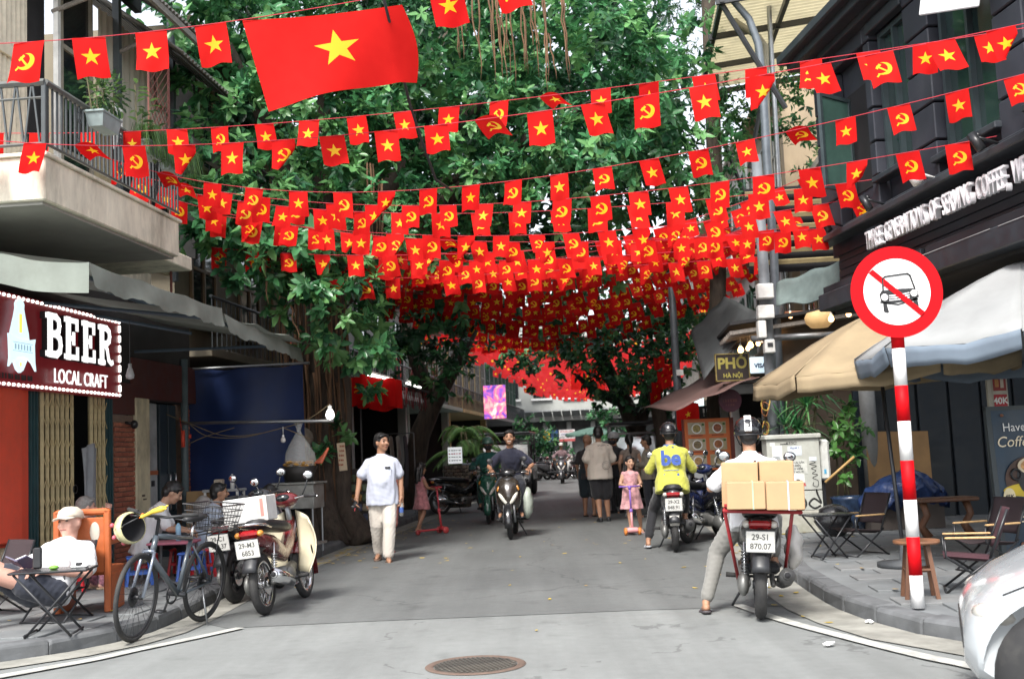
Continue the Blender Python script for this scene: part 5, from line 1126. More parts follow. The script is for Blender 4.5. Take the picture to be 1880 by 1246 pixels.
# the distant canopy of flags, too many and too small to tell apart
bm = MB(); rr = random.Random(9); Yv = 36.0
def far_flag(bm, p, dx, s_):
    w_ = FW*s_; h = FH_*s_; t = rr.uniform(-.3,.3); bm.mat(0)
    a = V3(p); b_ = a+Vector((w_,rr.uniform(-.05,.05),dx*w_)); c = b_+Vector((t*h*.4,rr.uniform(-.15,.05)*h,-h)); d = a+Vector((t*h*.4,rr.uniform(-.15,.05)*h,-h*rr.uniform(.85,1)))
    bm.add([a,b_,c,d],[(0,1,2,3)])
    if rr.random() < .3:
        cc = (a+c)/2+Vector((0,-.012,0)); q = .05*s_; bm.mat(1); bm.add([cc+Vector((q*math.sin(2*PI*k/5)*(1 if k%1==0 else 1),0,q*math.cos(2*PI*k/5))) for k in range(5)],[(0,1,2,3,4)])
while Yv < 70:
    pl = S(Yv, 1.6+rr.uniform(-.5,.5), 5.1+rr.uniform(-.3,.3)); pr = S(Yv, 9.2+rr.uniform(-.5,.5), 5.2+rr.uniform(-.3,.3)); pm = (pl+pr)/2; pm.z = 4.55+rr.uniform(-.15,.2)
    for j in range(21):
        s_ = j/20; p = pl*((1-s_)*(1-2*s_))+pm*(4*s_*(1-s_))+pr*(s_*(2*s_-1)); far_flag(bm, p, (s_-.5)*.25, 1.0)
    Yv += .62
tag(bm.build('distant_bunting', [mat('far_flag_red',(.50,.004,.007),.7,var=.2,transl=.35), mat('far_flag_yellow',(.85,.5,.02),.7,transl=.4)]), 'dense mass of red flags hanging over the far street', 'bunting', kind='stuff')
q = at(1048,678,38); T = thing('large_flag', 'second large flag with yellow star hanging far down the street', 'flag', q)
bmf = MB().sh(True); bmf.grid(lambda u_, v_: (u_*1.15-v_*.03, .05*math.sin(u_*6)*v_, -v_*.68-.05*u_*v_), 16, 10); bme = bmf.mesh('cloth', FSTAR); uvl = bme.uv_layers.new(name='UVMap')
for lp in bme.loops:
    i = lp.vertex_index; u_ = (i % 17)/16; v_ = (i//17)/10; uvl.data[lp.index].uv = ((u_-.5)*1.15/.62, (.5-v_)*.68/.6)
inst('cloth', bme, T)
# black cable slanting across the big flag
bm = MB().sh(True); pts = [at(x,y,8.7+k*.35) for k,(x,y) in enumerate(((690,-60),(715,40),(735,120),(752,190),(775,260),(800,330),(830,350)))]
bm.tube([p-pts[0] for p in pts], .013, 6); tag(bm.build('overhead_cable', BLACKPL, loc=pts[0]), 'thick black cable sagging down across the large flag', 'cable')
# ================================================================== MID AND FAR STREET
def shophouse(label, side, a0, a1, H, wcol, b, seed, open_z=3.0, floors=3, shop=INTER, slab=True):
    """side -1: left row (front faces +b), +1: right row (front faces -b)"""
    r = random.Random(seed); s_ = -side; T = ST('shop_house', label, 'building', (a0+a1)/2, b); W_ = a1-a0; ac = (a0+a1)/2; D_ = 5.0
    wm = mat('wall_%d' % seed, wcol, .85, var=.15, scale=1.5, dirt=.55, dcol=tuple(c*.4 for c in wcol), stretch=(1,1,.4)); c = b-s_*D_/2
    bm = MB(); bm.box((c,ac,(open_z+H)/2),(D_,W_-.02,H-open_z)); P(bm, 'wall', wm, T)
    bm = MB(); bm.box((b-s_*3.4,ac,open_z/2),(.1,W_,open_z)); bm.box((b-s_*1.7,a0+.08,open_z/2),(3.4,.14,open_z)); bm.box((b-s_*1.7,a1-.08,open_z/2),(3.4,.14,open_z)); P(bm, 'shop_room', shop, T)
    for a_ in (a0+.15,a1-.15): bm = MB(); bm.box((b-s_*.12,a_,open_z/2),(.26,.28,open_z-.01), bev=.01); P(bm, 'pier', wm, T)
    fh = (H-open_z)/max(1,floors-1); wmat_ = GLASSD; fmat = mat('shutter_%d' % (seed%3), [(.06,.12,.09),(.20,.13,.07),(.30,.30,.27)][seed%3], .6, dirt=.3)
    for f in range(floors-1):
        z0 = open_z+f*fh; n = max(1,int(W_/1.9))
        for k in range(n):
            a_ = a0+W_*(k+.5)/n; ww, wh = min(1.1,W_/n*.6), fh*.55
            bm = MB(); bm.box((b+s_*.01,a_,z0+fh*.5),(.04,ww,wh)); wo = P(bm, 'window', wmat_, T)
            bm = MB()
            for q in (-.5,0,.5): bm.box((b+s_*.04,a_+q*ww,z0+fh*.5),(.05,.06,wh+.08))
            for q in (-.5,.12,.5): bm.box((b+s_*.04,a_,z0+fh*.5+q*wh),(.045,ww,.05))
            o = bm.build('frame', fmat, wo)
            bm = MB(); bm.box((b+s_*.09,a_,z0+fh*.5-wh/2-.07),(.2,ww+.2,.07), bev=.01); bm.build('sill', wm, wo)
        if slab:
            bm = MB(); bm.box((b+s_*.28,ac,z0+.06),(.6,W_-.1,.14), bev=.01); P(bm, 'balcony_slab', wm, T)
            bm = MB(); bm.tube([(b+s_*.55,a0+.1,z0+.95),(b+s_*.55,a1-.1,z0+.95)],.025,6); P(bm, 'hand_rail', RAILM, T)
            bx_ = MB(); bx_.box((0,0,0),(.016,.016,.85)); bxm = bx_.mesh('baluster', RAILM); q = a0+.15
            while q < a1-.1: inst('baluster', bxm, T, Vector((b+s_*.55,q,z0+.53))+OFF[T.name]); q += .22
    bm = MB(); bm.box((b+s_*.12,ac,H+.06),(.5,W_-.03,.16), bev=.02); P(bm, 'cornice', wm, T)
    return T
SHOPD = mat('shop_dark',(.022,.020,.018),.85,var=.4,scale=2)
shophouse('cream house half hidden behind the banyan trunk', -1, 17.7, 22.4, 8.5, (.20,.17,.12), -.35, 1, 3.1, 3, SHOPD)
shophouse('ochre shop house on the left behind the red fringed awning', -1, 22.5, 28.0, 8.2, (.26,.20,.11), -.25, 2, 3.0, 3, SHOPD)
shophouse('pale grey shop house on the left by the palm clump', -1, 28.1, 35.5, 9.2, (.40,.40,.37), -.1, 3, 3.0, 3, SHOPD)
shophouse('green tinted shop house far along the left pavement', -1, 35.6, 44.0, 9.0, (.26,.32,.26), -.1, 4, 3.0, 3, SHOPD)
shophouse('yellow shop house far along the left row', -1, 44.1, 56.0, 10, (.45,.36,.17), -.1, 5, 3.0, 3, SHOPD)
shophouse('last grey house of the left row', -1, 56.1, 72.0, 10, (.33,.33,.32), -.1, 6, 3.0, 3, SHOPD)
shophouse('white terrace house on the right behind the utility pole', 1, 19.5, 24.6, 6.0, (.50,.48,.42), 10.45, 7, 3.1, 2, SHOPD, False)
shophouse('tan shop house on the right behind the maroon round sign', 1, 24.7, 31.0, 9, (.36,.28,.19), 10.3, 8, 3.0, 3, SHOPD)
shophouse('white shop house on the right behind the forked tree', 1, 31.1, 40.0, 9.5, (.50,.49,.46), 10.3, 9, 3.0, 3, SHOPD)
shophouse('cream shop house far along the right row', 1, 40.1, 54.0, 9.5, (.40,.35,.25), 10.3, 10, 3.0, 3, SHOPD)
shophouse('last grey house of the right row', 1, 54.1, 72.0, 10, (.30,.31,.30), 10.3, 11, 3.0, 3, SHOPD)
# house closing the view
E1 = ST('end_house', 'grey house with tiled canopy closing the far end of the street', 'building', 76, 5)
ENDM = mat('end_wall',(.34,.35,.33),.85,var=.15,scale=.8,dirt=.5)
bm = MB(); bm.box((5,79,6.5),(26,6,6.4)); P(bm, 'wall', ENDM, E1)
bm = MB(); bm.box((5,77.5,1.65),(26,.2,3.3)); P(bm, 'shop_front', mat('end_shop',(.10,.11,.11),.7,var=.5,scale=1.2), E1)
for k in range(14):
    bm = MB(); bm.box((-5+k*1.6,76.9,1.6),(.3,.4,3.2)); P(bm, 'pier', ENDM, E1)
for k in range(40): bm = MB(); bm.box((-7+k*.62,75.7,3.75),(.56,1.2,.10), rot=(-.35,0,0)); P(bm, 'roof_tile', mat('end_tile',(.22,.23,.23),.7,dirt=.4), E1)
for k in range(10): bm = MB(); bm.box((-5+k*2.1,75.95,6.0),(1.1,.1,2.2)); P(bm, 'window', GLASSD, E1)
for k in range(10): bm = MB(); bm.box((-5+k*2.1,75.9,4.75),(1.4,.2,.12)); P(bm, 'window_sill', WHITEP, E1)
def flat_sign(name, label, px0, py0, px1, py1, Y, m, cat='sign', lines=(), tm=None, size=.1, depth=.06, emitlines=False):
    a = at(px0,py0,Y); b = at(px1,py1,Y); w_ = abs(b.x-a.x); h = abs(a.z-b.z); c = (a+b)/2
    T = thing(name, label, cat, (c.x,Y,c.z)); bm = MB(); bm.box((0,0,0),(w_,depth,h), bev=.008); bm.build('panel', m, T)
    for k,(s_,sz,zz,mm,*rest) in enumerate(lines): text('lettering', s_, sz*h, mm, T, (rest[0]*w_ if rest else 0,-depth/2-.006,zz*h), (1,0,0), (0,0,1), sx=rest[1] if len(rest) > 1 else 1.0, bold=rest[2] if len(rest) > 2 else 0)
    return T
RINK = mat('ink_red2',(.5,.04,.05),.6); BINK = mat('ink_blue2',(.05,.08,.35),.6)
T = flat_sign('exchange_sign','white sign lettered MONEY EXCHANGE at the far end of the street',1026,789,1056,808,70,mat('sign_white2',(.72,.72,.72),.5), lines=(('BOOKING OFFICE',.24,.33,RINK,0,.62),('LAUNDRY SERVICE',.22,.08,BINK,0,.62),('MONEY EXCHANGE',.24,-.18,BLACKPL,0,.62)))
bm = MB(); bm.box((0,-.035,-.30),(.98,.004,.16)); bm.build('stripe', mat('stripe_red',(.5,.1,.1),.6), T)
flat_sign('blue_sign','small blue sign at the far end beside the exchange sign',1012,790,1025,808,70.1,mat('sign_blue',(.03,.08,.22),.5))
T = flat_sign('yellow_sign','small yellow sign at the far end of the street',997,790,1010,812,69.8,mat('sign_yellow',(.65,.45,.03),.5), lines=(('La',.4,.1,BINK),)); bm = MB(); bm.box((0,-.04,-.34),(.44,.004,.18)); bm.build('blue_band', mat('band_blue',(.03,.2,.45),.5), T)
for k_,(px_,py_,Y_) in enumerate(((985,815,60),(1003,825,60),(1130,790,58))): w_ = A(px_,py_,Y_); shrub(('left','middle','right')[k_]+' one of the leafy shrubs closing the far end','far_shrub',(w_[0],Y_,0),[(w_,1.3),((w_[0]-.6,Y_,w_[2]+.8),.9)],60+k_,.26,.13,FIC,(.5,.4,.1),9)
q = at(1090,805,66); umbrella('cafe_umbrella','flat green parasol far down the street', (q.x,66), .2, 1.7, 2.6, 2.25, 6, .12, mat('umb_green',(.12,.22,.18),.8,transl=.2), mat('umb_green',(.12,.22,.18)), (q.x,66,.0))
SCR = bpy.data.materials.new('led_screen'); SCR.use_nodes = True
def _scr():
    t = SCR.node_tree; nd = t.nodes; L = t.links; b = nd['Principled BSDF']; tc = nd.new('ShaderNodeTexCoord'); n = nd.new('ShaderNodeTexNoise'); n.inputs['Scale'].default_value = 2.4; n.inputs['Detail'].default_value = 4; n.inputs['Distortion'].default_value = 1.2; L.new(tc.outputs['Object'], n.inputs['Vector'])
    r = nd.new('ShaderNodeValToRGB'); e = r.color_ramp.elements; e[0].position = .3; e[0].color = (.06,.02,.25,1); e[1].position = .72; e[1].color = (1,.85,.8,1)
    for p_, c_ in ((.42,(.25,.08,.45,1)),(.5,(.75,.12,.2,1)),(.6,(.9,.45,.4,1))): q = e.new(p_); q.color = c_
    L.new(n.outputs[0], r.inputs[0]); L.new(r.outputs[0], b.inputs['Emission Color']); b.inputs['Emission Strength'].default_value = .9; b.inputs['Base Color'].default_value = (.02,.02,.02,1)
_scr()
flat_sign('video_screen','bright pink and violet video screen above the far left pavement',887,708,930,767,42,SCR,'screen',depth=.15)
flat_sign('neon_sign','glowing orange and green neon sign behind the forked tree',1170,770,1186,792,40,mat('neon_board',(.02,.02,.02),.5),'sign')
T = bpy.data.objects['neon_sign']; scribble(T, (0,-.04,.10), (1,0,0), .24, .12, mat('neon_orange',(1,.4,.05),.5,emit=(1,.38,.05),es=3), 3); scribble(T, (0,-.04,-.10), (1,0,0), .24, .10, mat('neon_green',(.2,1,.3),.5,emit=(.2,1,.25),es=2), 4)
# ------------------------------------------------------------------ left middle ground
TARPB = mat('tarp_blue',(.009,.026,.105),.5,var=.2,scale=2,bump=.05,bscale=7)
bm = MB().sh(True)
def tarpfn(u_, v_): return (-.12+u_*1.86, 17.55+.05*math.sin(u_*9+v_*2)+.03*math.sin(v_*7+u_*4), 2.86-v_*2.62+.02*math.sin(u_*14))
bm.grid(tarpfn, 40, 30); o = bm.build('blue_tarp', TARPB, loc=(P0.x,P0.y,0), rz=TH); tag(o, 'dark blue tarpaulin curtain hung beside the banyan trunk', 'tarpaulin')
T = ST('curtain_pole','thin rod holding up the blue tarpaulin','pole',17.5,.8,2.88); bm = MB(); bm.tube([(-.2,17.52,2.88),(1.85,17.52,2.88)],.02,8); P(bm,'rod',GREYMETAL,T); 
bm = MB(); bm.box((-.25,17.85,3.3),(.1,.1,.9)); P(bm,'hanger',GREYMETAL,T)
g0, g1 = at(355,775,16.2), at(612,772,16.0); T = thing('lamp_pole','horizontal metal pole carrying wires and bulbs before the blue tarpaulin','pole',g0)
bm = MB().sh(True); bm.tube([Vector((-.25,.15,0)),g1-g0],.022,8); bm.build('pole', GREYMETAL, T)
WIREM = mat('old_wire',(.16,.12,.06),.7)
for pts in (((305,760),(350,778),(400,797),(440,800),(480,795)),((350,780),(380,800),(440,803),(500,790),(560,772),(605,742)),((520,785),(545,795),(570,806)),((345,815),(380,800),(430,785))):
    bm = MB(); w3 = [at(x,y,16.1)-g0 for x,y in pts]; bm.tube([V3(p) for p in smooth_path([tuple(p) for p in w3],5)],.006,5); bm.build('wire', WIREM, T)
def bulb(name, label, px, py, Y, r, lit, up=.12):
    p = at(px,py,Y); T = thing(name, label, 'light bulb', p)
    bm = MB().sh(True); bm.lathe([(0,-r),(r*.75,-r*.7),(r,0),(r*.8,r*.75),(r*.5,r*1.3),(0,r*1.35)],n=14); bm.build('glass', LITBULB if lit else mat('opal',(.6,.58,.55),.3), T)
    bm = MB().sh(True); bm.tube([(0,0,r*1.3),(0,0,r*2.1)],r*.45,8); bm.tube([(0,0,r*2.1),(0,0,r*2.1+up)],.004,4); bm.build('holder', PAPERW, T); return T
LITBULB = mat('bulb_white_lit',(1,.95,.88),.3,var=0,emit=(1,.94,.85),es=3.0)
WARMB = mat('bulb_warm',(1,.75,.4),.3,var=0,emit=(1,.55,.22),es=4.5)
bulb('lit_bulb','glowing white bulb on the pole end beside the banyan',606,762,15.9,.062,True,.02)
bulb('small_bulb','small white bulb hanging from wires before the tarpaulin',520,808,16.0,.035,False)
bm = MB().sh(True); p = at(336,805,16.3); bm.tube([(0,0,.12),(0,0,-.12)],.03,8); bm.tube([(.10,0,-.0),(.10,0,.06)],.02,6); bm.tube([(-.02,0,.12),(-.04,0,.3)],.006,4); tag(bm.build('plug_adapter', mat('plug_red',(.6,.06,.03),.5), loc=p), 'red plug and socket hanging from the wires', 'socket')
# street kitchen stall with a bag of food
sp_ = gr(568,1012,.0); ST1 = S(16.4,1.95,SW); T = thing('food_stall','small metal food cart under the banyan with trays on top','stall',ST1,TH-.1)
ALU = mat('dull_aluminium',(.30,.31,.29),.5,.6,var=.25,dirt=.4,dcol=(.12,.11,.09))
bm = MB(); bm.box((0,0,.78),(.62,.42,.34), bev=.01); bm.box((0,0,.965),(.70,.48,.03), bev=.005); bm.build('box', ALU, T)
for x in (-.28,.28):
    for y in (-.18,.18): bm = MB(); bm.tube([(x,y,.0),(x,y,.65)],.014,6); bm.build('leg', GREYMETAL, T)
bm = MB(); bm.box((0,0,.12),(.66,.46,.03)); bm.build('shelf', WOODOLD, T)
bm = MB(); bm.box((-.1,.1,.4),(.4,.2,.5)); bm.build('gas_bottle', INTER, T)
T2 = thing('food_tray','metal tray heaped with golden snacks on the food cart','tray',ST1+Vector((0,.1,.98)),TH)
bm = MB().sh(True); bm.lathe([(0,0),(.20,0),(.22,.10),(.27,.22),(.255,.22),(.2,.12),(0,.11)],n=22); bm.build('pot', mat('sooty_pot',(.04,.038,.036),.5,.5), T2)
bm = MB(); r = random.Random(3); 
for k in range(46): bm.sh(True).ball((r.uniform(-.2,.2),r.uniform(-.2,.2),.24+r.uniform(-.02,.05)),(r.uniform(.03,.06),r.uniform(.02,.03),.02),7,5,rot=(r.uniform(-.5,.5),r.uniform(-.5,.5),r.uniform(0,3)))
o = bm.build('snacks', mat('fried_gold',(.48,.26,.06),.6,var=.4,scale=20), T2); o['kind'] = 'stuff'
PLASTIC = bpy.data.materials.new('clear_bag'); PLASTIC.use_nodes = True
def _pl():
    t = PLASTIC.node_tree; nd = t.nodes; L = t.links; out = nd['Material Output']; b = nd['Principled BSDF']; b.inputs['Base Color'].default_value = (.7,.72,.68,1); b.inputs['Roughness'].default_value = .25
    tr = nd.new('ShaderNodeBsdfTransparent'); ms = nd.new('ShaderNodeMixShader'); ms.inputs[0].default_value = .32; L.new(tr.outputs[0], ms.inputs[1]); L.new(b.outputs[0], ms.inputs[2]); L.new(ms.outputs[0], out.inputs[0])
_pl()
bm = MB().sh(True); R = []
for z, rr_ in ((.0,.20),(.08,.22),(.18,.20),(.30,.14),(.42,.07),(.50,.025),(.56,.04),(.62,.06)):
    R.append([Vector((rr_*(1+.12*math.sin(5*t+z*8))*math.cos(t), rr_*.7*(1+.12*math.cos(4*t))*math.sin(t), z)) for t in [2*PI*k/24 for k in range(24)]])
bm.loft(R, caps=False); tag(bm.build('plastic_bag', PLASTIC, loc=ST1+Vector((.02,.06,1.20))), 'clear plastic bag of food hanging over the cart', 'bag')
bm = MB().sh(True)
for k in range(6): bm.cap((.26+.02*k,-.02*k,1.24),(.36+.015*k,.02,1.33+.02*k),.018)
tag(bm.build('sausages', mat('sausage_red',(.42,.09,.04),.45), loc=ST1), 'reddish sausages piled at the edge of the cart', 'food')
bk = S(16.1,2.05,SW); T = thing('blue_basket','blue plastic basket with sticks under the food cart','basket',bk)
bm = MB().sh(True); bm.lathe([(.0,0),(.11,0),(.13,.18),(.115,.18),(.10,.02),(0,.02)],n=20); bm.build('tub', mat('tub_blue',(.10,.22,.52),.5), T)
for k in range(5): bm = MB(); bm.tube([(-.03+.02*k,0,.05),(-.10+.05*k,.02*k,.36)],.006,4); bm.build('stick', mat('stick_wood',(.5,.36,.17),.8), T)
bm = MB().sh(True); bm.ball((0,0,.14),(.16,.14,.16),14,10); bm.v = [(x*(1+.12*math.sin(9*z*6+x*30)),y,z) for x,y,z in bm.v]; tag(bm.build('water_bag', mat('bag_bluegrey',(.20,.27,.36),.25,var=.3,coat=.4), loc=S(16.3,1.68,SW)), 'knotted bluish plastic bag under the food cart', 'bag')
q = at(628,838,17.2); T = thing('hanging_notice','narrow paper price notice hanging on the banyan trunk','notice',q); bm = MB(); bm.box((0,0,0),(.12,.012,.42), rot=(0,-.08,0)); bm.build('card', mat('card_tan',(.46,.37,.25),.8,var=.15), T)
for k in range(5): scribble(T, (.01-k*.006,-.008,.16-k*.07), (1,0,0), .08, .03, mat('ink_brown',(.25,.06,.03),.7), 3)
# shelf rack, board and crate by the doorway
q = S(16.75,.75,SW); T = thing('metal_shelf','white metal shelf rack with boxes before the blue tarpaulin','shelf',q,TH)
for x in (-.24,.24):
    for y in (-.14,.14): bm = MB(); bm.box((x,y,.46),(.03,.03,.92)); bm.build('post', WHITEP, T)
for z in (.32,.62,.90): bm = MB(); bm.box((0,0,z),(.55,.34,.035), bev=.005); bm.build('shelf_board', mat('shelf_grey',(.42,.43,.43),.5), T)
bm = MB(); bm.box((-.08,0,.99),(.12,.12,.14), bev=.008); bm.mat(1).box((-.08,-.062,.97),(.05,.004,.05)); tag(bm.build('small_box', [mat('box_beige',(.5,.42,.33),.7), BLACKPL], loc=q, rz=TH), 'little beige box standing on the white shelf', 'box')
bm = MB().sh(True); bm.lathe([(0,0),(.03,0),(.032,.13),(.014,.17),(.014,.21),(0,.21)],(.12,0,.92),n=12); tag(bm.build('sauce_bottle', PAPERW, loc=q, rz=TH), 'white sauce bottle standing on the white shelf', 'bottle')
bm = MB(); 
for k in range(4): bm.box((-.15+k*.1,0,.70),(.08,.2,.10), bev=.01)
tag(bm.build('spice_jars', mat('jars_red',(.16,.04,.03),.4), loc=q, rz=TH), 'row of dark red jars on the middle of the white shelf', 'jar')
bm = MB(); bm.box((0,0,.45),(.40,.03,.9), rot=(-.1,0,.2), bev=.004); tag(bm.build('cardboard_sheet', mat('cardboard',(.36,.23,.11),.85,var=.12), loc=S(16.9,.32,SW), rz=TH), 'brown cardboard sheet leaning by the doorway', 'cardboard')
bm = MB().sh(True); bm.ball((0,0,.2),(.14,.12,.2),12,8); bm.v = [(x+.015*math.sin(z*40),y,z) for x,y,z in bm.v]; tag(bm.build('carrier_bag', mat('bag_pale',(.45,.42,.40),.4,var=.2), loc=S(16.4,.55,SW+.45)), 'pale plastic carrier bag by the cardboard sheet', 'bag')
# shops beyond the banyan: red flags, tube lamps, fringed awning, clothes rail
def red_hang(label, px, py, Y, s_):
    p = at(px,py,Y); bm = MB().sh(True); r = random.Random(px); ph = r.uniform(0,6)
    bm.grid(lambda u_, v_: ((u_-.5)*.5*s_, .05*math.sin(u_*8+ph)*(.3+v_), -v_*.55*s_-.03*math.sin(u_*6)), 10, 8); me = bm.mesh('hanging_flag', FHAM if px % 2 else FSTAR); uvl = me.uv_layers.new(name='UVMap')
    for lp in me.loops:
        i = lp.vertex_index; u_ = (i % 11)/10; v_ = (i//11)/8; uvl.data[lp.index].uv = ((u_-.5)*1.7, (.4-v_)*1.9)
    o = inst('hanging_flag', me, None, p); tag(o, label, 'flag', 'flags under the shop awning behind the banyan')
for k,(px,py) in enumerate(((655,690),(678,694),(701,697),(714,700))): red_hang(('leftmost','second','third','rightmost')[k]+' dull red flag hanging under the shop awning behind the banyan', px, py, 20.5+.1*k, .95)
TUBE = mat('tube_lamp',(1,1,1),.3,var=0,emit=(1,.97,.9),es=2)
for px0,py0,px1,py1,Y,lb in ((673,687,722,697,20.3,'long glowing tube lamp above the dull red flags'),(746,703,772,711,23.5,'short glowing tube lamp above the fringed awning')):
    a = at(px0,py0,Y); b = at(px1,py1,Y+.6); T = thing('tube_lamp', lb, 'lamp', a); bm = MB(); bm.tube([Vector(), b-a],.022,8); bm.build('tube', TUBE, T); bm = MB(); bm.box((b-a)/2+Vector((0,.04,.04)),((b-a).length*.9,.05,.04), rot=(0,math.atan2(-(b-a).z,(b-a).x),math.atan2((b-a).y,(b-a).x))); bm.build('holder', PAPERW, T)
FRINGE = mat('fringe_red',(.22,.015,.018),.8,var=.25,scale=8,transl=.15)
T = ST('fringed_awning','dark red fringed shop awning on the left beyond the banyan','awning',25,1.9,2.4)
bm = MB(); bm.box((1.0,25,3.02),(2.2,3.8,.05), rot=(0,.14,0)); P(bm,'canopy',mat('awn_dark',(.03,.03,.032),.7),T)
for k in range(30):
    bm = MB().sh(True); h = .42+.05*math.sin(k*1.7); bm.grid(lambda u_, v_: (2.05+.03*math.sin(k+v_*2), 23.15+k*.125+u_*.115, 2.86-v_*h+.03*math.sin(u_*PI)), 3, 4); P(bm,'fringe_strip',FRINGE,T)
for k in range(16):
    bm = MB().sh(True); h = .42+.05*math.sin(k*1.7); bm.grid(lambda u_, v_: (.1+k*.122+u_*.112, 23.12+.02*math.sin(k), 2.9-v_*h), 3, 4); P(bm,'fringe_strip',FRINGE,T)
T = ST('awning_frame','dark shop awning frame behind the dull red flags','awning',20.8,1.2,2.6); bm = MB(); bm.box((.7,20.9,3.0),(1.8,2.6,.06), rot=(0,.12,0)); P(bm,'canopy',mat('awn_dark',(.03,.03,.032)),T); bm = MB(); bm.tube([(1.55,19.7,2.85),(1.55,19.7,.12)],.03,8); bm.tube([(1.55,22.1,2.85),(1.55,22.1,.12)],.03,8); P(bm,'posts',BLACKMETAL,T)
q = at(640,900,19.6); T = thing('snack_shelf','low shelf of colourful snack packets behind the walking man','shelf',S(19.7,1.95,SW),TH)
bm = MB(); bm.box((0,0,.55),(1.0,.35,1.1)); bm.build('rack', mat('rack_dark',(.05,.045,.04),.8), T); r = random.Random(8)
PK = [mat('packet_%d'%i,c,.5,var=.2,scale=20) for i,c in enumerate(((.30,.22,.10),(.25,.05,.04),(.10,.14,.08),(.32,.28,.2),(.07,.08,.13),(.3,.16,.05)))]
pm_ = [ (lambda bm: bm.mesh('snack_packet', m))(MB().box((0,0,0),(.09,.05,.12),bev=.012)) for m in PK]
for z in range(6):
    for x in range(10): inst('snack_packet', r.choice(pm_), T, (-.44+x*.097,-.19+r.uniform(-.01,.01),.12+z*.165), (0,r.uniform(-.15,.15),r.uniform(-.2,.2)))
T = ST('clothes_rail','rail of pale clothes hanging outside the left shop','clothes rail',25.2,1.75,SW)
bm = MB(); bm.tube([(1.2,25.2,1.9),(2.0,25.2,1.9)],.015,6); bm.tube([(1.2,25.2,SW),(1.2,25.2,1.9)],.015,6); bm.tube([(2.0,25.2,SW),(2.0,25.2,1.9)],.015,6); P(bm,'rail',GREYMETAL,T)
for k,(c_,l) in enumerate((((.06,.07,.06),1.0),((.42,.40,.35),1.35),((.5,.48,.43),1.3),((.05,.05,.06),1.2))):
    bm = MB().sh(True); bm.grid(lambda u_, v_: (1.32+k*.16+.03*math.sin(v_*4), 25.2+(u_-.5)*(.34+.1*v_)+.02*math.sin(v_*6+k), 1.86-v_*l-.08*abs(u_-.5)), 8, 10); P(bm,'garment',mat('garment_%d'%k,c_,.9,var=.15,bump=.03),T,solid=.02)
q = at(841,920,27.5); T = thing('stone_pillar','low pillar faced with small rough stones beside the lit signboard','pillar',(q.x,27.5,.12),TH); wP = .62
bm = MB(); bm.box((0,0,.5),(wP-.03,.4,1.0)); bm.build('core', mat('pillar_core',(.06,.055,.05),.9), T); r = random.Random(2)
STO = [mat('stone_%d'%i,c,.85,var=.3,scale=12,bump=.03) for i,c in enumerate(((.22,.18,.14),(.15,.13,.11),(.28,.24,.19)))]; sm_ = []
for m in STO: bm = MB(); bm.box((0,0,0),(.105,.05,.075),bev=.018); sm_.append(bm.mesh('stone', m))
for z in range(12):
    for x in range(6): inst('stone', r.choice(sm_), T, (-.26+x*.108+(.04 if z%2 else -.02),-.20+r.uniform(-.01,.01),.06+z*.082), (0,r.uniform(-.1,.1),r.uniform(-.1,.1)))
T = flat_sign('lit_signboard','small glowing white signboard on top of the stone pillar',822,821,849,850,27.5,mat('lightbox',(.8,.8,.8),.5,emit=(.9,.93,.95),es=.3))
for k in range(4): scribble(T, (0,-.036,.12-k*.08), (1,0,0), .30, .03, (RINK if k == 1 else GREYMETAL), 5)
flat_sign('small_sign','little white and blue sign beyond the stone pillar',848,850,871,868,29,mat('small_sign',(.45,.5,.58),.5))
# ------------------------------------------------------------------ right middle ground
CANO = mat('canopy_poly',(.62,.55,.36),.5,var=.12,scale=3,transl=.55,dirt=.2,dcol=(.3,.24,.14))
T = ST('terrace_canopy','cream corrugated canopy on a dark steel frame above the right terrace','canopy',20.8,9.8,8.4)
bm = MB(); corr(bm,(8.45,18.3,8.5),(8.45,23.2,8.5),(12.5,18.3,8.9),(12.5,23.2,8.9),34,.02,(0,0,1)); P(bm,'sheet',CANO,T)
for a_ in (18.3,19.9,21.5,23.15): bm = MB(); bm.box((10.4,a_,8.58),(4.0,.06,.10),rot=(0,-.1,0)); P(bm,'beam',BLACKMETAL,T)
for b_ in (8.5,9.6,10.7): bm = MB(); bm.box((b_,20.7,8.40+.1*(b_-8.45)),(.07,4.9,.10)); P(bm,'beam',BLACKMETAL,T)
for p_, q_ in (((8.5,18.4,8.4),(9.4,18.4,6.6)),((8.5,22.8,8.4),(9.2,22.8,6.2)),((9.6,21.0,8.4),(9.1,21.0,6.3))): bm = MB(); bm.tube([p_,q_],.045,6); P(bm,'strut',BLACKMETAL,T)
T = ST('louvre_screen','yellowish timber louvre screen below the climbing plants','screen',19.2,9.35,4.2)
for k in range(7): bm = MB(); bm.box((9.6,19.0,4.25+k*.19),(1.7,.05,.07),rot=(.4,0,0)); P(bm,'slat',mat('slat_yellow',(.30,.24,.12),.7,dirt=.4),T)
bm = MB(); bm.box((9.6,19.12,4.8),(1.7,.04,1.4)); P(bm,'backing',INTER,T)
flat_sign('maroon_panel','dark maroon panel under the louvre screen',1432,378,1545,422,18.3,mat('maroon_dk',(.07,.012,.018),.6),depth=.1)
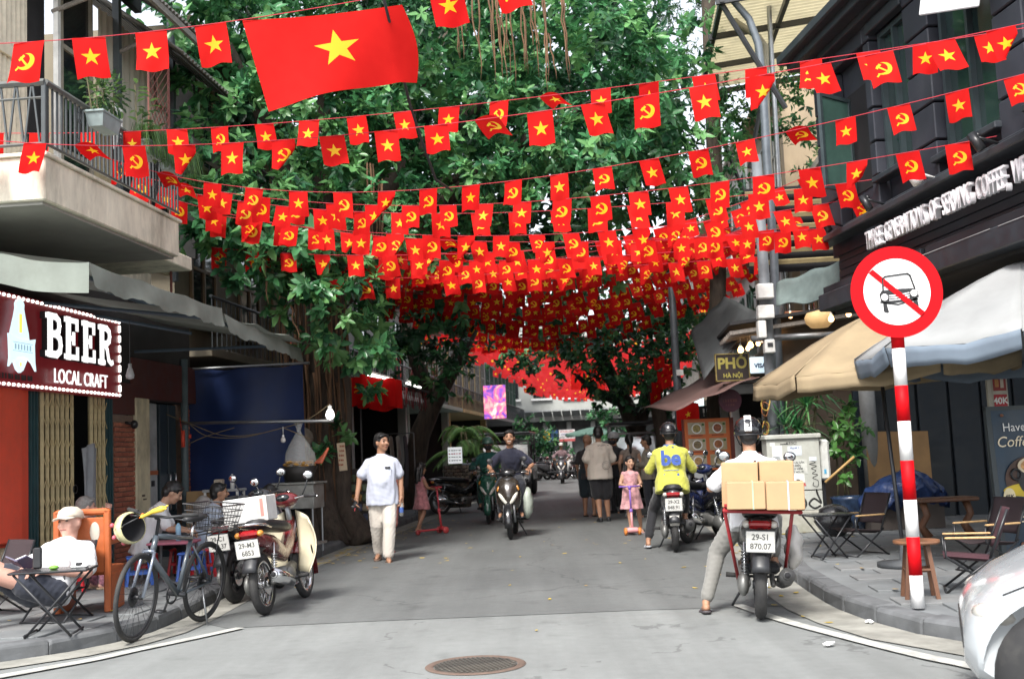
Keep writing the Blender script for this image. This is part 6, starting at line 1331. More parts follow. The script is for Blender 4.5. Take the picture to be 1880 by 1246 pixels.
# utility pole with meter boxes, lamp arm
up_ = at(1413,700,16.9); T = thing('utility_pole','grey utility pole with white meter boxes behind the cabinet','pole',(up_.x+.02,16.9,.12)); x0 = up_.x+.02
bm = MB().sh(True); bm.tube([(0,0,0),(0,0,3),(0.0,0,5.6)],[.09,.085,.075],14); bm.build('pole', mat('pole_grey',(.14,.155,.17),.6,dirt=.35), T)
for px,py,w_,h in ((1404,535,.24,.22),(1405,573,.24,.2),(1398,605,.12,.26),(1412,636,.15,.2)):
    p = at(px,py,16.7); bm = MB(); bm.box((p.x-x0,-.2,p.z-.12),(w_,.16,h),bev=.012)
    if py == 636: bm.mat(1).box((p.x-x0,-.285,p.z-.10),(.08,.01,.06))
    bm.build('meter_box', [mat('meter_white',(.58,.58,.56),.5,dirt=.25), BLACKPL], T)
r = random.Random(6)
for k in range(9):
    bm = MB(); c = at(1400+r.uniform(-6,10),740+r.uniform(-25,60),16.7); rr_ = r.uniform(.06,.14); bm.tube([Vector((c.x-x0+rr_*.5*math.cos(t)+.01*math.sin(3*t),-.16+.02*math.sin(t*2+k),c.z-.12+rr_*math.sin(t))) for t in [2*PI*j/16 for j in range(17)]],.006,4); bm.build('cable_coil', mat('cable_%d'%(k%3),((.5,.35,.06),(.35,.12,.04),(.03,.03,.03))[k%3],.6), T)
T = thing('street_lamp','grey curved street lamp arm above the terrace','street lamp',(at(1425,700,17.6).x,17.6,.12)); x1 = T.location.x
pts = [Vector((at(x,y,17.6).x-x1,0,at(x,y,17.6).z-.12)) for x,y in ((1426,600),(1420,450),(1408,300),(1400,150),(1392,80),(1375,35),(1345,0),(1315,-22))]
bm = MB().sh(True); bm.tube([Vector((0,0,0))]+pts,[.07]*3+[.07,.065,.065,.06,.055,.05],12); bm.build('post', mat('lamp_grey',(.13,.15,.17),.45,.3,dirt=.2), T)
bm = MB().sh(True); bm.ball(pts[-1]+Vector((-.25,0,.02)),(.35,.12,.07)); bm.build('lamp_head', GREYMETAL, T)
T = thing('drain_pipe','pale crooked rain pipe on the terrace house','pipe',at(1410,420,18.6)); pz = at(1410,420,18.6)
bm = MB().sh(True); bm.tube([at(x,y,18.6)-pz for x,y in ((1340,15),(1350,40),(1392,68),(1405,85),(1407,200),(1418,420),(1424,470))],.055,10); bm.build('pipe', mat('pipe_cream',(.33,.31,.25),.6,dirt=.4), T)
T = thing('thin_pole','thin grey pole standing against the terrace climber','pole',(at(1420,700,18.2).x+.03,18.2,.12)); bm = MB().sh(True); pz = T.location; bm.tube([Vector()]+[at(x,y,18.2)-pz for x,y in ((1432,400),(1425,250),(1412,20),(1410,-60))],.04,10); bm.build('pole', GREYMETAL, T)
# tarps and dark canopies
TGREY = mat('tarp_grey',(.10,.11,.115),.8,var=.2,dirt=.3,transl=.1); TGREEN = mat('tarp_greygreen',(.13,.17,.165),.75,var=.2,dirt=.3,transl=.12,bump=.03,bscale=6)
def sheet4(name,label,cat,c4,m,nu=14,nv=10,sag=.08,solid=.01):
    a,b,c,d = [at(*q) for q in c4]; bm = MB().sh(True)
    bm.grid(lambda u_, v_: (a*(1-u_)+b*u_)*(1-v_)+(d*(1-u_)+c*u_)*v_+Vector((0,0,-sag*math.sin(PI*u_)*math.sin(PI*v_)+.02*math.sin(u_*13+v_*5)))-a, nu, nv)
    o = bm.build(name, m, loc=a, solid=solid); return tag(o,label,cat)
sheet4('tarpaulin','grey tarpaulin roof sloping over the right hand stalls','tarpaulin',((1268,610,21),(1330,545,21),(1398,575,18.5),(1292,695,19)),TGREY)
sheet4('tarpaulin','grey green tarpaulin bunched under the coffee house corner','tarpaulin',((1425,520,16.8),(1540,480,15.6),(1545,548,15.4),(1425,560,16.5)),TGREEN,sag=.15)
T = ST('stall_canopy','dark slatted stall canopy strung with warm bulbs on the right','canopy',18.5,9.2,3.0)
bm = MB(); bm.box((9.6,20.1,3.35),(2.6,3.6,.05),rot=(0,-.1,0)); P(bm,'roof',mat('canopy_dk',(.02,.02,.022),.8),T)
for k in range(12): bm = MB(); bm.box((9.5,18.4+k*.3,3.2),(2.4,.05,.06),rot=(0,-.1,0)); P(bm,'slat',WOODOLD,T)
bm = MB().sh(True); bm.tube([(8.6,18.1,2.95),(10.4,18.1,2.95)],.05,8); P(bm,'crossbar',GREYMETAL,T)
flat_sign('copper_panel','copper brown rounded panel lit warmly under the canopy',1440,572,1500,640,18.0,mat('copper_pan',(.30,.12,.06),.45,var=.3),depth=.06)
bm = MB().sh(True); p = at(1503,575,17.2); bm.lathe([(0,0),(.18,-.04),(.22,-.11),(.2,-.2),(.13,-.27)],(0,0,.05),n=20); tag(bm.build('woven_lampshade', mat('shade_warm',(.60,.42,.20),.7,var=.2,emit=(1,.6,.25),es=.15), loc=p), 'warm lit woven lampshade under the tarpaulin', 'lampshade')
for k,(px,py,Y,r_) in enumerate(((1360,643,18,.055),(1373,640,18.6,.042),(1378,634,18.2,.055),(1392,631,18.8,.045),(1400,623,18.2,.06),(1384,613,19,.035),(1428,618,17.8,.06),(1436,611,18.4,.045),(1451,580,17.6,.045),(1526,586,16.6,.05),(1558,577,16.0,.045))):
    bulb('festoon_bulb','glowing warm festoon bulb, '+('lowest left of the cluster beside the utility pole','small one just right of the lowest left bulb','third of the rising row left of the pole','fourth of the rising row left of the pole','largest just left of the utility pole','topmost and smallest left of the utility pole','large one just right of the utility pole','small one behind the large right bulb','alone above the crossbar right of the pole','beside the woven lampshade','farthest right, next to the road sign')[k],px,py,Y,r_*.85,False,.1)
for o in list(bpy.data.objects):
    if o.parent and o.parent.name.startswith('festoon_bulb') and o.name.startswith('glass'): o.data.materials[0] = WARMB
OLIVE = mat('letters_olive2',(.27,.235,.05),.5)
T = flat_sign('noodle_sign','hanging black sign with yellow letters PHỞ HÀ NỘI',1312,651,1376,697,18.0,mat('sign_brownblack',(.018,.011,.009),.4),lines=(('PHỞ',.56,.13,OLIVE,0,1.0,.008),('HÀ NỘI',.21,-.32,OLIVE,0,1.0,.003)))
bm = MB(); wS = abs(at(1376,697,18).x-at(1312,651,18).x); hS = abs(at(1312,651,18).z-at(1376,697,18).z)
for s_ in (-1,1): bm.box((s_*wS/2,-.01,0),(.015,.08,hS+.02)); bm.box((0,-.01,s_*hS/2),(wS+.015,.08,.015))
bm.build('frame', mat('frame_brass',(.28,.22,.08),.4,.5), T)
flat_sign('card_sign','small white VISA card sign beside the noodle sign',1376,656,1413,684,17.6,mat('sign_paleblue',(.55,.70,.78),.4,emit=(.6,.75,.82),es=.25),lines=(('VISA',.36,-.05,mat('visa_ink',(.03,.05,.12),.5),0,1.0,.004),))
p = at(1340,735,18.3); T = thing('round_sign','round dark maroon hanging sign below the noodle sign','sign',p); bm = MB(); bm.lathe([(0,0),(.185,0),(.185,.05),(0,.05)],(0,.02,0),(0,-1,0),36); bm.build('disc', mat('disc_maroon',(.075,.012,.03),.5), T)
scribble(T, (0,-.034,.0), (1,0,0), .24, .05, mat('disc_ink',(.16,.05,.05),.6), 6); scribble(T, (0,-.034,-.07), (1,0,0), .15, .03, mat('disc_ink',(.16,.05,.05)), 4); bm = MB(); bm.tube([(-.1,0,.26),(.45,0,.27)],.012,6); bm.tube([(0,0,.18),(0,0,.27)],.008,5); bm.build('bracket', BLACKMETAL, T)
BRAWN = mat('awning_brown',(.15,.085,.075),.8,var=.15,dirt=.3,transl=.12)
sheet4('brown_awning','brown sloping shop awning on the right above the riders','awning',((1310,683,21),(1180,749,21),(1240,752,17.8),(1395,690,17.5)),BRAWN,sag=.04)
lp = at(1243,700,23.5); T = thing('lamp_post','slim grey lamp post rising behind the brown awning','lamp post',(lp.x,23.5,.12)); bm = MB().sh(True); bm.tube([(0,0,0),(0,0,3),(0,0,7)],[.10,.08,.06],12); bm.build('post', mat('lamp_grey',(.13,.15,.17)), T); bm = MB(); bm.box((.05,-.1,2.75),(.14,.1,.12)); bm.build('camera_box', WHITEP, T)
bm = MB(); pz = at(1328,800,17.6); bm.box((0,0,1.15),(.13,.14,2.3)); tag(bm.build('square_post', mat('post_pale',(.22,.24,.24),.6,dirt=.3), loc=(at(1332,800,20.6).x,20.6,.12)), 'pale square post behind the menu board', 'post')
# dish picture menu board
mb0 = at(1300,815,19.0); T = thing('menu_board','orange standing menu board with photos of noodle dishes','menu board',(mb0.x,19.0,.12),.02); w_,h = .76,.86; zc = mb0.z-.12
bm = MB(); bm.box((0,.03,zc),(w_,.06,h),bev=.008); bm.build('panel', mat('menu_orange',(.60,.15,.04),.5,var=.08), T)
bm = MB(); bm.box((w_/2+.04,.06,zc),(.07,.05,h)); bm.box((-w_/2-.02,.05,zc),(.03,.06,h)); bm.build('edge', mat('menu_edge',(.16,.03,.02),.5), T)
for x in (-.3,.3): bm = MB(); bm.tube([(x,.05,0),(x,.05,zc-h/2)],.02,6); bm.build('leg', BLACKMETAL, T)
r = random.Random(12); FOOD = [mat('food_%d'%i,c,.6,var=.5,scale=35) for i,c in enumerate(((.35,.28,.10),(.30,.10,.05),(.22,.17,.09),(.34,.13,.05),(.40,.25,.10),(.36,.30,.16)))]
for i in range(3):
    for j in range(2):
        x = -.18+j*.35; z = zc+.27-i*.27; k = i*2+j
        bm = MB(); bm.box((x,-.004,z),(.29,.006,.20)); cd = bm.build('photo', mat('photo_tan_%d'%(k%2),((.45,.40,.28),(.40,.34,.2))[k%2],.5,var=.2,scale=14), T)
        bm = MB(); bm.lathe([(0,0),(.085,0),(.085,.004),(0,.004)],(x,-.008,z-.005),(0,-1,0),22); bm.mat(1).lathe([(0,0),(.066,0),(.066,.004),(0,.004)],(x,-.013,z-.003),(0,-1,0),18); bm.build('bowl', [PAPERW, FOOD[k]], cd)
        bm = MB(); bm.mat(0).ball((x+.11,-.008,z+.06),(.025,.004,.02),8,5); bm.build('garnish', mat('herb',(.06,.14,.03),.6), cd)
        bm = MB(); bm.box((x,-.002,z-.12),(.2,.003,.016)); bm.build('caption', mat('caption',(.22,.05,.02),.6), T)
T = flat_sign('bar_sign','dark hanging sign with two pale glasses behind the menu board',1283,745,1308,772,21.5,mat('bar_dark',(.02,.022,.025),.5)); bm = MB()
for x in (-.04,.03): bm.box((x,-.036,.05),(.03,.004,.08)); bm.box((x,-.036,-.02),(.006,.004,.06)); bm.box((x,-.036,-.05),(.025,.004,.006))
bm.build('glass_symbol', PAPERW, T)
for px,py,w2,h2,lb in ((1322,735,.30,.6,'glowing pale blue shop window lamp behind the noodle sign'),(1283,735,.2,.34,'small glowing shop window behind the brown awning')):
    p = at(px,py,24.2); bm = MB(); bm.box((0,0,0),(w2,.04,h2)); tag(bm.build('lit_window', mat('lit_cyan',(.6,.75,.78),.4,emit=(.65,.85,.88),es=.8), loc=p), lb, 'lamp')
p = at(1262,745,22.5); red_hang('dull red flag with star hung beside the lamp post behind the menu board', 1262, 742, 22.5, .9)
for k,(px,py,Y) in enumerate(((1210,655,26),(1216,680,26),(1206,700,26.2),(1222,690,25.8),(1230,668,26),(1203,720,26.3))):
    red_hang('crumpled red flag on the ivy tree, '+('uppermost','second from the top','third from the top','one near the lamp post','one right of the uppermost','lowest')[k], px, py, Y, .5)
# ================================================================== MOTORBIKES, BICYCLE, CARS
def paint(name, col, rough=.25): return mat('paint_'+name, col, rough, var=.08, coat=.7, dirt=.18, dcol=tuple(c*.6+.02 for c in col))
PLATEW = mat('plate_white',(.62,.61,.57),.5,dirt=.35,dcol=(.35,.33,.3)); PLATET = mat('plate_ink',(.10,.10,.095),.6)
SEATM = mat('seat_vinyl',(.018,.018,.02),.5,bump=.01); ENGM = mat('engine_alloy',(.22,.22,.21),.5,.6,dirt=.5,dcol=(.06,.055,.05))
MUFM = mat('muffler',(.10,.10,.10),.4,.6,dirt=.4,dcol=(.05,.045,.04))
def Xv(a=1): return Vector((a,0,0))
def wheel(T, y, R, w_, spoke=True, name='wheel', x=0.0, rimm=None):
    bm = MB().sh(True); m = 10; pr = []
    for k in range(m):
        a = 2*PI*k/m; pr.append((R-w_*.62+w_*.62*math.cos(a), w_*.5*math.sin(a)))
    bm.lathe(pr, (0,0,0), (1,0,0), 32, closed=True); o = bm.build(name, RUBBER, T, loc=(x,y,R))
    r0 = R-w_*1.15; bm = MB().sh(True); bm.lathe([(r0+.012,-.03),(r0-.012,-.03),(r0-.018,0),(r0-.012,.03),(r0+.012,.03)],(0,0,0),(1,0,0),32,caps=False)
    bm.lathe([(0,-.06),(.035,-.06),(.035,.06),(0,.06)],(0,0,0),(1,0,0),12)
    if spoke:
        for k in range(24): a = 2*PI*k/24; s_ = .035*(1 if k%2 else -1); bm.tube([(s_,.03*math.cos(a+.5),.03*math.sin(a+.5)),(0,r0*math.cos(a),r0*math.sin(a))],.0028,4)
    else:
        for k in range(5): a = 2*PI*k/5; bm.tube([(0,.02*math.cos(a),.02*math.sin(a)),(0,r0*math.cos(a+.12),r0*math.sin(a+.12))],[.022,.014],6)
    bm.build('rim', rimm or (CHROME if spoke else BLACKMETAL), o)
    bm = MB(); bm.lathe([(.035,.05),(.10,.05),(.10,.056),(.035,.056)],(0,0,0),(1,0,0),24); bm.build('brake_disc', CHROME, o); return o
def fender(bm, y, z, R, w_, a0, a1, n=10, drop=.03):
    R1 = []
    for k in range(n+1):
        a = a0+(a1-a0)*k/n; c, s_ = math.cos(a), math.sin(a)
        R1.append([Vector((x,y+(R+dr)*c,z+(R+dr)*s_)) for x,dr in ((-w_,-drop),(-w_*.8,.0),(-w_*.3,.014),(w_*.3,.014),(w_*.8,.0),(w_,-drop),(w_*.7,-.012),(0,0),(-w_*.7,-.012))])
    bm.loft(R1)
def ringsY(bm, secs, n=14, pw=.75): bm.sh(True).erings([((x,y,z),(1,0,0),(0,0,1),rx,rz) for x,y,z,rx,rz in secs], n, True, pw)
def shock(T, x, p, q):
    bm = MB().sh(True); p = V3((x,*p)); q = V3((x,*q)); d = (q-p); u_, v_, w_ = basis(d); L_ = d.length
    bm.tube([p,q],.012,6); bm.build('shock_absorber', CHROME, T)
    bm = MB().sh(True); bm.tube([p+d*(.12+.6*k/60)+(u_*math.cos(k*.85)+v_*math.sin(k*.85))*.026 for k in range(60)],.0055,4); bm.build('spring', GREYMETAL, T)
def mirror(T, s_, base, head, rimm=None):
    bm = MB().sh(True); bm.tube([base,(base[0]+s_*.05,base[1]-.01,base[2]+.08),head],.007,5); m_ = bm.build('mirror', BLACKMETAL, T)
    bm = MB().sh(True); bm.ball(head,(.055,.016,.045),12,8,rot=(.1,0,s_*.2)); bm.build('mirror_shell', BLACKPL, m_); bm = MB().sh(True); bm.ball((head[0],head[1]-.010,head[2]),(.047,.009,.037),12,8,rot=(.1,0,s_*.2)); bm.build('mirror_glass', rimm or mat('mirror_glass',(.8,.82,.85),.03,1.0,var=0), m_)
def plate(T, y, z, l1, l2, tilt=.15, w_=.215, h=.16):
    bm = MB(); bm.box((0,0,0),(w_,.006,h),bev=.002); o = bm.build('number_plate', PLATEW, T, loc=(0,y,z)); o.rotation_euler = (tilt,0,0)
    for k, s_ in enumerate((l1,l2)): text('lettering', s_, h*.40, PLATET, o, (0,-.0045,h*(.22-.45*k)), (1,0,0),(0,0,1), bold=.0015, sx=.92)
    bm = MB(); 
    for s_ in (-1,1): bm.box((s_*(w_/2+.002),.002,0),(.004,.008,h+.008)); bm.box((0,.002,s_*(h/2+.002)),(w_+.008,.008,.004))
    bm.build('plate_frame', GREYMETAL, o)
def motorbike(name, label, loc, rz, body, style='scooter', lean=0.0, plates=None, simple=False, shield=None, steer=0.0, seatm=None, lamp=None, group=None, acc=None):
    T = thing(name, label, 'motorbike', loc, rz, group); T.rotation_euler = (0,lean,rz); R = .27 if style == 'scooter' else .285; yf, yr = .62, -.60; acc = acc or body
    wheel(T, yf, R, .075 if style == 'scooter' else .065, style != 'scooter', 'front_wheel'); wheel(T, yr, R, .095 if style == 'scooter' else .078, style != 'scooter', 'rear_wheel')
    hb = 1.03 if style == 'scooter' else 1.0; yh = .30
    bm = MB().sh(True)
    for s_ in (-1,1): bm.tube([(s_*.085,yf,R),(s_*.075,.46,.66)],[.024,.02],8)
    bm.tube([(0,.47,.6),(0,.33,hb)],.03,8); bm.build('fork', GREYMETAL, T)
    bm = MB().sh(True); fender(bm, yf, R, R+.035, .07, -.25, 2.5); bm.build('front_mudguard', acc, T)
    # handlebar
    bm = MB().sh(True); bm.tube([(-.34,yh-.10,hb+.02),(-.2,yh-.03,hb+.03),(0,yh,hb),(.2,yh-.03,hb+.03),(.34,yh-.10,hb+.02)],.012,8); bm.build('handlebar', CHROME if style != 'scooter' else BLACKMETAL, T)
    for s_ in (-1,1):
        bm = MB().sh(True); bm.tube([(s_*.23,yh-.045,hb+.03),(s_*.355,yh-.11,hb+.02)],.019,8); bm.build('grip', RUBBER, T)
        bm = MB().sh(True); bm.tube([(s_*.2,yh+.01,hb+.02),(s_*.25,yh+.02,hb+.015),(s_*.36,yh-.045,hb+.01)],.007,5); bm.build('brake_lever', CHROME, T)
        mirror(T, s_, (s_*.19,yh,hb+.04), (s_*.28,yh-.02,hb+.23))
    bm = MB().sh(True); bm.ball((0,yh+.02,hb+.015),(.14,.10,.075),16,10); bm.build('handlebar_cover', acc, T)
    bm = MB().sh(True); bm.ball((0,yh-.055,hb+.035),(.075,.04,.04),12,8); bm.build('instrument', GLASSD, T)
    if style == 'scooter':
        bm = MB(); ringsY(bm, [(0,.60,.66,.03,.05),(0,.555,.68,.10,.14),(0,.50,.70,.165,.22),(0,.44,.70,.20,.27),(0,.38,.70,.205,.30),(0,.345,.70,.19,.29)], 18, .8); bm.build('front_cowl', body, T)
        bm = MB().sh(True); bm.erings([((0,.40,.98),(1,0,0),(0,1,0),.07,.05),((0,.44,.90),(1,0,0),(0,1,0),.11,.06)],12); bm.build('visor', BLACKPL, T)
        for s_ in (-1,1):
            bm = MB().sh(True); bm.ball((s_*.085,.555,.64),(.034,.035,.125),14,10,rot=(.25,s_*.62,0)); bm.build('headlight', lamp or CLEARLENS, T)
            bm = MB().sh(True); bm.ball((s_*.155,.475,.81),(.022,.03,.055),10,8,rot=(.35,s_*-.4,0)); bm.build('indicator', mat('amber_lens',(.55,.22,.03),.2,coat=.6), T)
        bm = MB(); bm.box((0,.10,.34),(.34,.50,.09),bev=.03); bm.build('footboard', BLACKPL, T)
        bm = MB(); ringsY(bm, [(0,.02,.56,.13,.20),(0,-.15,.60,.15,.20),(0,-.40,.64,.165,.16),(0,-.62,.70,.14,.10),(0,-.82,.77,.07,.045)], 18, .8); bm.build('rear_body', body, T)
    else:
        bm = MB().sh(True); bm.ball((0,yh+.12,hb),(.085,.06,.085),16,10); bm.build('headlight', CLEARLENS, T)
        sh_ = shield or body
        for s_ in (-1,1):
            bm = MB().sh(True); bm.grid(lambda u_, v_: (s_*(.06+.22*math.sin(min(1,u_*1.05)*1.5)*(.5+.5*math.sin(PI*(.18+.72*v_)))), .42-.15*u_-.12*v_+.06*math.sin(v_*PI), .90-.60*v_-.03*u_*v_-.12*(1-v_)*u_), 8, 10); bm.build('leg_shield', sh_, T, solid=.012)
        bm = MB(); ringsY(bm, [(0,.42,.74,.05,.12),(0,.25,.60,.06,.10),(0,.05,.50,.06,.08),(0,-.1,.55,.08,.10),(0,-.35,.62,.115,.10),(0,-.65,.68,.11,.075),(0,-.80,.72,.07,.05)], 14, .85); bm.build('rear_body', body, T)
        bm = MB().sh(True); bm.tube([(0,.15,.30),(0,-.10,.30)],[.085,.09],14); bm.tube([(0,.10,.31),(0,.30,.36)],[.06,.055],12); bm.ball((.08,-.02,.29),(.045,.10,.09)); bm.build('engine', ENGM, T)
        bm = MB(); bm.box((.09,-.34,.30),(.025,.48,.075),bev=.02); bm.build('chain_case', BLACKPL, T)
    bm = MB(); ringsY(bm, [(0,.13,.75,.10,.045),(0,-.05,.775,.13,.055),(0,-.3,.80,.135,.055),(0,-.55,.83,.115,.05),(0,-.68,.84,.07,.035)], 14, .75); bm.build('seat', seatm or SEATM, T)
    bm = MB().sh(True); bm.tube([(.11,-.5,.79),(.125,-.68,.82),(.07,-.84,.84),(-.07,-.84,.84),(-.125,-.68,.82),(-.11,-.5,.79)],.012,8); bm.build('grab_rail', CHROME if style != 'scooter' else BLACKMETAL, T)
    bm = MB().sh(True); bm.sh(False).box((0,-.80,.755),(.20,.075,.075),bev=.028); tl = bm.build('tail_light', REDLENS, T)
    for s_ in (-1,1): bm = MB().sh(True); bm.ball((s_*.105,-.79,.752),(.032,.045,.03),10,8); bm.build('indicator', CLEARLENS if style == 'scooter' else mat('amber_lens',(.55,.22,.03)), T)
    bm = MB().sh(True); fender(bm, yr, R, R+.06, .075, 1.2, 2.75); bm.box((0,-.845,.63),(.14,.02,.17)); bm.build('rear_mudguard', BLACKPL, T)
    bm = MB().sh(True); bm.tube([(-.10,-.60,R),(-.11,-.2,.30),(-.10,.0,.32)],.03,8); bm.tube([(.10,-.60,R),(.10,-.2,.30)],.022,8); bm.ball((-.13,-.55,R),(.05,.13,.10)); bm.ball((-.14,-.28,.30),(.05,.26,.09)); bm.build('swingarm', ENGM, T)
    bm = MB().sh(True); bm.tube([(.13,.0,.22),(.16,-.20,.22),(.18,-.34,.27)],.018,8); bm.tube([(.18,-.32,.26),(.195,-.55,.31),(.20,-.82,.37)],[.05,.062,.06],14); bm.tube([(.20,-.81,.368),(.2,-.835,.373)],[.045,.03],12); mf = bm.build('muffler', MUFM if style == 'scooter' else CHROME, T)
    bm = MB().sh(True); bm.tube([(.2,-.825,.371),(.2,-.84,.374)],.024,10); bm.build('muffler_tip', INTER, mf)
    for s_ in ((-1,1) if style != 'scooter' else (-1,)): shock(T, s_*.12, (-.60,R+.03), (-.50,.64))
    if not simple:
        bm = MB().sh(True); bm.tube([(-.22,-.05,.27),(.22,-.05,.27)],.013,6); bm.build('footrest_bar', BLACKMETAL, T)
        for s_ in (-1,1): bm = MB().sh(True); bm.tube([(s_*.17,-.05,.275),(s_*.27,-.05,.28)],.02,8); bm.build('footrest', RUBBER, T)
        bm = MB().sh(True); bm.tube([(-.10,-.1,.24),(-.20,-.02,.03 if lean == 0 else .06),(-.22,.0,.02)],.011,6); bm.build('side_stand', BLACKMETAL, T)
    if plates: plate(T, -.875, .625, *plates)
    return T
PBLK = paint('black',(.014,.014,.016)); PGRY = paint('gunmetal',(.05,.052,.056)); PRED = paint('darkred',(.13,.015,.018)); PCREAM = paint('cream',(.66,.60,.43),.35); PBLUE = paint('blue',(.02,.03,.10)); PBRN = paint('bronze',(.035,.028,.022)); PWHT = paint('white',(.62,.62,.60)); PGRN = paint('green',(.02,.09,.06))
def gz(px, py, z=0.0): p = gr(px,py,z); return Vector((p.x,p.y,z))
def face(a, b): d = V3(b)-V3(a); return math.atan2(-d.x, d.y)
# delivery bike in front right, seen from behind
eW = gz(1397,1138); dirE = -.19
eB = eW+Matrix.Rotation(dirE,3,'Z')@Vector((0,.62,0)); eB.z = .004
MBE = motorbike('delivery_motorbike','dirty black motorbike with a red cargo rack carrying cardboard boxes',eB,dirE,PBLK,'scooter',.05,('29-S1','870.07'),lamp=None)
rk = MB(); REDRK = mat('rack_red',(.30,.015,.02),.45,dirt=.35,dcol=(.10,.02,.02))
for p_, q_ in (((-.27,-.98,.86),(.30,-.98,.86)),((-.27,-.45,.86),(.30,-.45,.86)),((-.27,-.98,.86),(-.27,-.45,.86)),((.30,-.98,.86),(.30,-.45,.86)),((-.09,-.98,.86),(-.09,-.45,.86)),((.1,-.98,.86),(.1,-.45,.86)),((-.27,-.9,.86),(-.17,-.52,.30)),((.24,-.9,.86),(.19,-.52,.34)),((-.27,-.98,.90),(.30,-.98,.90))): rk.sh(True).tube([p_,q_],.014,8)
rk.build('cargo_rack', REDRK, MBE)
CARD = mat('carton',(.42,.27,.145),.8,var=.08,scale=6,dirt=.12,dcol=(.33,.22,.12)); TAPE = mat('carton_tape',(.42,.27,.13),.4)
ME = MBE.matrix_basis if False else Matrix.Translation(eB) @ Matrix.Rotation(dirE,4,'Z') @ Matrix.Rotation(.05,4,'Y')
def on_bike(M, o): o.matrix_world = M @ o.matrix_basis; return o
for k,(x0_,x1_,y0_,y1_,z0_,z1_,lb) in enumerate(((-.285,.0,-.82,-.46,.88,1.225,'upper left cardboard box on the cargo rack behind the rider'),(.005,.27,-.80,-.46,.88,1.24,'upper right cardboard box on the cargo rack behind the rider'),(-.25,.04,-1.08,-.825,.88,1.085,'lower left cardboard box at the back of the cargo rack'),(.045,.33,-1.07,-.825,.88,1.09,'lower right cardboard box at the back of the cargo rack'))):
    T = thing('cardboard_box', lb, 'box', (0,0,0), 0, 'cardboard boxes on the delivery motorbike'); c = Vector(((x0_+x1_)/2,(y0_+y1_)/2,z0_)); T.matrix_world = ME @ Matrix.Translation(c) @ Matrix.Rotation((-.02,.015,.01,-.015)[k],4,'Z') @ Matrix.Rotation((-.02,-.035,-.03,-.03)[k],4,'Y')
    sx,sy,sz = x1_-x0_,y1_-y0_,z1_-z0_; bm = MB(); bm.box((0,0,sz/2),(sx-.004,sy,sz),bev=.006); bm.build('carton', CARD, T); 
    if k >= 2:
        bm = MB(); bm.box((sx*(.18 if k == 2 else .08),-sy/2-.003,sz/2),(.012,.004,sz)); bm.box((sx*(.18 if k == 2 else .08),0,sz+.002),(.012,sy,.004)); bm.build('strap', mat('strap_green',(.30,.42,.28),.5) if k == 2 else mat('strap_pink',(.60,.42,.50),.5), T)
bgm = MB().sh(True); bgm.ball((.27,-.40,.55),(.07,.12,.18),18,12); bgm.v = [(x+.012*math.sin(z*40+y*25),y+.01*math.sin(x*50+z*30),z) for x,y,z in bgm.v]
o = bgm.build('shopping_bag', mat('bag_white',(.62,.60,.57),.4,var=.12,transl=.2)); o.matrix_world = ME; tag(o,'white plastic shopping bag hanging on the delivery motorbike side','bag')
# ride-hailing bike
fB = gz(1252,1013); dirF = -.12; fB = fB+Vector((0,.62,.004)); MBF = motorbike('hailing_motorbike','dark scooter under the rider in the yellow jacket',fB,dirF,PGRY,'scooter',.0,('29-X2','848.91'))
bm = MB().sh(True); bm.box((0,-.86,.42),(.12,.02,.13)); bm.build('mud_flap', mat('flap_pale',(.5,.48,.44),.5), MBF)
# parked bike beyond it, nose towards the street
pB = gz(1300,1000)+Vector((.10,.9,.004)); motorbike('parked_motorbike','dark blue motorbike parked beside the yellow jacket rider',pB,-.55,PBLUE,'underbone',-.08,None,shield=PBLUE)
pB = S(17.6,7.75,.004); motorbike('parked_motorbike','black motorbike standing in front of the menu board',pB,.35,PBLK,'underbone',-.08)
# two parked on the left
c1 = gz(487,1130); T1 = c1+Matrix.Rotation(-.12,3,'Z')@Vector((0,.62,0)); T1.z = .004
MB1 = motorbike('cream_motorbike','old motorbike with cream leg shields parked outermost at the left kerb',T1,-.12,PRED,'underbone',-.10,('29-M3','6853'),shield=PCREAM)
for s_ in (-1,1): bm = MB().sh(True); bm.ball((s_*.245,.225,.50),(.006,.022,.05),10,8,rot=(.3,0,0)); bm.build('shield_hole', INTER, MB1)
bm = MB(); bm.box((.02,-.42,.99),(.42,.30,.235),bev=.008); bm.mat(1).box((.19,-.572,.99),(.10,.004,.225)); bm.mat(2).box((.19,-.575,1.0),(.03,.003,.16)); o = bm.build('white_carton',[mat('carton_white',(.66,.65,.63),.6,dirt=.12,dcol=(.45,.44,.42)), mat('tape_clear',(.55,.50,.46),.3), mat('tape_print',(.5,.2,.17),.5)]); o.matrix_world = Matrix.Translation(T1) @ Matrix.Rotation(-.12,4,'Z') @ Matrix.Rotation(-.10,4,'Y') @ Matrix.Translation((-.12,0,-.02)); tag(o,'white taped carton strapped across the seat of the cream motorbike','box')
c0 = gz(436,1108); T0 = c0+Matrix.Rotation(-.16,3,'Z')@Vector((-.02,.62,0)); T0.z = .004
MB0 = motorbike('black_motorbike','black scooter parked against the left kerb behind the cream one',T0,-.16,PBLK,'scooter',-.09,('29-C1','919.37'))
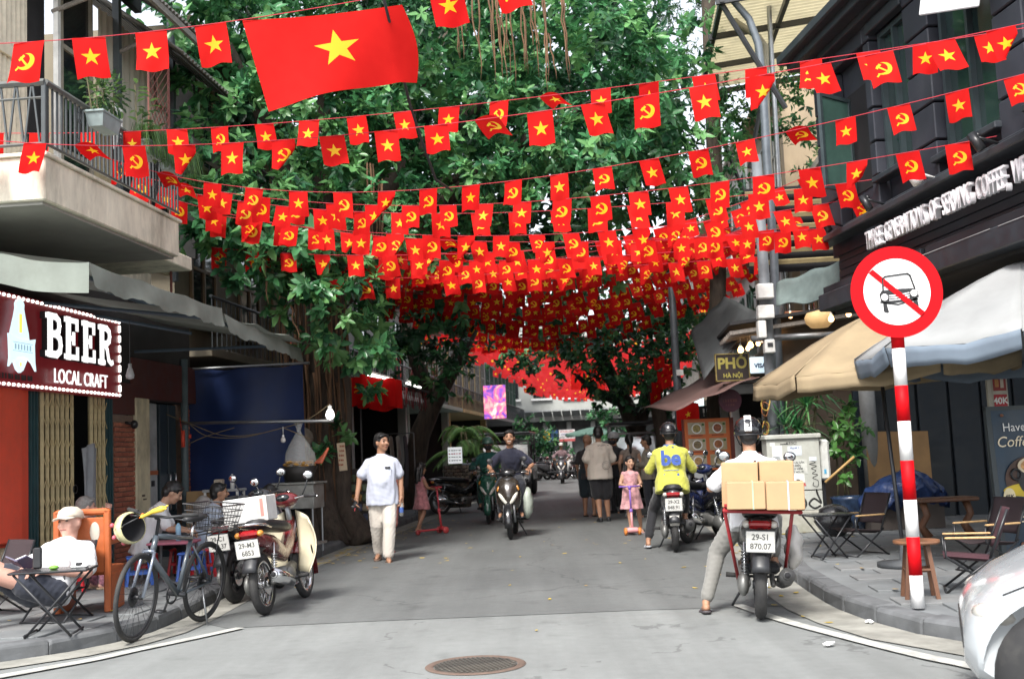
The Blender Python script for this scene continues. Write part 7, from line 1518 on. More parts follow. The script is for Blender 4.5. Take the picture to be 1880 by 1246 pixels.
# oncoming rider's scooter and the green one behind
dW = gz(940,990); MBD = motorbike('oncoming_scooter','bronze and black scooter ridden towards the camera',dW+Vector((.02,.62,.004)),PI-.06,PBRN,'scooter',.03,None,lamp=mat('lamp_pale',(.62,.60,.52),.1,coat=.8,var=.2),acc=PBLK)
bm = MB().sh(True); bm.ball((-.26,.12,.55),(.10,.16,.26),14,10); bm.v = [(x+.012*math.sin(z*35+y*20),y,z) for x,y,z in bm.v]; o = bm.build('carrier_bag', mat('bag_palegreen',(.52,.58,.50),.35,var=.25,transl=.25)); o.matrix_world = Matrix.Translation(dW+Vector((.02,.62,.004))) @ Matrix.Rotation(PI-.06,4,'Z'); tag(o,'white and green plastic bag hanging from the oncoming scooter','bag')
gW = gz(902,962); MBG = motorbike('green_rider_scooter','dark scooter of the rider in green behind the smiling rider',gW+Vector((-.02,.62,.004)),PI-.04,PGRN,'scooter',.0,None)
# parked bikes on the left pavement and the far row
motorbike('parked_motorbike','motorbike parked on the left pavement near the lit signboard',S(27.4,2.75,.004),-1.15,PBLK,'underbone',-.1)
row = motorbike('row_motorbike','scooter',S(58,3,.004),PI/2+.35,PGRY,'scooter',-.1,None,True,group='row of motorbikes parked at the far end')
rowu = motorbike('row_motorbike','bike',S(58,3,.004),PI/2+.35,PRED,'underbone',-.1,None,True,shield=PWHT,group='row of motorbikes parked at the far end')
r = random.Random(14); WORD = ['first','second','third','fourth','fifth','sixth','seventh','eighth','ninth','tenth']
spots = []
for px_ in (986,998,1008,1034,1046,1058,1070,1082): q_ = at(px_,850,53)-P0; spots.append((q_.dot(U),q_.dot(N)))
for k,(a_,b_) in enumerate(spots):
    src = (row,rowu)[k % 2]; o = src if k < 2 else copy_tree(src); o.location = S(a_+r.uniform(-.3,.3),b_,.004); o.rotation_euler = (0,-.1,(-1.0 if k < 3 else -2.3)+r.uniform(-.25,.25)); o['label'] = '%s of the motorbikes parked in a row far down the street, counted from the left' % WORD[k]
# open black tourist jeeps
def jeep(label, loc, rz, col):
    T = thing('jeep', label, 'jeep', loc, rz); m = paint('jeep',col,.35)
    bm = MB(); bm.box((0,-.3,.72),(1.55,3.0,.55),bev=.06); bm.box((0,1.15,.80),(1.2,.9,.5),bev=.07); bm.build('body', m, T)
    for x in (-.68,.68): bm = MB(); bm.sh(True); fender(bm, 1.15, .36, .43, .16, .1, 3.0); bm.build('wing', m, T, loc=(x,0,0))
    for x in (-.68,.68):
        for y in (1.15,-1.2): wheel(T, y, .36, .20, False, 'wheel', x)
    for x in (-.42,.42): bm = MB().sh(True); bm.ball((x,1.62,.86),(.10,.05,.10)); bm.build('headlight', CLEARLENS, T)
    for k in range(7): bm = MB(); bm.box((-.24+k*.08,1.61,.82),(.03,.02,.3)); bm.build('grille_slot', INTER, T)
    bm = MB(); bm.box((0,1.72,.52),(1.5,.14,.14),bev=.03); bm.build('bumper', BLACKMETAL, T)
    bm = MB(); bm.box((0,.66,1.32),(1.38,.02,.62),rot=(.30,0,0)); bm.build('windscreen', mat('windscreen_sky_white',(.70,.74,.76),.10,.5,var=.2,scale=1.2), T)  # whitish base colour stands in for sky reflected in the glass
    bm = MB()
    for x in (-.72,.72): bm.box((x,.66,1.35),(.06,.06,.75)); bm.box((x,-1.6,1.45),(.06,.06,.95)); bm.box((x,-.5,1.45),(.05,.05,.95))
    bm.box((0,.62,1.70),(1.45,.06,.06)); bm.box((0,.70,1.0),(1.45,.06,.06)); bm.build('frame', m, T)
    bm = MB(); bm.box((0,-.5,1.95),(1.6,2.6,.07),bev=.03); bm.build('roof', BLACKPL, T)
    for y in (-.1,-1.0): bm = MB(); bm.box((0,y,1.05),(1.3,.45,.12),bev=.04); bm.box((0,y-.25,1.32),(1.3,.1,.5),bev=.04); bm.build('bench_seat', SEATM, T)
    for s_ in (-1,1): mirror(T, s_, (s_*.74,.7,1.15), (s_*.90,.68,1.28))
    return T
jeep('black open jeep coming along the street behind the oncoming riders', S(36.0,2.95,.004)+Vector((0,0,0)), PI+TH, (.014,.014,.016))
jeep('black jeep with bright windscreen standing behind the group of people', S(28.6,7.0,.004), PI+TH+.05, (.016,.017,.02))
# white car entering at the right
def car(label, loc, rz):
    T = thing('car', label, 'car', loc, rz); m = mat('car_silver_white',(.50,.53,.55),.22,var=.03,scale=2,coat=.8); S_ = []
    for y,hw,zb,zt,pw in ((1.98,.50,.28,.52,.6),(1.93,.66,.22,.60,.55),(1.80,.76,.19,.70,.5),(1.55,.83,.18,.82,.45),(1.2,.86,.18,.91,.42),(.7,.87,.18,.98,.42),(.35,.87,.18,1.02,.42),(-.9,.87,.18,1.02,.42),(-1.6,.85,.18,1.0,.45),(-2.0,.78,.22,.95,.5),(-2.15,.6,.3,.85,.6)): S_.append((0,y,(zb+zt)/2,hw,(zt-zb)/2,pw))
    bm = MB().sh(True); R_ = []
    for x,y,z,rx,rz_,pw in S_:
        ring = []
        for j in range(32):
            a = 2*PI*j/32; ca, sa = math.cos(a), math.sin(a); ring.append(Vector((rx*math.copysign(abs(ca)**pw,ca),y,z+rz_*math.copysign(abs(sa)**(pw*1.3),sa))))
        R_.append(ring)
    bm.loft(R_); b_ = bm.build('body', m, T)
    for jj in (12,4): sl = MB(); sl.tube([R_[i_][jj]*1.001 for i_ in range(2,7)],.005,5); sl.build('shut_line', INTER, T)
    cm = MB()
    for y in (1.56,-1.25):
        for s_ in (-1,1): cm.lathe([(0,-.2),(.35,-.2),(.35,.2),(0,.2)],(s_*.85,y,.31),(1,0,0),36)
    c_ = cm.build('cut', INTER); b_.parent = None
    bake(b_, [('BOOLEAN',{'object':c_,'operation':'DIFFERENCE','solver':'EXACT'})], (c_,)); bpy.data.objects.remove(c_); b_.parent = T
    for p_ in b_.data.polygons: p_.use_smooth = True
    b_.data.materials.clear(); b_.data.materials.append(m)
    md = b_.modifiers.new('e','EDGE_SPLIT'); md.split_angle = .6
    bm = MB(); bm.box((0,0,.36),(1.5,3.2,.25)); bm.build('underbody', INTER, T)
    bm = MB().sh(True); R_ = []
    for z,y0,y1,hw in ((.98,.75,-1.9,.80),(1.2,.35,-1.75,.74),(1.38,.0,-1.5,.66),(1.45,-.3,-1.2,.58)):
        ring = []
        for j in range(24): a = 2*PI*j/24; ca, sa = math.cos(a), math.sin(a); ring.append(Vector((hw*math.copysign(abs(ca)**.5,ca),(y0+y1)/2+(y0-y1)/2*math.copysign(abs(sa)**.6,sa),z)))
        R_.append(ring)
    bm.loft(R_); bm.build('cabin', GLASSD, T); bm = MB().sh(True); bm.lathe([(0,.02),(.5,0),(.56,-.03)],(0,-.75,1.46),n=24); bm.build('roof', m, T)
    for y in (1.56,-1.25):
        for s_ in (-1,1): wheel(T, y, .31, .19, False, 'wheel', s_*.76, mat('alloy',(.5,.51,.52),.3,.8))
    for s_ in (-1,1): bm = MB().sh(True); bm.ball((s_*.56,1.84,.55),(.13,.09,.055),14,8,rot=(.2,0,s_*-.5)); bm.build('headlight', CLEARLENS, T)
    bm = MB(); bm.box((0,1.955,.42),(.8,.06,.14),bev=.02); bm.build('grille', BLACKPL, T)
    for s_ in (-1,1): mirror(T, s_, (s_*.80,.55,1.0), (s_*.98,.5,1.08))
    return T
CARYAW = math.radians(70)
car('silver white car nosing into the picture at the lower right corner', Vector((4.09,5.22,.004)), CARYAW)
# ------------------------------------------------------------------ bicycle
BR = Vector((-2.88,10.30,.009)); BFp = Vector((-3.15,9.27,.009)); dB = BFp-BR; T = thing('bicycle','grey hybrid bicycle on its stand at the left kerb','bicycle',BR.lerp(BFp,.5),math.atan2(-dB.x,dB.y)); T.rotation_euler = (0,-.10,T.rotation_euler[2]); FRM = paint('bike_slate',(.055,.07,.085),.35)
def bwheel(y, nm, rot=0):
    bm = MB().sh(True); bm.torus((0,0,0),(1,0,0),.335,.020,44,8); o = bm.build(nm, RUBBER, T, loc=(0,y,.355)); o.rotation_euler = (0,0,rot)
    bm = MB().sh(True); bm.torus((0,0,0),(1,0,0),.312,.009,44,6); 
    for k in range(28): a = 2*PI*k/28; s_ = .03*(1 if k%2 else -1); bm.tube([(s_,.02*math.cos(a+1.2),.02*math.sin(a+1.2)),(0,.312*math.cos(a),.312*math.sin(a))],.0016,3)
    bm.tube([(-.05,0,0),(.05,0,0)],.018,8); bm.lathe([(.03,.03),(.08,.03),(.08,.034),(.03,.034)],(0,0,0),(1,0,0),20); bm.build('rim', BLACKMETAL, o)
bwheel(.53,'front_wheel',.10); bwheel(-.53,'rear_wheel')
bm = MB().sh(True); BBp = (0,-.08,.30); HT0 = (0,.36,.66); HT1 = (0,.31,.83); STp = (0,-.24,.76)
for p_, q_, r_ in ((HT0,BBp,.026),(HT1,STp,.022),(STp,BBp,.019),(HT1,HT0,.024)): bm.tube([p_,q_],r_,10)
for s_ in (-1,1): bm.tube([(s_*.02,-.24,.70),(s_*.055,-.53,.355)],.010,7); bm.tube([(s_*.03,-.10,.30),(s_*.055,-.53,.355)],.011,7)
bm.build('frame', FRM, T)
bm = MB().sh(True)
for s_ in (-1,1): bm.tube([(s_*.05,.40,.71),(s_*.055,.44,.60),(s_*.055,.53,.355)],.014,8)
bm.tube([(-.05,.40,.71),(.05,.40,.71)],.018,8); bm.build('fork', mat('fork_silver',(.25,.28,.34),.3,.7), T)
bm = MB().sh(True); bm.tube([(0,.31,.83),(0,.29,.96),(0,.34,.98)],.015,8); bm.tube([(-.31,.24,1.02),(-.1,.34,.99),(.1,.34,.99),(.31,.24,1.02)],.012,8); bm.build('handlebar', BLACKMETAL, T)
for s_ in (-1,1):
    bm = MB().sh(True); bm.tube([(s_*.21,.285,1.01),(s_*.33,.235,1.02)],.017,8); bm.build('grip', RUBBER, T); bm = MB().sh(True); bm.tube([(s_*.17,.32,.98),(s_*.28,.31,.975)],.006,5); bm.build('brake_lever', BLACKMETAL, T)
bm = MB().sh(True); bm.tube([(0,-.24,.76),(0,-.27,.90)],.013,8); bm.build('seat_post', CHROME, T); bm = MB(); ringsY(bm,[(0,-.12,.93,.03,.02),(0,-.20,.935,.04,.03),(0,-.31,.945,.075,.035),(0,-.38,.95,.07,.025)],12,.9); bm.build('saddle', SEATM, T)
bm = MB().sh(True); bm.lathe([(.075,-.004),(.09,-.004),(.09,.004),(.075,.004)],(.05,-.08,.30),(1,0,0),26,closed=True); bm.tube([(-.08,-.08,.30),(.08,-.08,.30)],.02,8)
for s_ in (-1,1): bm.tube([(s_*.07,-.08,.30),(s_*.085,-.08+s_*.05,.30-s_*.15)],.010,6); bm.box((s_*.125,-.08+s_*.05,.30-s_*.15),(.08,.08,.018))
bm.build('crankset', BLACKMETAL, T)
bm = MB().sh(True); bm.tube([(-.05,-.40,.33),(-.16,-.34,.02)],.009,6); bm.build('kick_stand', GREYMETAL, T)
bk_ = MB()
for k in range(5): z = .82+k*.055; hw = .14+.012*k; hy = .18+.01*k; bk_.tube([(-hw,-.60-hy,z),(hw,-.60-hy,z),(hw,-.60+hy,z),(-hw,-.60+hy,z),(-hw,-.60-hy,z)],.0045 if k < 4 else .007,4)
for k in range(11):
    x = -.14+k*.028; bk_.tube([(x,-.78,.82),(x*1.3,-.82,1.04)],.0025,3); bk_.tube([(x,-.42,.82),(x*1.3,-.38,1.04)],.0025,3); bk_.tube([(x,-.78,.82),(x,-.42,.82)],.0025,3)
for k in range(13): y = -.78+k*.03; bk_.tube([(-.14,y,.82),(-.188,y,1.04)],.0025,3); bk_.tube([(.14,y,.82),(.188,y,1.04)],.0025,3)
bk_.build('basket', BLACKMETAL, T); bm = MB().sh(True); bm.tube([(-.06,-.75,.80),(.06,-.75,.80)],.008,5); 
for s_ in (-1,1): bm.tube([(s_*.05,-.78,.80),(s_*.05,-.26,.79)],.007,5); bm.tube([(s_*.06,-.62,.80),(s_*.06,-.53,.36)],.006,5)
bm.build('rack', BLACKMETAL, T)
MBI = Matrix.Translation(T.location) @ Matrix.Rotation(T.rotation_euler[2],4,'Z') @ Matrix.Rotation(-.10,4,'Y')
# helmet hung on the bar, rubber toy tied to it, towel in the basket
h = thing('bicycle_helmet','yellow spotted helmet hanging upside down from the bicycle handlebar','helmet'); h.matrix_world = Matrix.Translation(MBI @ Vector((.23,.30,.88))) @ Vector((-.80,.55,-.12)).to_track_quat('Z','Y').to_matrix().to_4x4()
bm = MB().sh(True); bm.lathe([(.118,0),(.128,.0),(.135,.03),(.13,.08),(.10,.13),(.05,.155),(.001,.16)],n=24,caps=False); bm.build('shell', mat('helmet_yellow',(.50,.47,.26),.3,var=.2,scale=12,coat=.5), h)
bm = MB().sh(True); bm.lathe([(.118,-.002),(.115,.04),(.09,.1),(.04,.13),(0,.135)],n=24,caps=False); bm.build('lining', INTER, h)
for k in range(9): a = k*2.4; bm = MB().sh(True); bm.ball((.115*math.cos(a),.115*math.sin(a),.05+.05*(k%3)*.8),(.02,.02,.018)); bm.build('spot', mat('spot_pink',(.55,.10,.14),.4), h)
bm = MB().sh(True); bm.tube([(.12,0,0),(.16,.02,-.1),(.10,.06,-.2)],.006,5); bm.build('strap', BLACKPL, h)
o = thing('rubber_toy','yellow rubber chicken toy tied to the bicycle handlebar','toy'); o.matrix_world = MBI @ Matrix.Translation((-.0,.38,1.02)) @ Matrix.Rotation(.35,4,'Y') @ Matrix.Scale(.6,4); YEL = mat('toy_yellow',(.72,.50,.06),.4)
bm = MB().sh(True); bm.cap((.16,0,0),(-.0,0,.02),.020,.030); bm.cap((0,0,.02),(-.14,0,.02),.035,.045); bm.cap((-.14,.02,.02),(-.22,.03,.0),.018,.012); bm.cap((-.14,-.02,.02),(-.22,-.03,.04),.018,.012); bm.ball((.18,0,0),(.03,.024,.026)); bm.build('body', YEL, o)
bm = MB().sh(True); bm.cap((.19,0,.0),(.225,0,-.005),.016,.008); bm.ball((.17,0,.03),(.025,.01,.015)); bm.build('beak', mat('toy_orange',(.7,.17,.02),.4), o)
# ================================================================== PEOPLE
SKIN = mat('skin',(.46,.27,.18),.55,var=.10,scale=9,bump=.004); SKINT = mat('skin_tan',(.36,.19,.115),.55,var=.12,scale=9); SKINP = mat('skin_pink',(.56,.31,.24),.5,var=.12,scale=9)
HAIRM = mat('hair_black',(.012,.011,.011),.42,var=.2,scale=40,stretch=(1,1,.2)); HAIRG = mat('hair_grey',(.20,.19,.18),.6,var=.3,scale=40)
EYEM = mat('eye_dark',(.015,.012,.01),.2); EYEW = mat('eye_white',(.62,.60,.57),.3); LIPM = mat('lips',(.30,.11,.09),.5); TEETH = mat('teeth',(.75,.73,.68),.3)
def fabric(name, col, var=.10, bump=.03, scale=5): return mat('fabric_'+name, col, .85, var=var, scale=scale, bump=bump, bscale=14, sheen=.2)
def remesh(bm, name, m, parent, vox=.014, smooth=4, wrinkle=0.0, seed=0):
    o = bm.build(name, m, parent); o.parent = None
    bake(o, [('REMESH',{'mode':'VOXEL','voxel_size':vox}),('SMOOTH',{'factor':.5,'iterations':smooth})])
    me = o.data; n = len(me.vertices)
    if wrinkle > 0 and n:
        co = np.empty(n*3,np.float32); no = np.empty(n*3,np.float32); me.vertices.foreach_get('co',co); me.vertex_normals.foreach_get('vector',no) if hasattr(me,'vertex_normals') else me.vertices.foreach_get('normal',no)
        c = co.reshape(-1,3); nn = no.reshape(-1,3); rg = np.random.default_rng(seed); d = np.zeros(n)
        for k in range(7):
            w_ = rg.normal(size=3)*np.array([16,16,11])*(1+.3*k); d += np.abs(np.sin(c@w_+rg.uniform(0,6)))**2*(1/(1+.35*k))
        d = (d-d.mean())*wrinkle; me.vertices.foreach_set('co',(c+nn*d[:,None]).reshape(-1).astype(np.float32))
    me.polygons.foreach_set('use_smooth',[True]*len(me.polygons)); me.materials.clear(); me.materials.append(m); me.update(); o.parent = parent; return o
DEF = dict(pelvis=(0,0,.94), chest=(0,.005,1.22), neck=(0,-.01,1.425), shr=(.168,-.01,1.318), shl=(-.168,-.01,1.318), elr=(.235,-.03,1.10), ell=(-.235,-.03,1.10), wrr=(.235,.06,.87), wrl=(-.235,.06,.87), hipr=(.088,0,.90), hipl=(-.088,0,.90), knr=(.098,.02,.49), knl=(-.098,.02,.49), anr=(.10,-.02,.085), anl=(-.10,-.02,.085))
def hand(bm, wr, d, nrm, s_, side, curl=.5):
    d = d.normalized(); nrm = (nrm-d*nrm.dot(d)).normalized(); sd = d.cross(nrm)*side
    palm = wr+d*.045*s_; bm.sh(True).cap(wr+d*.01*s_, wr+d*.075*s_, .026*s_, .032*s_); bm.ball(palm,(.036*s_,.036*s_,.02*s_),10,7,rot=Matrix((sd,d,nrm)).transposed())
    for k,(o_,l) in enumerate(((.030,.072),(.010,.080),(-.010,.075),(-.029,.058))):
        b0 = wr+d*.085*s_+sd*o_*s_; a1 = curl*1.0; d1 = (d*math.cos(a1)+nrm*math.sin(a1)); a2 = curl*2.2; d2 = (d*math.cos(a2)+nrm*math.sin(a2)); m1 = b0+d1*(l*.55*s_); bm.cap(b0-d*.01*s_, m1, .0095*s_, .0085*s_, 7); bm.cap(m1, m1+d2*(l*.5*s_), .0085*s_, .007*s_, 7)
    t0 = wr+d*.03*s_+sd*.03*s_; t1 = t0+(sd*.75+d*.6+nrm*.35).normalized()*.042*s_; bm.cap(t0,t1,.012*s_,.010*s_,7); bm.cap(t1,t1+(d*.8+nrm*.6+sd*.05).normalized()*.032*s_,.010*s_,.008*s_,7)
def person(label, loc, rz=0.0, H=1.7, J=None, top=None, legs=None, skin=SKIN, hair=HAIRM, style='short', hy=0.0, hp=0.0, hr=0.0, build=1.0, sleeve=.6, leglen=1.0, belly=0.0, shoes=None, shoe='sandal', curl=(.5,.5), hem=.10, dress=False, helmet=None, cap_=None, smile=False, wide=0.0, vox=.014, wr=.007, mask=None, glasses=False, legr=None, foot_dirs=None, child=False):
    T = thing('person', label, 'person', loc, rz); s_ = H/1.7; j = {k: Vector(v) for k,v in DEF.items()}
    for k,v in (J or {}).items(): j[k] = Vector(v)
    for k in j: j[k] = j[k]*s_
    b_ = build*s_; hs = s_*1.09 if not child else s_*1.26
    X = (j['shr']-j['shl']).normalized(); XP = (j['hipr']-j['hipl']).normalized(); sp_ = j['neck']-j['pelvis']
    def fw(x, up): y = up.cross(x); return y.normalized()
    up1 = (j['chest']-j['pelvis']).normalized(); up2 = (j['neck']-j['chest']).normalized(); Yp = fw(XP,up1); Yc = fw(X,up2)
    def torso(bm, g, lo=0.0, bl=belly):
        P_, C_, N_ = j['pelvis'], j['chest'], j['neck']
        for q in 'rl': bm.cap(N_-up2*.055*s_, j['sh'+q], .052*b_+g*.4, .048*b_+g*.6)
        secs = [(P_-up1*(.06+lo)*s_, XP, Yp, .150*b_+g+(.035 if lo else 0), .105*b_+g+(.035 if lo else 0)), (P_+up1*.02*s_, XP, Yp, .155*b_+g+(.02 if lo else 0), .110*b_+g+bl*.3+(.02 if lo else 0)), (P_.lerp(C_,.45)+Yp*bl*.5, X, Yp, .142*b_+g+bl*.3, .102*b_+g+bl), (P_.lerp(C_,.75)+Yp*bl*.35, X, Yp, .150*b_+g+bl*.2, .105*b_+g+bl*.7), (C_, X, Yc, .165*b_+g, .112*b_+g+bl*.2), (C_.lerp(N_,.45), X, Yc, .168*b_+g*.8, .100*b_+g*.8), (C_.lerp(N_,.78), X, Yc, .125*b_+g*.6, .078*b_+g*.6), (C_.lerp(N_,.92), X, Yc, .080*b_+g*.5, .066*b_+g*.5), (N_, X, Yc, .060*b_+g*.6, .058*b_+g*.6)]
        bm.sh(True).erings([(c,x,y,rx,ry) for c,x,y,rx,ry in secs],18,True,.9)
    # head frame
    HM = Matrix.Rotation(hy,3,'Z') @ Matrix.Rotation(hp,3,'X') @ Matrix.Rotation(hr,3,'Y'); nb_ = j['neck']; hc = nb_+up2*.055*s_+HM@Vector((0,.025,.10))*hs
    def hd(x,y,z): return hc+HM@(Vector((x,y,z))*hs)
    bm = MB(); torso(bm, 0); bm.cap(nb_-up2*.03*s_, hd(0,-.02,-.05), .058*b_, .052*hs)
    bm.ball(hc+HM@Vector((0,-.008,.018))*hs,(.076*hs,.096*hs,.098*hs),16,12,rot=HM); bm.ball(hd(0,.022,-.045),(.060*hs,.066*hs,.066*hs),14,10,rot=HM); bm.ball(hd(0,.058,-.085),(.028*hs,.026*hs,.024*hs),10,8,rot=HM); bm.cap(hd(0,.088,.012),hd(0,.106,-.022),.010*hs,.015*hs)
    for q in (-1,1): bm.ball(hd(q*.078,-.005,-.005),(.013*hs,.022*hs,.034*hs),8,6,rot=HM); bm.ball(hd(q*.040,.062,-.022),(.026*hs,.026*hs,.024*hs),8,6,rot=HM)
    for q,k in ((1,'r'),(-1,'l')):
        bm.cap(j['sh'+k],j['el'+k],.052*b_,.042*b_); bm.cap(j['el'+k],j['wr'+k],.041*b_,.028*b_); bm.cap(j['hip'+k],j['kn'+k],.086*b_,.060*b_); bm.cap(j['kn'+k],j['kn'+k].lerp(j['an'+k],.35),.057*b_,.060*b_); bm.cap(j['kn'+k].lerp(j['an'+k],.35),j['an'+k],.058*b_,.036*b_)
        fd = Matrix.Rotation(0,3,'Z')@Vector((q*.12,1,-.15)).normalized() if not foot_dirs else V3(foot_dirs[0 if q > 0 else 1]).normalized()
        a = j['an'+k]; bm.cap(a-fd*.04*s_+Vector((0,0,-.04*s_)), a+fd*.10*s_+Vector((0,0,-.045*s_)), .034*s_, .036*s_); bm.cap(a+fd*.10*s_+Vector((0,0,-.045*s_)), a+fd*.165*s_+Vector((0,0,-.055*s_)), .036*s_, .024*s_)
        bm.ball(hc,.02*s_,6,4)
    bd = remesh(bm,'body',skin,T,vox*s_,3)
    hb_ = MB()
    for q,k in ((1,'r'),(-1,'l')):
        d = (j['wr'+k]-j['el'+k]); n_ = Vector((-q*.6,.2,-.3)) if abs(d.normalized().z) > .6 else Vector((0,0,-1)); hand(hb_, j['wr'+k], d, n_, s_*1.05, q if abs(d.normalized().z) > .6 else -q, curl[0 if q > 0 else 1])
    me = hb_.mesh('h',[skin]); b2 = bmesh.new(); b2.from_mesh(bd.data); b2.from_mesh(me); b2.to_mesh(bd.data); b2.free(); bpy.data.meshes.remove(me)
    # face
    for q in (-1,1):
        bm = MB().sh(True); bm.ball(hd(q*.033,.080,.012),(.013*hs,.009*hs,.006*hs),8,6,rot=HM); bm.build('eye', EYEM, T); bm = MB().sh(True); bm.cap(hd(q*.018,.092,.034),hd(q*.052,.080,.036),.0045*hs,.0035*hs,6); bm.build('eyebrow', hair, T)
    bm = MB().sh(True); bm.cap(hd(-.022,.081,-.056),hd(.022,.081,-.056),.0045*hs,.0045*hs,6); bm.cap(hd(-.01,.086,-.054),hd(.01,.086,-.054),.0045*hs,.0045*hs,6); bm.build('mouth', TEETH if smile else LIPM, T)
    if mask: bm = MB().sh(True); bm.ball(hd(0,.045,-.05),(.068*hs,.062*hs,.060*hs),14,10,rot=HM); bm.build('face_mask', mask, T)
    if glasses:
        bm = MB().sh(True)
        for q in (-1,1): bm.torus(hd(q*.033,.096,.008),HM@Vector((0,1,0)),.021*hs,.0025*hs,16,5); bm.tube([hd(q*.055,.09,.012),hd(q*.078,.0,.01)],.002,4)
        bm.build('glasses', CHROME, T)
    if style:
        bm = MB(); rg = random.Random(hash(label) % 999)
        bm.sh(True).ball(hd(0,-.022,.034),(.086*hs,.100*hs,.098*hs),16,12,rot=HM); bm.ball(hd(0,-.055,-.01),(.074*hs,.066*hs,.080*hs),14,10,rot=HM)
        for k in range(9): a = -1.5+3*k/8; bm.ball(hd(.055*math.sin(a),.045+.02*math.cos(a),.092-.018*abs(math.sin(a))),(.026*hs,.024*hs,.018*hs),8,6,rot=HM)
        if style == 'long': 
            for q in (-1,-.5,.5,1): bm.cap(hd(q*.065,-.03,.0),hd(q*.085,-.06,-.24),.04*hs,.03*hs)
            bm.cap(hd(0,-.08,0),hd(0,-.09,-.26),.06*hs,.05*hs)
        if style == 'pony': bm.cap(hd(0,-.095,.02),hd(.01,-.12,-.05),.04*hs,.035*hs); bm.cap(hd(.01,-.12,-.05),hd(.0,-.11,-.24),.035*hs,.022*hs)
        if style == 'crop' : pass
        remesh(bm,'hair',hair,T,.011*s_,2,.003,3)
    if helmet:
        bm = MB().sh(True); bm.erings([(hd(0,-.015,z),HM@Vector((1,0,0)),HM@Vector((0,1,0)),rx*hs,ry*hs) for z,rx,ry in ((.0,.108,.128),(.03,.113,.133),(.07,.108,.126),(.11,.088,.102),(.135,.055,.064),(.146,.012,.014))],22); ho = bm.build('helmet', helmet[0], T)
        bm = MB().sh(True); bm.tube([hd(.11*math.sin(a),-.015+.13*math.cos(a),.0) for a in [2*PI*k/24 for k in range(25)]],.007*hs,6); bm.cap(hd(-.07,.10,.01),hd(.07,.10,.01),.012*hs,.012*hs); bm.build('rim', BLACKPL, ho)
        if len(helmet) > 1: bm = MB().sh(True); bm.grid(lambda u_,v_: hd((u_-.5)*.055,-.015-.136*math.cos(.15+v_*1.35),.005+.148*math.sin(.15+v_*1.30)+.002),4,12); bm.build('stripe', helmet[1], ho)
        bm = MB().sh(True)
        for q in (-1,1): bm.tube([hd(q*.10,0,0),hd(q*.075,.03,-.07),hd(q*.02,.04,-.118)],.005*hs,5)
        bm.build('chin_strap', BLACKPL, ho)
    if cap_:
        bm = MB().sh(True); bm.erings([(hd(0,-.012,z),HM@Vector((1,0,0)),HM@Vector((0,1,0)),rx*hs,ry*hs) for z,rx,ry in ((.038,.090,.110),(.06,.093,.112),(.095,.084,.10),(.125,.05,.06),(.132,.01,.012))],20); co = bm.build('cap', cap_, T)
        bm = MB().sh(True); bm.grid(lambda u_,v_: hd((u_-.5)*.165*(1-.25*v_),.085+.085*v_-.045*(2*u_-1)**2,.045-.018*v_-.012*(2*u_-1)**2),10,5); bm.build('peak', cap_, co, solid=.006)
    # clothes
    if top is not None:
        bm = MB(); g = .018*s_
        if dress:
            P_, C_, N_ = j['pelvis'], j['chest'], j['neck']; kz = dress
            bm.sh(True).erings([(P_-Vector((0,0,kz*s_)),XP,Yp,.27*s_,.22*s_),(P_-Vector((0,0,kz*.5*s_)),XP,Yp,.225*s_,.18*s_),(P_,XP,Yp,.175*b_+g,.135*b_+g),(P_.lerp(C_,.6),X,Yp,.145*b_+g,.108*b_+g),(C_,X,Yc,.158*b_+g,.11*b_+g),(C_.lerp(N_,.6),X,Yc,.165*b_+g,.10*b_+g),(C_.lerp(N_,.92),X,Yc,.10*b_+g,.065*b_+g),(N_,X,Yc,.062*b_,.06*b_)],18)
        else: torso(bm, g+wide, hem)
        for k in 'rl':
            S0, E0, W0 = j['sh'+k], j['el'+k], j['wr'+k]
            if sleeve > 0:
                if sleeve <= 1: bm.cap(S0,S0.lerp(E0,sleeve),.050*b_+g*.8,.055*b_+g+wide*.35)
                else: bm.cap(S0,E0,.050*b_+g*.8,.050*b_+g); bm.cap(E0,E0.lerp(W0,sleeve-1),.048*b_+g,.036*b_+g)
            else: bm.ball(S0+(j['neck']-S0)*.15,.058*b_+g*.5,8,6)
        remesh(bm,'dress' if dress else 'shirt',top,T,vox*s_,3,wr,5)
        if not dress and sleeve > 0:   # collar
            bm = MB().sh(True); bm.erings([(nb_-up2*.015*s_,X,Yc,.072*b_,.070*b_),(nb_+up2*.012*s_,X,Yc,.063*b_,.062*b_),(nb_+up2*.012*s_,X,Yc,.057*b_,.055*b_),(nb_-up2*.01*s_,X,Yc,.05*b_,.05*b_)],16,False); bm.build('collar', top, T)
    if legs is not None:
        bm = MB(); g = .014*s_+(legr or 0)
        bm.sh(True).erings([(j['pelvis']+up1*.06*s_,XP,Yp,.150*b_+g,.108*b_+g+belly*.4),(j['pelvis']-up1*.02*s_,XP,Yp,.160*b_+g,.115*b_+g),(j['pelvis']-up1*.07*s_,XP,Yp,.150*b_+g,.100*b_+g)],16)
        for k in 'rl':
            h_, n_, a_ = j['hip'+k], j['kn'+k], j['an'+k]
            if leglen <= .55: e = h_.lerp(n_, min(1,leglen*2)); bm.cap(h_,e,.092*b_+g,.080*b_+g)
            else: bm.cap(h_,n_,.092*b_+g,.066*b_+g); bm.cap(n_,n_.lerp(a_,(leglen-.5)*2),.063*b_+g,.048*b_+g)
        remesh(bm,'trousers' if leglen > .55 else 'shorts',legs,T,vox*s_,3,wr*.8,7)
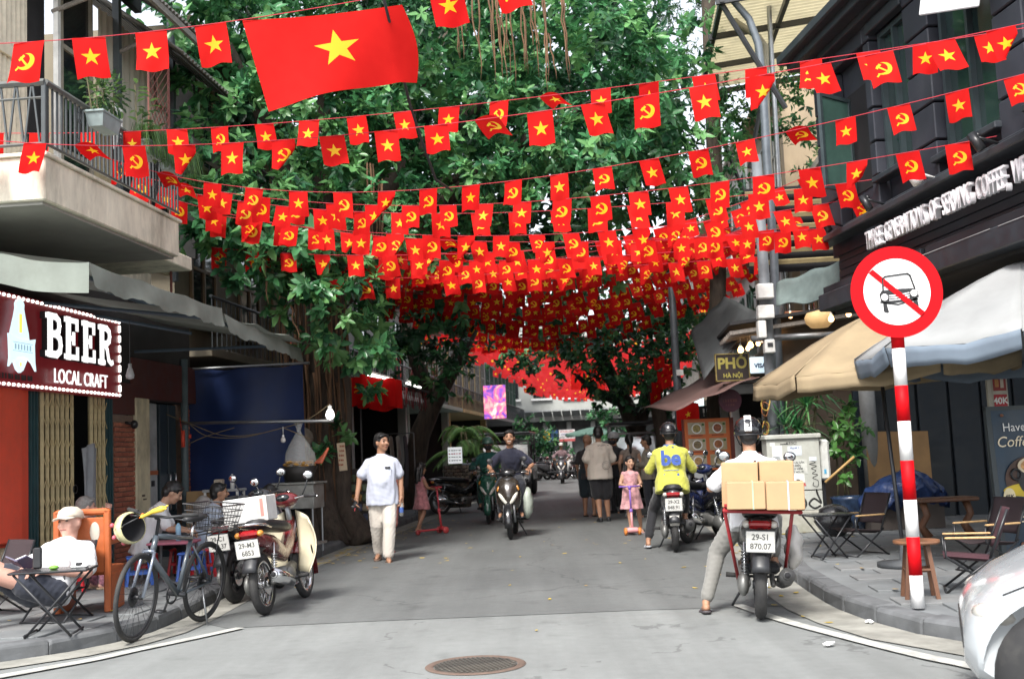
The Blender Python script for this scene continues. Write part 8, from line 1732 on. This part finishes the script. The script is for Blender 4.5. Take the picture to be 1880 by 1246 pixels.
    if shoes is not None:
        for q,k in ((1,'r'),(-1,'l')):
            fd = Vector((q*.12,1,-.15)).normalized() if not foot_dirs else V3(foot_dirs[0 if q > 0 else 1]).normalized(); a = j['an'+k]; x_, y_, d_ = basis(fd); bm = MB().sh(True); c0 = a+Vector((0,0,-.072*s_))
            upv = fd.cross(Vector((1,0,0))); upv = upv if upv.z > 0 else -upv; sx_ = upv.cross(fd).normalized() if upv.length > .1 else Vector((1,0,0)); upv = upv.normalized()
            base = a-upv*.078*s_; prof = [(-.075,.030),(-.03,.036),(.05,.040),(.12,.046),(.17,.038),(.195,.018)]
            bm.loft([[base+fd*(y*s_)+sx_*(w_*s_*sg_)+upv*(z*s_) for sg_,z in ((-1,-.008),(1,-.008),(1,.014),(-1,.014))] for y,w_ in prof])
            so = bm.build('sandal' if shoe == 'sandal' else 'shoe', shoes, T)
            if shoe == 'sandal': bm = MB().sh(True); bm.tube([base+fd*.085*s_+sx_*.046*s_,base+fd*.10*s_+upv*.065*s_,base+fd*.085*s_-sx_*.046*s_],.016*s_,6); bm.build('strap', shoes, so)
            else: bm = MB().sh(True); bm.cap(base-fd*.045*s_+upv*.035*s_,base+fd*.12*s_+upv*.032*s_,.040*s_,.042*s_); bm.build('upper', shoes, so)
    return T, j, hd
DENIM = fabric('dark',(.016,.018,.026)); BLACKF = fabric('black',(.014,.014,.017)); WHITEF = fabric('white',(.70,.70,.71),.05)
# --- man walking in the pale blue shirt
wl = gr(706,1030); WJ = dict(pelvis=(0,0,.94), elr=(.30,-.02,1.12), wrr=(.34,.06,.88), ell=(-.25,-.06,1.11), wrl=(-.25,-.01,.86), hipr=(.088,0,.90), hipl=(-.088,0,.90), knr=(.09,-.02,.49), knl=(-.085,.10,.50), anr=(.09,-.20,.11), anl=(-.06,.12,.08))
PW,jw,_ = person('man in pale blue shirt and cream trousers walking with a drink bottle', (wl.x,wl.y,.004), PI+.06, 1.70, WJ, fabric('paleblue',(.50,.53,.62),.05), fabric('cream',(.62,.57,.50),.06), SKINT, hy=.75, hp=.05, build=1.06, belly=.04, sleeve=.72, shoes=mat('sandal_brown',(.16,.10,.07),.6), leglen=.97, hem=.13, wide=.012, legr=.012)
bm = MB(); bm.box(Vector((-.09,.155,1.25)),(.07,.012,.03)); bm.build('pocket_glasses', BLACKPL, PW); bm = MB(); bm.box((-.085,.148,1.2),(.10,.006,.11)); bm.build('pocket', fabric('paleblue',(.50,.53,.62)), PW)
def held(name, label, cat, T, p, build): o = thing(name, label, cat, T.matrix_basis @ V3(p) if False else Matrix.Translation(T.location)@Matrix.Rotation(T.rotation_euler[2],4,'Z')@V3(p), T.rotation_euler[2]); build(o); return o
def _keys(o): bm = MB().sh(True); bm.ball((0,0,-.04),(.03,.02,.05)); bm.ball((.03,.02,-.07),(.03,.012,.02)); bm.cap((.0,.03,-.0),(.04,.06,.04),.008); bm.build('case', BLACKPL, o); bm = MB().sh(True); bm.tube([(0,0,-.07),(.01,.02,-.13)],.008,5); bm.build('strap', mat('strap_red',(.4,.05,.06),.6), o)
held('camera','small black camera in the right hand of the man in pale blue','camera',PW,jw['wrr']+Vector((.02,.06,-.06)),_keys)
def _bot(o): bm = MB().sh(True); bm.lathe([(0,-.22),(.028,-.215),(.03,-.12),(.028,-.05),(.012,-.02),(.012,.0),(0,.0)],n=12); bm.build('bottle', PLASTIC, o); bm = MB().sh(True); bm.lathe([(.031,-.17),(.031,-.10)],n=12,caps=False); bm.build('bottle_label', mat('label_blue',(.05,.1,.3),.4), o)
held('water_bottle','small plastic water bottle in the left hand of the man in pale blue','bottle',PW,jw['wrl']+Vector((0,.03,-.05)),_bot)
q = gr(716,1018); person('person in reddish shorts almost hidden behind the walking man', (q.x-.06,q.y+.5,.004), PI, 1.42, WJ, fabric('rust',(.30,.10,.07)), fabric('rustshort',(.28,.07,.05)), SKINT, leglen=.5, shoes=mat('sandal_red',(.35,.06,.05),.6), vox=.02)
# --- girl with the red scooter on the left, back turned
def kick_scooter(label, loc, rz, c1, c2, c3, Hh=.78):
    T = thing('kick_scooter', label, 'scooter', loc, rz); bm = MB(); bm.box((0,-.12,.075),(.12,.42,.03),bev=.012); bm.build('deck', c1, T)
    bm = MB().sh(True); bm.tube([(0,.16,.08),(0,.12,Hh*.5)],.020,10); bm.build('stem', c1, T); bm = MB().sh(True); bm.tube([(0,.12,Hh*.5),(0,.09,Hh)],.014,10); bm.build('upper_stem', c2, T)
    bm = MB().sh(True); bm.tube([(-.17,.08,Hh),(.17,.08,Hh)],.013,8); bm.ball((0,.09,Hh-.02),(.03,.03,.035)); bm.build('handlebar', c2, T); bm = MB().sh(True); bm.ball((0,.12,Hh*.5),(.03,.03,.035)); bm.build('clamp', c2, T)
    bm = MB().sh(True); bm.cap((-.06,.18,.08),(.06,.18,.08),.045,.045); bm.build('front_cover', c1, T)
    for x in (-.11,.11): bm = MB().sh(True); bm.lathe([(0,-.022),(.05,-.022),(.06,-.012),(.06,.012),(.05,.022),(0,.022)],(x,.18,.06),(1,0,0),18); bm.build('wheel', c3, T)
    bm = MB().sh(True); bm.lathe([(0,-.02),(.04,-.02),(.04,.02),(0,.02)],(0,-.33,.045),(1,0,0),16); bm.build('wheel', c3, T); return T
q = gr(775,978); PINKF = fabric('pinkdress',(.42,.17,.18),.45,.03,16); PINKF2 = fabric('pinkdress_light',(.48,.25,.26),.45,.03,16)
person('girl in a pink dress pushing a red scooter on the left, seen from behind', (q.x,q.y+.1,.004), -.95, 1.22, dict(elr=(.22,.06,1.12),ell=(-.22,.06,1.12),wrr=(.15,.36,1.08),wrl=(-.12,.36,1.08),anr=(.1,-.2,.12),knr=(.1,.0,.5)), PINKF, None, SKINT, style='long', hp=-.1, sleeve=0, dress=.36, shoes=mat('shoe_pink',(.55,.33,.33),.5), child=True, vox=.016)
q2 = gr(797,980); kick_scooter('red three wheeled scooter of the girl on the left', (q2.x,q2.y,.004), -.95, mat('scoot_red',(.45,.04,.05),.4), mat('scoot_red2',(.5,.05,.07),.4), mat('scoot_wheel_red',(.40,.05,.05),.4), .82)
# --- oncoming rider and the green one
def rider_pose(hb=1.03, seat=.86, yh=.20, ysh=-.22, lean=.05, foot=(.16,.18,.42), wy=.17):
    return dict(pelvis=(0,ysh-.05,seat+.07), chest=(0,ysh+.02+lean,seat+.36), neck=(0,ysh+.05+lean*1.6,seat+.56), shr=(.17,ysh+.05+lean*1.5,seat+.455), shl=(-.17,ysh+.05+lean*1.5,seat+.455), elr=(.35,ysh+.14+lean,seat+.27), ell=(-.35,ysh+.14+lean,seat+.27), wrr=(.30,wy-.05,hb+.045), wrl=(-.30,wy-.05,hb+.045), hipr=(.095,ysh,seat+.04), hipl=(-.095,ysh,seat+.04), knr=(.18,ysh+.40,seat-.03), knl=(-.18,ysh+.40,seat-.03), anr=foot, anl=(-foot[0],foot[1],foot[2]))
def on(B): return B.location, B.rotation_euler[2]
l_, z_ = on(MBD); person('smiling rider in navy shirt on the oncoming scooter', l_, z_, 1.74, rider_pose(), fabric('navy',(.012,.014,.032)), DENIM, SKINT, sleeve=.75, smile=True, shoes=BLACKPL, curl=(.9,.9), hp=.05)
l_, z_ = on(MBG); person('rider in a green raincoat and helmet behind the smiling rider', l_, z_, 1.68, rider_pose(), fabric('green',(.012,.10,.085)), fabric('green2',(.01,.085,.07)), SKINT, sleeve=1.9, helmet=(mat('helmet_green',(.10,.22,.17),.3,coat=.6),), mask=mat('mask_dark',(.03,.03,.035),.8), shoes=BLACKPL, curl=(.9,.9), hem=.3, wide=.03)
# --- group on the right of the street
q = gr(1106,957); person('tall man in a beige printed tee and black shorts, back turned', (q.x,q.y,.004), .05, 1.78, dict(elr=(.25,.02,1.10),wrr=(.16,.22,1.02),ell=(-.25,-.02,1.10),wrl=(-.22,.10,.90),anr=(.12,.03,.085),anl=(-.05,-.12,.09),knl=(-.06,.0,.49)), fabric('beige',(.55,.49,.42),.05), BLACKF, SKINT, sleeve=.85, hy=-.15, leglen=.50, legr=.03, wide=.035, hem=.12, shoes=BLACKPL, shoe='shoe')
PB_ = bpy.data.objects
tm = text_mesh('SPORTY 70', .045, mat('print_grey',(.10,.09,.09),.8)); o = inst('shirt_print', tm, None, (q.x+.07,q.y-.205,1.435), (PI/2-.12,0,.08)); o.parent = None
def child_of(o, T): o.parent = T; o.matrix_parent_inverse = (Matrix.Translation(T.location)@Matrix.Rotation(T.rotation_euler[2],4,'Z')).inverted()
TB = [p for p in PB_ if p.name.startswith('person') and p.get('label','').startswith('tall man in a beige')][0]; child_of(o, TB)
bm = MB(); bm.torus((q.x+.11,q.y-.20,1.06),(0,1,.02),.075,.0035,30,4); bm.torus((q.x+.11,q.y-.20,1.06),(0,1,.02),.05,.0025,30,4); o = bm.build('shirt_print', mat('print_grey',(.10,.09,.09))); child_of(o, TB)
q = gr(1086,950); person('man in dark clothes and sandals standing left of the beige tee', (q.x,q.y+.35,.004), -.35, 1.66, dict(wrr=(.1,.25,1.0)), fabric('charcoal',(.03,.028,.03)), fabric('teal_shorts',(.014,.026,.034)), SKINT, style=None, hair=HAIRG, hy=-.5, leglen=.52, legr=.03, shoes=mat('sandal_dark',(.04,.025,.02),.6), sleeve=.8)
q = gr(1135,945); person('man in black shirt and grey cap with a dark face mask', (q.x+.05,q.y+.7,.004), PI-.7, 1.68, dict(wrr=(.1,.25,1.05),wrl=(-.1,.25,1.05)), BLACKF, BLACKF, SKINT, helmet=(mat('helmet_grey',(.30,.31,.32),.5),), mask=mat('mask_dark',(.03,.03,.035)), shoes=BLACKPL, shoe='shoe')
q = gr(1168,950); person('woman with dark ponytail in a sleeveless taupe top, back turned', (q.x,q.y+.6,.004), .05, 1.62, dict(wrr=(.2,.10,.9),wrl=(-.2,.10,.9)), fabric('taupe',(.22,.18,.15)), fabric('tan_shorts',(.30,.16,.11)), SKIN, style='pony', sleeve=0, leglen=.45, shoes=mat('trainer_white',(.62,.62,.6),.6), shoe='shoe', build=.92)
q = gr(1160,980); PGs,jg,_ = person('girl in a pale pink dress on a pink scooter facing the camera', (q.x+.03,q.y+.08,.004), PI+.05, 1.20, dict(elr=(.24,.0,1.12),ell=(-.24,.0,1.12),wrr=(.16,.24,1.10),wrl=(-.16,.24,1.10),anr=(.05,.0,.20),knr=(.08,.06,.58),anl=(-.22,-.22,.10),knl=(-.16,-.02,.52)), PINKF2, None, SKIN, style='long', sleeve=0, dress=.38, shoes=mat('shoe_pink',(.55,.33,.33)), child=True, hy=.2)
kick_scooter('pink scooter with purple bars and orange wheels', (q.x-.02,q.y-.10,.004), PI+.05, mat('scoot_pink',(.60,.28,.29),.4), mat('scoot_purple',(.20,.10,.42),.4), mat('scoot_orange',(.60,.20,.04),.4), .76)
q = gr(1208,955); person('woman in a pale cardigan with folded arms behind the yellow rider', (q.x,q.y+1.2,.004), 1.3, 1.58, dict(wrr=(.05,.25,1.08),wrl=(-.05,.25,1.10)), fabric('cardigan',(.20,.175,.14)), DENIM, SKINT, sleeve=1.8, shoes=BLACKPL, shoe='shoe')
# --- rider in the yellow jacket
l_, z_ = on(MBF); FP = rider_pose(lean=.0,seat=.82); FP.update(anl=(-.36,.0,.10),knl=(-.27,.10,.52),elr=(.29,-.04,1.06),ell=(-.29,-.04,1.06)); YJ = fabric('yellow',(.46,.46,.07),.08)
PY_,jy,_ = person('rider in a yellow jacket and black helmet seen from behind', l_, z_, 1.70, FP, YJ, BLACKF, SKINT, sleeve=1.85, helmet=(mat('helmet_black',(.012,.012,.014),.12,coat=.8),), shoes=mat('slipper_grey',(.35,.36,.38),.6), curl=(.9,.9), hem=.08, wide=.03, leglen=.9)
INKB = mat('jacket_blue',(.05,.10,.36),.7); cb_ = jy['chest']
text('jacket_print','be',.27,INKB,PY_,cb_+Vector((0,-.205,.03)),(1,0,0),(0,.03,1),bold=.010)
for k in range(5): bm = MB(); bm.lathe([(0,0),(.016,0),(.016,.003),(0,.003)],cb_+Vector((-.088+k*.044,-.200,-.185)),(0,-1,0),14); bm.build('jacket_badge', INKB, PY_)
bm = MB(); bm.box(cb_+Vector((0,-.201,-.125)),(.20,.003,.008)); bm.build('jacket_print', INKB, PY_)
bm = MB().sh(True); bm.erings([(jy['neck']+Vector((0,-.01,-.035)),(1,0,0),(0,1,0),.12,.10),(jy['neck']+Vector((0,0,.02)),(1,0,0),(0,1,0),.075,.075)],16); bm.build('collar_blue', mat('fabric_collar',(.09,.15,.33),.8), PY_)
# --- delivery rider
l_, z_ = on(MBE); EP = rider_pose(lean=.02,seat=.78); ft = gz(1292,1126); M_ = (Matrix.Translation(l_)@Matrix.Rotation(z_,4,'Z')).inverted(); fl = M_@ft; EP.update(anl=(fl.x*.985,fl.y,.085),knl=(fl.x*.72,fl.y+.13,.50))
PE_,je,_ = person('delivery rider in white shirt and black helmet with one foot on the road', l_, z_, 1.64, EP, WHITEF, fabric('greytrousers',(.19,.185,.17),.08), SKINT, sleeve=.8, helmet=(mat('helmet_black',(.012,.012,.014)),mat('helmet_stripe',(.6,.6,.58),.3)), shoes=mat('slipper_dark',(.06,.05,.055),.6), leglen=.93, curl=(.9,.9))
bm = MB().sh(True); a = je['neck']; bm.tube([a+Vector((.10,.10,-.02)),a+Vector((.075,.0,.0)),a+Vector((.03,-.10,-.06)),a+Vector((-.06,-.17,-.22)),a+Vector((-.14,-.15,-.38))],.022,8,flat=.3); bm.build('bag_strap', mat('strap_maroon',(.07,.035,.035),.7), PE_)
# --- far rider
motorbike('far_motorbike','scooter of the far rider coming up the street',S(47.5,4.0,.004),PI+TH,PGRY,'scooter',0,None,True); person('far rider in a pale conical hat coming up the street', S(47.5,4.0,.004), PI+TH, 1.65, rider_pose(), fabric('mauve',(.20,.13,.14)), DENIM, SKINT, sleeve=1.8, cap_=fabric('hat_pale',(.55,.55,.5)), vox=.02)
# --- foreground left: reader in the camp chair
CHB = mat('chair_canvas',(.035,.022,.025),.85,bump=.02)
def camp_chair(label, loc, rz, arm=True, group=None, canvas=CHB):
    T = thing('camp_chair', label, 'chair', loc, rz, group); T.scale = (.86,.86,.80); ARMW = mat('arm_wood',(.50,.32,.15),.5,var=.2,stretch=(1,5,1))
    for s_ in (-1,1):
        for pts in (((s_*.24,.24,.0),(s_*.24,-.20,.36)),((s_*.24,-.26,.0),(s_*.24,.22,.36),(s_*.24,.22,.52)),((s_*.24,-.16,.34),(s_*.24,-.34,.82))): bm = MB().sh(True); bm.tube(pts,.012,8); bm.build('leg', BLACKMETAL, T)
        if arm: bm = MB(); bm.box((s_*.25,.0,.545),(.045,.44,.022),bev=.008); bm.build('armrest', ARMW, T)
    for y in (.24,-.26): bm = MB().sh(True); bm.tube([(-.24,y,.012),(.24,y,.012)],.012,8); bm.build('crossbar', BLACKMETAL, T)
    bm = MB().sh(True); bm.grid(lambda u_,v_: ((u_-.5)*.47,.23-v_*.42,.37-.04*v_-.045*math.sin(PI*u_)),10,8); bm.build('seat', canvas, T, solid=.008)
    bm = MB().sh(True); bm.grid(lambda u_,v_: ((u_-.5)*.47,-.20-.14*v_-.04*math.sin(PI*u_),.42+.40*v_),10,8); bm.build('backrest', canvas, T, solid=.008); return T
def fold_table(label, loc, rz, w_=.52, d_=.40, h=.46):
    T = thing('folding_table', label, 'table', loc, rz); bm = MB(); bm.box((0,0,h),(w_,d_,.018),bev=.008); bm.build('tabletop', mat('table_black',(.02,.021,.024),.28), T)
    for y in (-1,1):
        for s_ in (-1,1): bm = MB().sh(True); bm.tube([(s_*(w_/2-.04),y*(d_/2-.03),h-.01),(-s_*(w_/2-.10)*.9,y*(d_/2-.03)+.014*s_,.0)],.010,7); bm.build('leg', BLACKMETAL, T)
    for s_ in (-1,1): bm = MB().sh(True); bm.tube([(s_*(w_/2-.12),-(d_/2-.03),.02),(s_*(w_/2-.12),(d_/2-.03),.02)],.009,6); bm.build('crossbar', BLACKMETAL, T)
    return T
tl = gr(88,1168,SW); tabL = fold_table('black folding table in front of the seated reader', (tl.x,tl.y+.12,SW), .12, .60, .40, .50)
cs = Vector((-4.10,tl.y+.75,0)); CZ = 2.92
camp_chair('black folding camp chair under the man in the cap', (cs.x+.05,cs.y+.22,SW), CZ, False)
SJ = dict(pelvis=(0,-.08,.27), chest=(0,-.26,.47), neck=(0,-.40,.625), shr=(.18,-.38,.56), shl=(-.18,-.38,.56), elr=(.30,-.20,.38), ell=(-.30,-.20,.38), wrr=(.12,.04,.43), wrl=(-.10,.08,.43), hipr=(.10,-.04,.26), hipl=(-.10,-.04,.26), knr=(.46,.20,.56), anr=(.62,.46,.30), knl=(.26,.34,.46), anl=(.30,.46,.085))
PR_,jr,_ = person('man in a beige cap and white tee reading in a camp chair', (cs.x,cs.y,SW), CZ, 1.78, SJ, WHITEF, fabric('navyshorts',(.018,.022,.036)), SKINP, hair=HAIRG, style=None, cap_=fabric('cap_beige',(.58,.50,.40)), hy=-.05, hp=.12, hr=.10, build=1.12, belly=.07, sleeve=.72, leglen=.20, legr=.02, shoes=mat('sandal_tan',(.36,.26,.17),.7), curl=(.55,.55), wide=.01, hem=.01)
bmk = MB(); bmk.box((-.055,0,.02),(.12,.17,.012),rot=(.5,.35,0)); bmk.box((.055,0,.02),(.12,.17,.012),rot=(.5,-.35,0)); bmk.mat(1).box((-.05,-.003,.03),(.11,.16,.008),rot=(.5,.35,0)); 
o = bmk.build('book',[mat('book_violet',(.06,.05,.10),.5),PAPERW],loc=Matrix.Translation((cs.x,cs.y,SW))@Matrix.Rotation(CZ,4,'Z')@Vector((.0,.24,.52)),rz=CZ); tag(o,'open dark violet book held by the seated reader','book')
tt = tabL.location
bm = MB(); bm.box((-.14,.02,.60),(.075,.03,.17),bev=.012); tag(bm.build('phone', BLACKPL, loc=tt), 'black phone standing upright on the folding table', 'phone')
bm = MB().sh(True); bm.ball((.02,-.05,.525),(.04,.03,.018)); tag(bm.build('lime', mat('lime_green',(.16,.36,.05),.4), loc=tt), 'small green lime lying on the folding table', 'lime')
bm = MB(); bm.box((.20,.02,.522),(.13,.07,.024),bev=.008); bm.mat(1).box((.20,.0,.54),(.04,.04,.02)); tag(bm.build('cigarette_pack',[PAPERW,BLACKPL], loc=tt), 'white packet and black lighter on the folding table', 'packet')
bm = MB(); ORG = mat('chair_orange',(.42,.10,.025),.5,var=.2,dirt=.3)
T = thing('orange_armchair','orange painted wooden chair behind the man in the cap','chair',(cs.x+.12,cs.y+.80,SW),.1)
bm = MB(); bm.box((0,-.22,.60),(.40,.03,.50),bev=.01); bm.box((0,-.22,.90),(.50,.06,.06),bev=.02); bm.build('backrest', ORG, T)
for x in (-.22,.22): bm = MB(); bm.box((x,-.22,.46),(.06,.06,.92),bev=.012); bm.build('post', ORG, T)
for x in (-.15,.15): bm = MB().sh(True); bm.ball((x*.75,-.236,.72),(.045,.006,.09),14,8); bm.build('backrest_cutout', mat('cut_pale',(.5,.45,.38),.7), T)
bm = MB(); bm.box((0,.05,.36),(.48,.5,.06),bev=.01); bm.build('seat', ORG, T)
for x in (-.22,.22):
    bm = MB(); bm.box((x,.02,.17),(.06,.5,.34),bev=.01); bm.build('leg_panel', ORG, T); bm = MB(); bm.box((x,.05,.62),(.06,.5,.05),bev=.01); bm.build('armrest', ORG, T)
camp_chair('dark folding camp chair at the left edge by the red panel', (cs.x-.75,cs.y+.75,SW), PI-.6, False)
# --- people on low stools
def stool(label, loc, col, group='plastic stools by the doorway', h=.30):
    T = thing('plastic_stool', label, 'stool', loc, random.uniform(0,1), group); m = mat('stool_%d%d'%(int(col[0]*99),int(col[2]*99)),col,.4); bm = MB(); bm.box((0,0,h),(.27,.27,.03),bev=.012); bm.build('seat', m, T)
    for x in (-1,1):
        for y in (-1,1): bm = MB(); bm.tube([(x*.10,y*.10,h),(x*.135,y*.135,0)],.020,5); bm.build('leg', m, T)
    for x in (-1,1): bm = MB(); bm.box((x*.12,0,h*.45),(.015,.22,.03)); bm.build('rung', m, T); bm = MB(); bm.box((0,x*.12,h*.45),(.22,.015,.03)); bm.build('rung', m, T)
    return T
SQ = dict(pelvis=(0,0,.40), chest=(0,.10,.66), neck=(0,.20,.84), shr=(.165,.16,.755), shl=(-.165,.16,.755), elr=(.24,.27,.56), ell=(-.24,.27,.56), wrr=(.13,.45,.52), wrl=(-.13,.45,.52), hipr=(.09,.03,.37), hipl=(-.09,.03,.37), knr=(.14,.42,.44), knl=(-.14,.42,.44), anr=(.13,.40,.085), anl=(-.13,.40,.085))
def px_seat(px, py, a): p = at(px,py,a); return p
q = S(12.6,1.05,SW); q1 = at(268,900,13.4)
q1 = Vector((q1.x,13.4,SW)); person('young man in a white shirt hunched over a low table', q1, -1.35, 1.70, SQ, WHITEF, BLACKF, SKIN, hp=-.55, sleeve=.75, shoes=BLACKPL); stool('red plastic stool under the young man in white',q1,(.55,.02,.03))
q3 = at(368,920,14.0); q3 = Vector((q3.x,14.0,SW)); person('woman in a pale blue top sitting by the white shelf', q3, -1.1, 1.58, SQ, fabric('greyblue',(.36,.41,.50)), BLACKF, SKINT, sleeve=.55, hy=-.2, shoes=BLACKPL); stool('blue plastic stool under the woman in pale blue',q3,(.05,.12,.42))
bm = MB().sh(True); bm.ball((0,0,0),(.07,.02,.06)); 
q4 = at(122,945,12.1); q4 = Vector((q4.x,12.1,SW)); person('grey haired person in floral trousers sitting behind the reader', q4, -.75, 1.5, {**SQ,'elr':(.27,.34,.70),'wrr':(.20,.42,.92)}, fabric('whitish',(.5,.5,.5)), fabric('floral',(.32,.13,.17),.9,.03,22), SKINP, hair=HAIRG, hy=-.3, sleeve=.6, shoes=mat('sandal_tan',(.36,.26,.17))); stool('red plastic stool under the person in floral trousers',q4,(.55,.02,.03))
q5 = at(462,900,14.6); q5 = Vector((q5.x,14.6,SW)); person('dark haired person crouching behind the cream motorbike', q5, -1.0, 1.5, SQ, BLACKF, DENIM, SKIN, hp=-.3)
for k,(px,a,c_,lb) in enumerate(((352,12.9,(.05,.12,.42),'empty blue plastic stool behind the bicycle wheel'),(368,13.2,(.55,.02,.03),'empty red plastic stool beside the parked motorbikes'),(255,12.6,(.05,.12,.42),'blue plastic stool left of the bicycle handlebar'),(335,13.6,(.55,.02,.03),'red plastic stool in front of the white shelf'))): p = at(px,1030,a); stool(lb,(p.x,a,SW),c_)
T = thing('low_table','low pink topped plastic table among the stools','table',(at(320,1020,13.0).x,13.0,SW)); bm = MB(); bm.box((0,0,.42),(.5,.45,.03),bev=.01); bm.build('tabletop', mat('table_pink',(.42,.13,.18),.5), T)
for x in (-.2,.2):
    for y in (-.17,.17): bm = MB(); bm.tube([(x,y,.42),(x*1.1,y*1.1,0)],.016,6); bm.build('leg', GREYMETAL, T)
bm = MB().sh(True); bm.lathe([(0,0),(.03,0),(.032,.16),(.012,.2),(0,.2)],(.05,0,.435),n=12); tag(bm.build('drink_bottle', mat('bottle_blue',(.25,.42,.55),.2), loc=T.location), 'pale blue drink bottle on the low table', 'bottle')
# --- right pavement furniture
p = gr(1592,1022,SW); camp_chair('folding camp chair with wooden armrests behind the round stool', (p.x,p.y+.25,SW), PI*.62, True)
p = gr(1570,1010,SW); 
p = gr(1790,1092,SW); camp_chair('maroon camp chair with wooden armrests beside the advertising board', (p.x+.10,p.y+.30,SW), PI*.40, True, canvas=mat('chair_maroon',(.06,.022,.03),.85)); p = gr(1830,1060,SW); camp_chair('second camp chair close behind the maroon one', (p.x+.15,p.y+.5,SW), PI*.6, True)
p = gr(1530,1026,SW); fold_table('small black folding table beside the electric cabinet', (p.x,p.y+.15,SW), .15, .50, .36, .46)
p = gr(1700,1100,SW); T = thing('round_stool','dark wooden round stool beside the sign pole','stool',(p.x,p.y+.12,SW)); WD = mat('stool_wood',(.13,.058,.03),.5,var=.3,scale=8,stretch=(1,1,.3)); bm = MB(); bm.lathe([(0,0),(.17,0),(.178,.012),(.175,.028),(0,.03)],(0,0,.42),n=32); bm.build('seat', mat('stool_top',(.22,.10,.05),.45,var=.3), T)
for k in range(4): a = k*PI/2+.6; bm = MB(); bm.tube([(.10*math.cos(a),.10*math.sin(a),.42),(.165*math.cos(a),.165*math.sin(a),0)],.022,4); bm.build('leg', WD, T)
for k in range(4): a = k*PI/2+.6; b2_ = a+PI/2; bm = MB(); bm.tube([(.13*math.cos(a),.13*math.sin(a),.22),(.13*math.cos(b2_),.13*math.sin(b2_),.22)],.014,4); bm.build('stretcher', WD, T)
# things at the back of the right pavement
p = at(1650,845,17.2); bm = MB(); bm.box((0,0,.0),(.95,.03,1.0),rot=(-.12,.03,0)); tag(bm.build('plywood_sheet', mat('plywood',(.33,.20,.09),.8,var=.15,scale=4), loc=(p.x,17.2,.95)), 'plywood sheet leaning against the dark wall', 'plywood')
p = at(1655,915,15.6); bm = MB().sh(True); bm.ball((0,0,.12),(.66,.35,.24),72,36); bm.v = [(x*(1+.10*math.sin(9*z+5*x)),y-.09*abs(math.sin(x*13+z*15+2*math.sin(x*5)))-.04*abs(math.sin(x*31-z*27)),max(-.1,z*.9+.09*math.sin(x*5+1)+.08*abs(math.sin(x*11+y*9))+.03*abs(math.sin(x*37+y*23)))) for x,y,z in bm.v]; tag(bm.build('covered_heap', mat('tarp_navy',(.012,.03,.10),.45,var=.3,bump=.06,bscale=9), loc=(p.x,15.6,.42)), 'heap covered with a dark blue tarpaulin', 'tarpaulin')
bm = MB(); bm.box((0,0,.21),(1.0,.5,.40)); tag(bm.build('crate_stack', mat('crate_dark',(.05,.04,.035),.8), loc=(p.x,15.65,SW)), 'dark crates under the blue covered heap', 'crate')
p = gr(1738,985,SW); T = thing('wooden_bench','dark carved wooden bench at the back of the right pavement','bench',(p.x,p.y,SW),.1); bm = MB(); bm.box((0,0,.46),(.75,.36,.05),bev=.012); bm.build('seat', WD, T)
for x in (-.28,.28): bm = MB().sh(True); bm.tube([(x,0,.44),(x+.04,-.03,.28),(x-.02,.03,.14),(x+.06,0,0)],[.05,.045,.05,.06],7); bm.build('leg', WD, T)
p = gr(1533,984,SW); bm = MB().sh(True); bm.ball((0,0,.20),(.24,.2,.22),18,12); bm.v = [(x*(1+.10*math.sin(z*30+x*20)),y*(1+.1*math.cos(x*25)),z) for x,y,z in bm.v]; tag(bm.build('rubbish_bag', mat('bag_black',(.014,.014,.016),.25,bump=.05,bscale=20), loc=(p.x,p.y,SW)), 'full black rubbish bag beside the electric cabinet', 'rubbish bag')
p = at(1562,925,15.8); T = thing('glazed_pot','dark blue glazed flower pot near the glossy shrub','pot',(p.x,15.8,SW)); bm = MB().sh(True); bm.lathe([(0,0),(.18,0),(.24,.2),(.26,.42),(.28,.46),(.25,.46),(.22,.4),(0,.4)],n=26); bm.build('pot', mat('glaze_blue',(.02,.035,.07),.2,var=.6,scale=8), T)
bm = MB().sh(True); a0_ = at(1515,885,15.2); b0_ = at(1568,838,15.2); bm.tube([Vector(), b0_-a0_],.018,8); tag(bm.build('bamboo_stick', mat('bamboo',(.40,.25,.09),.6), loc=a0_), 'slanting bamboo stick in front of the glossy shrub', 'stick')
for o in list(bpy.data.objects):
    if o.type == 'EMPTY' and not o.children: bpy.data.objects.remove(o)
bpy.data.scenes.remove(TMP)
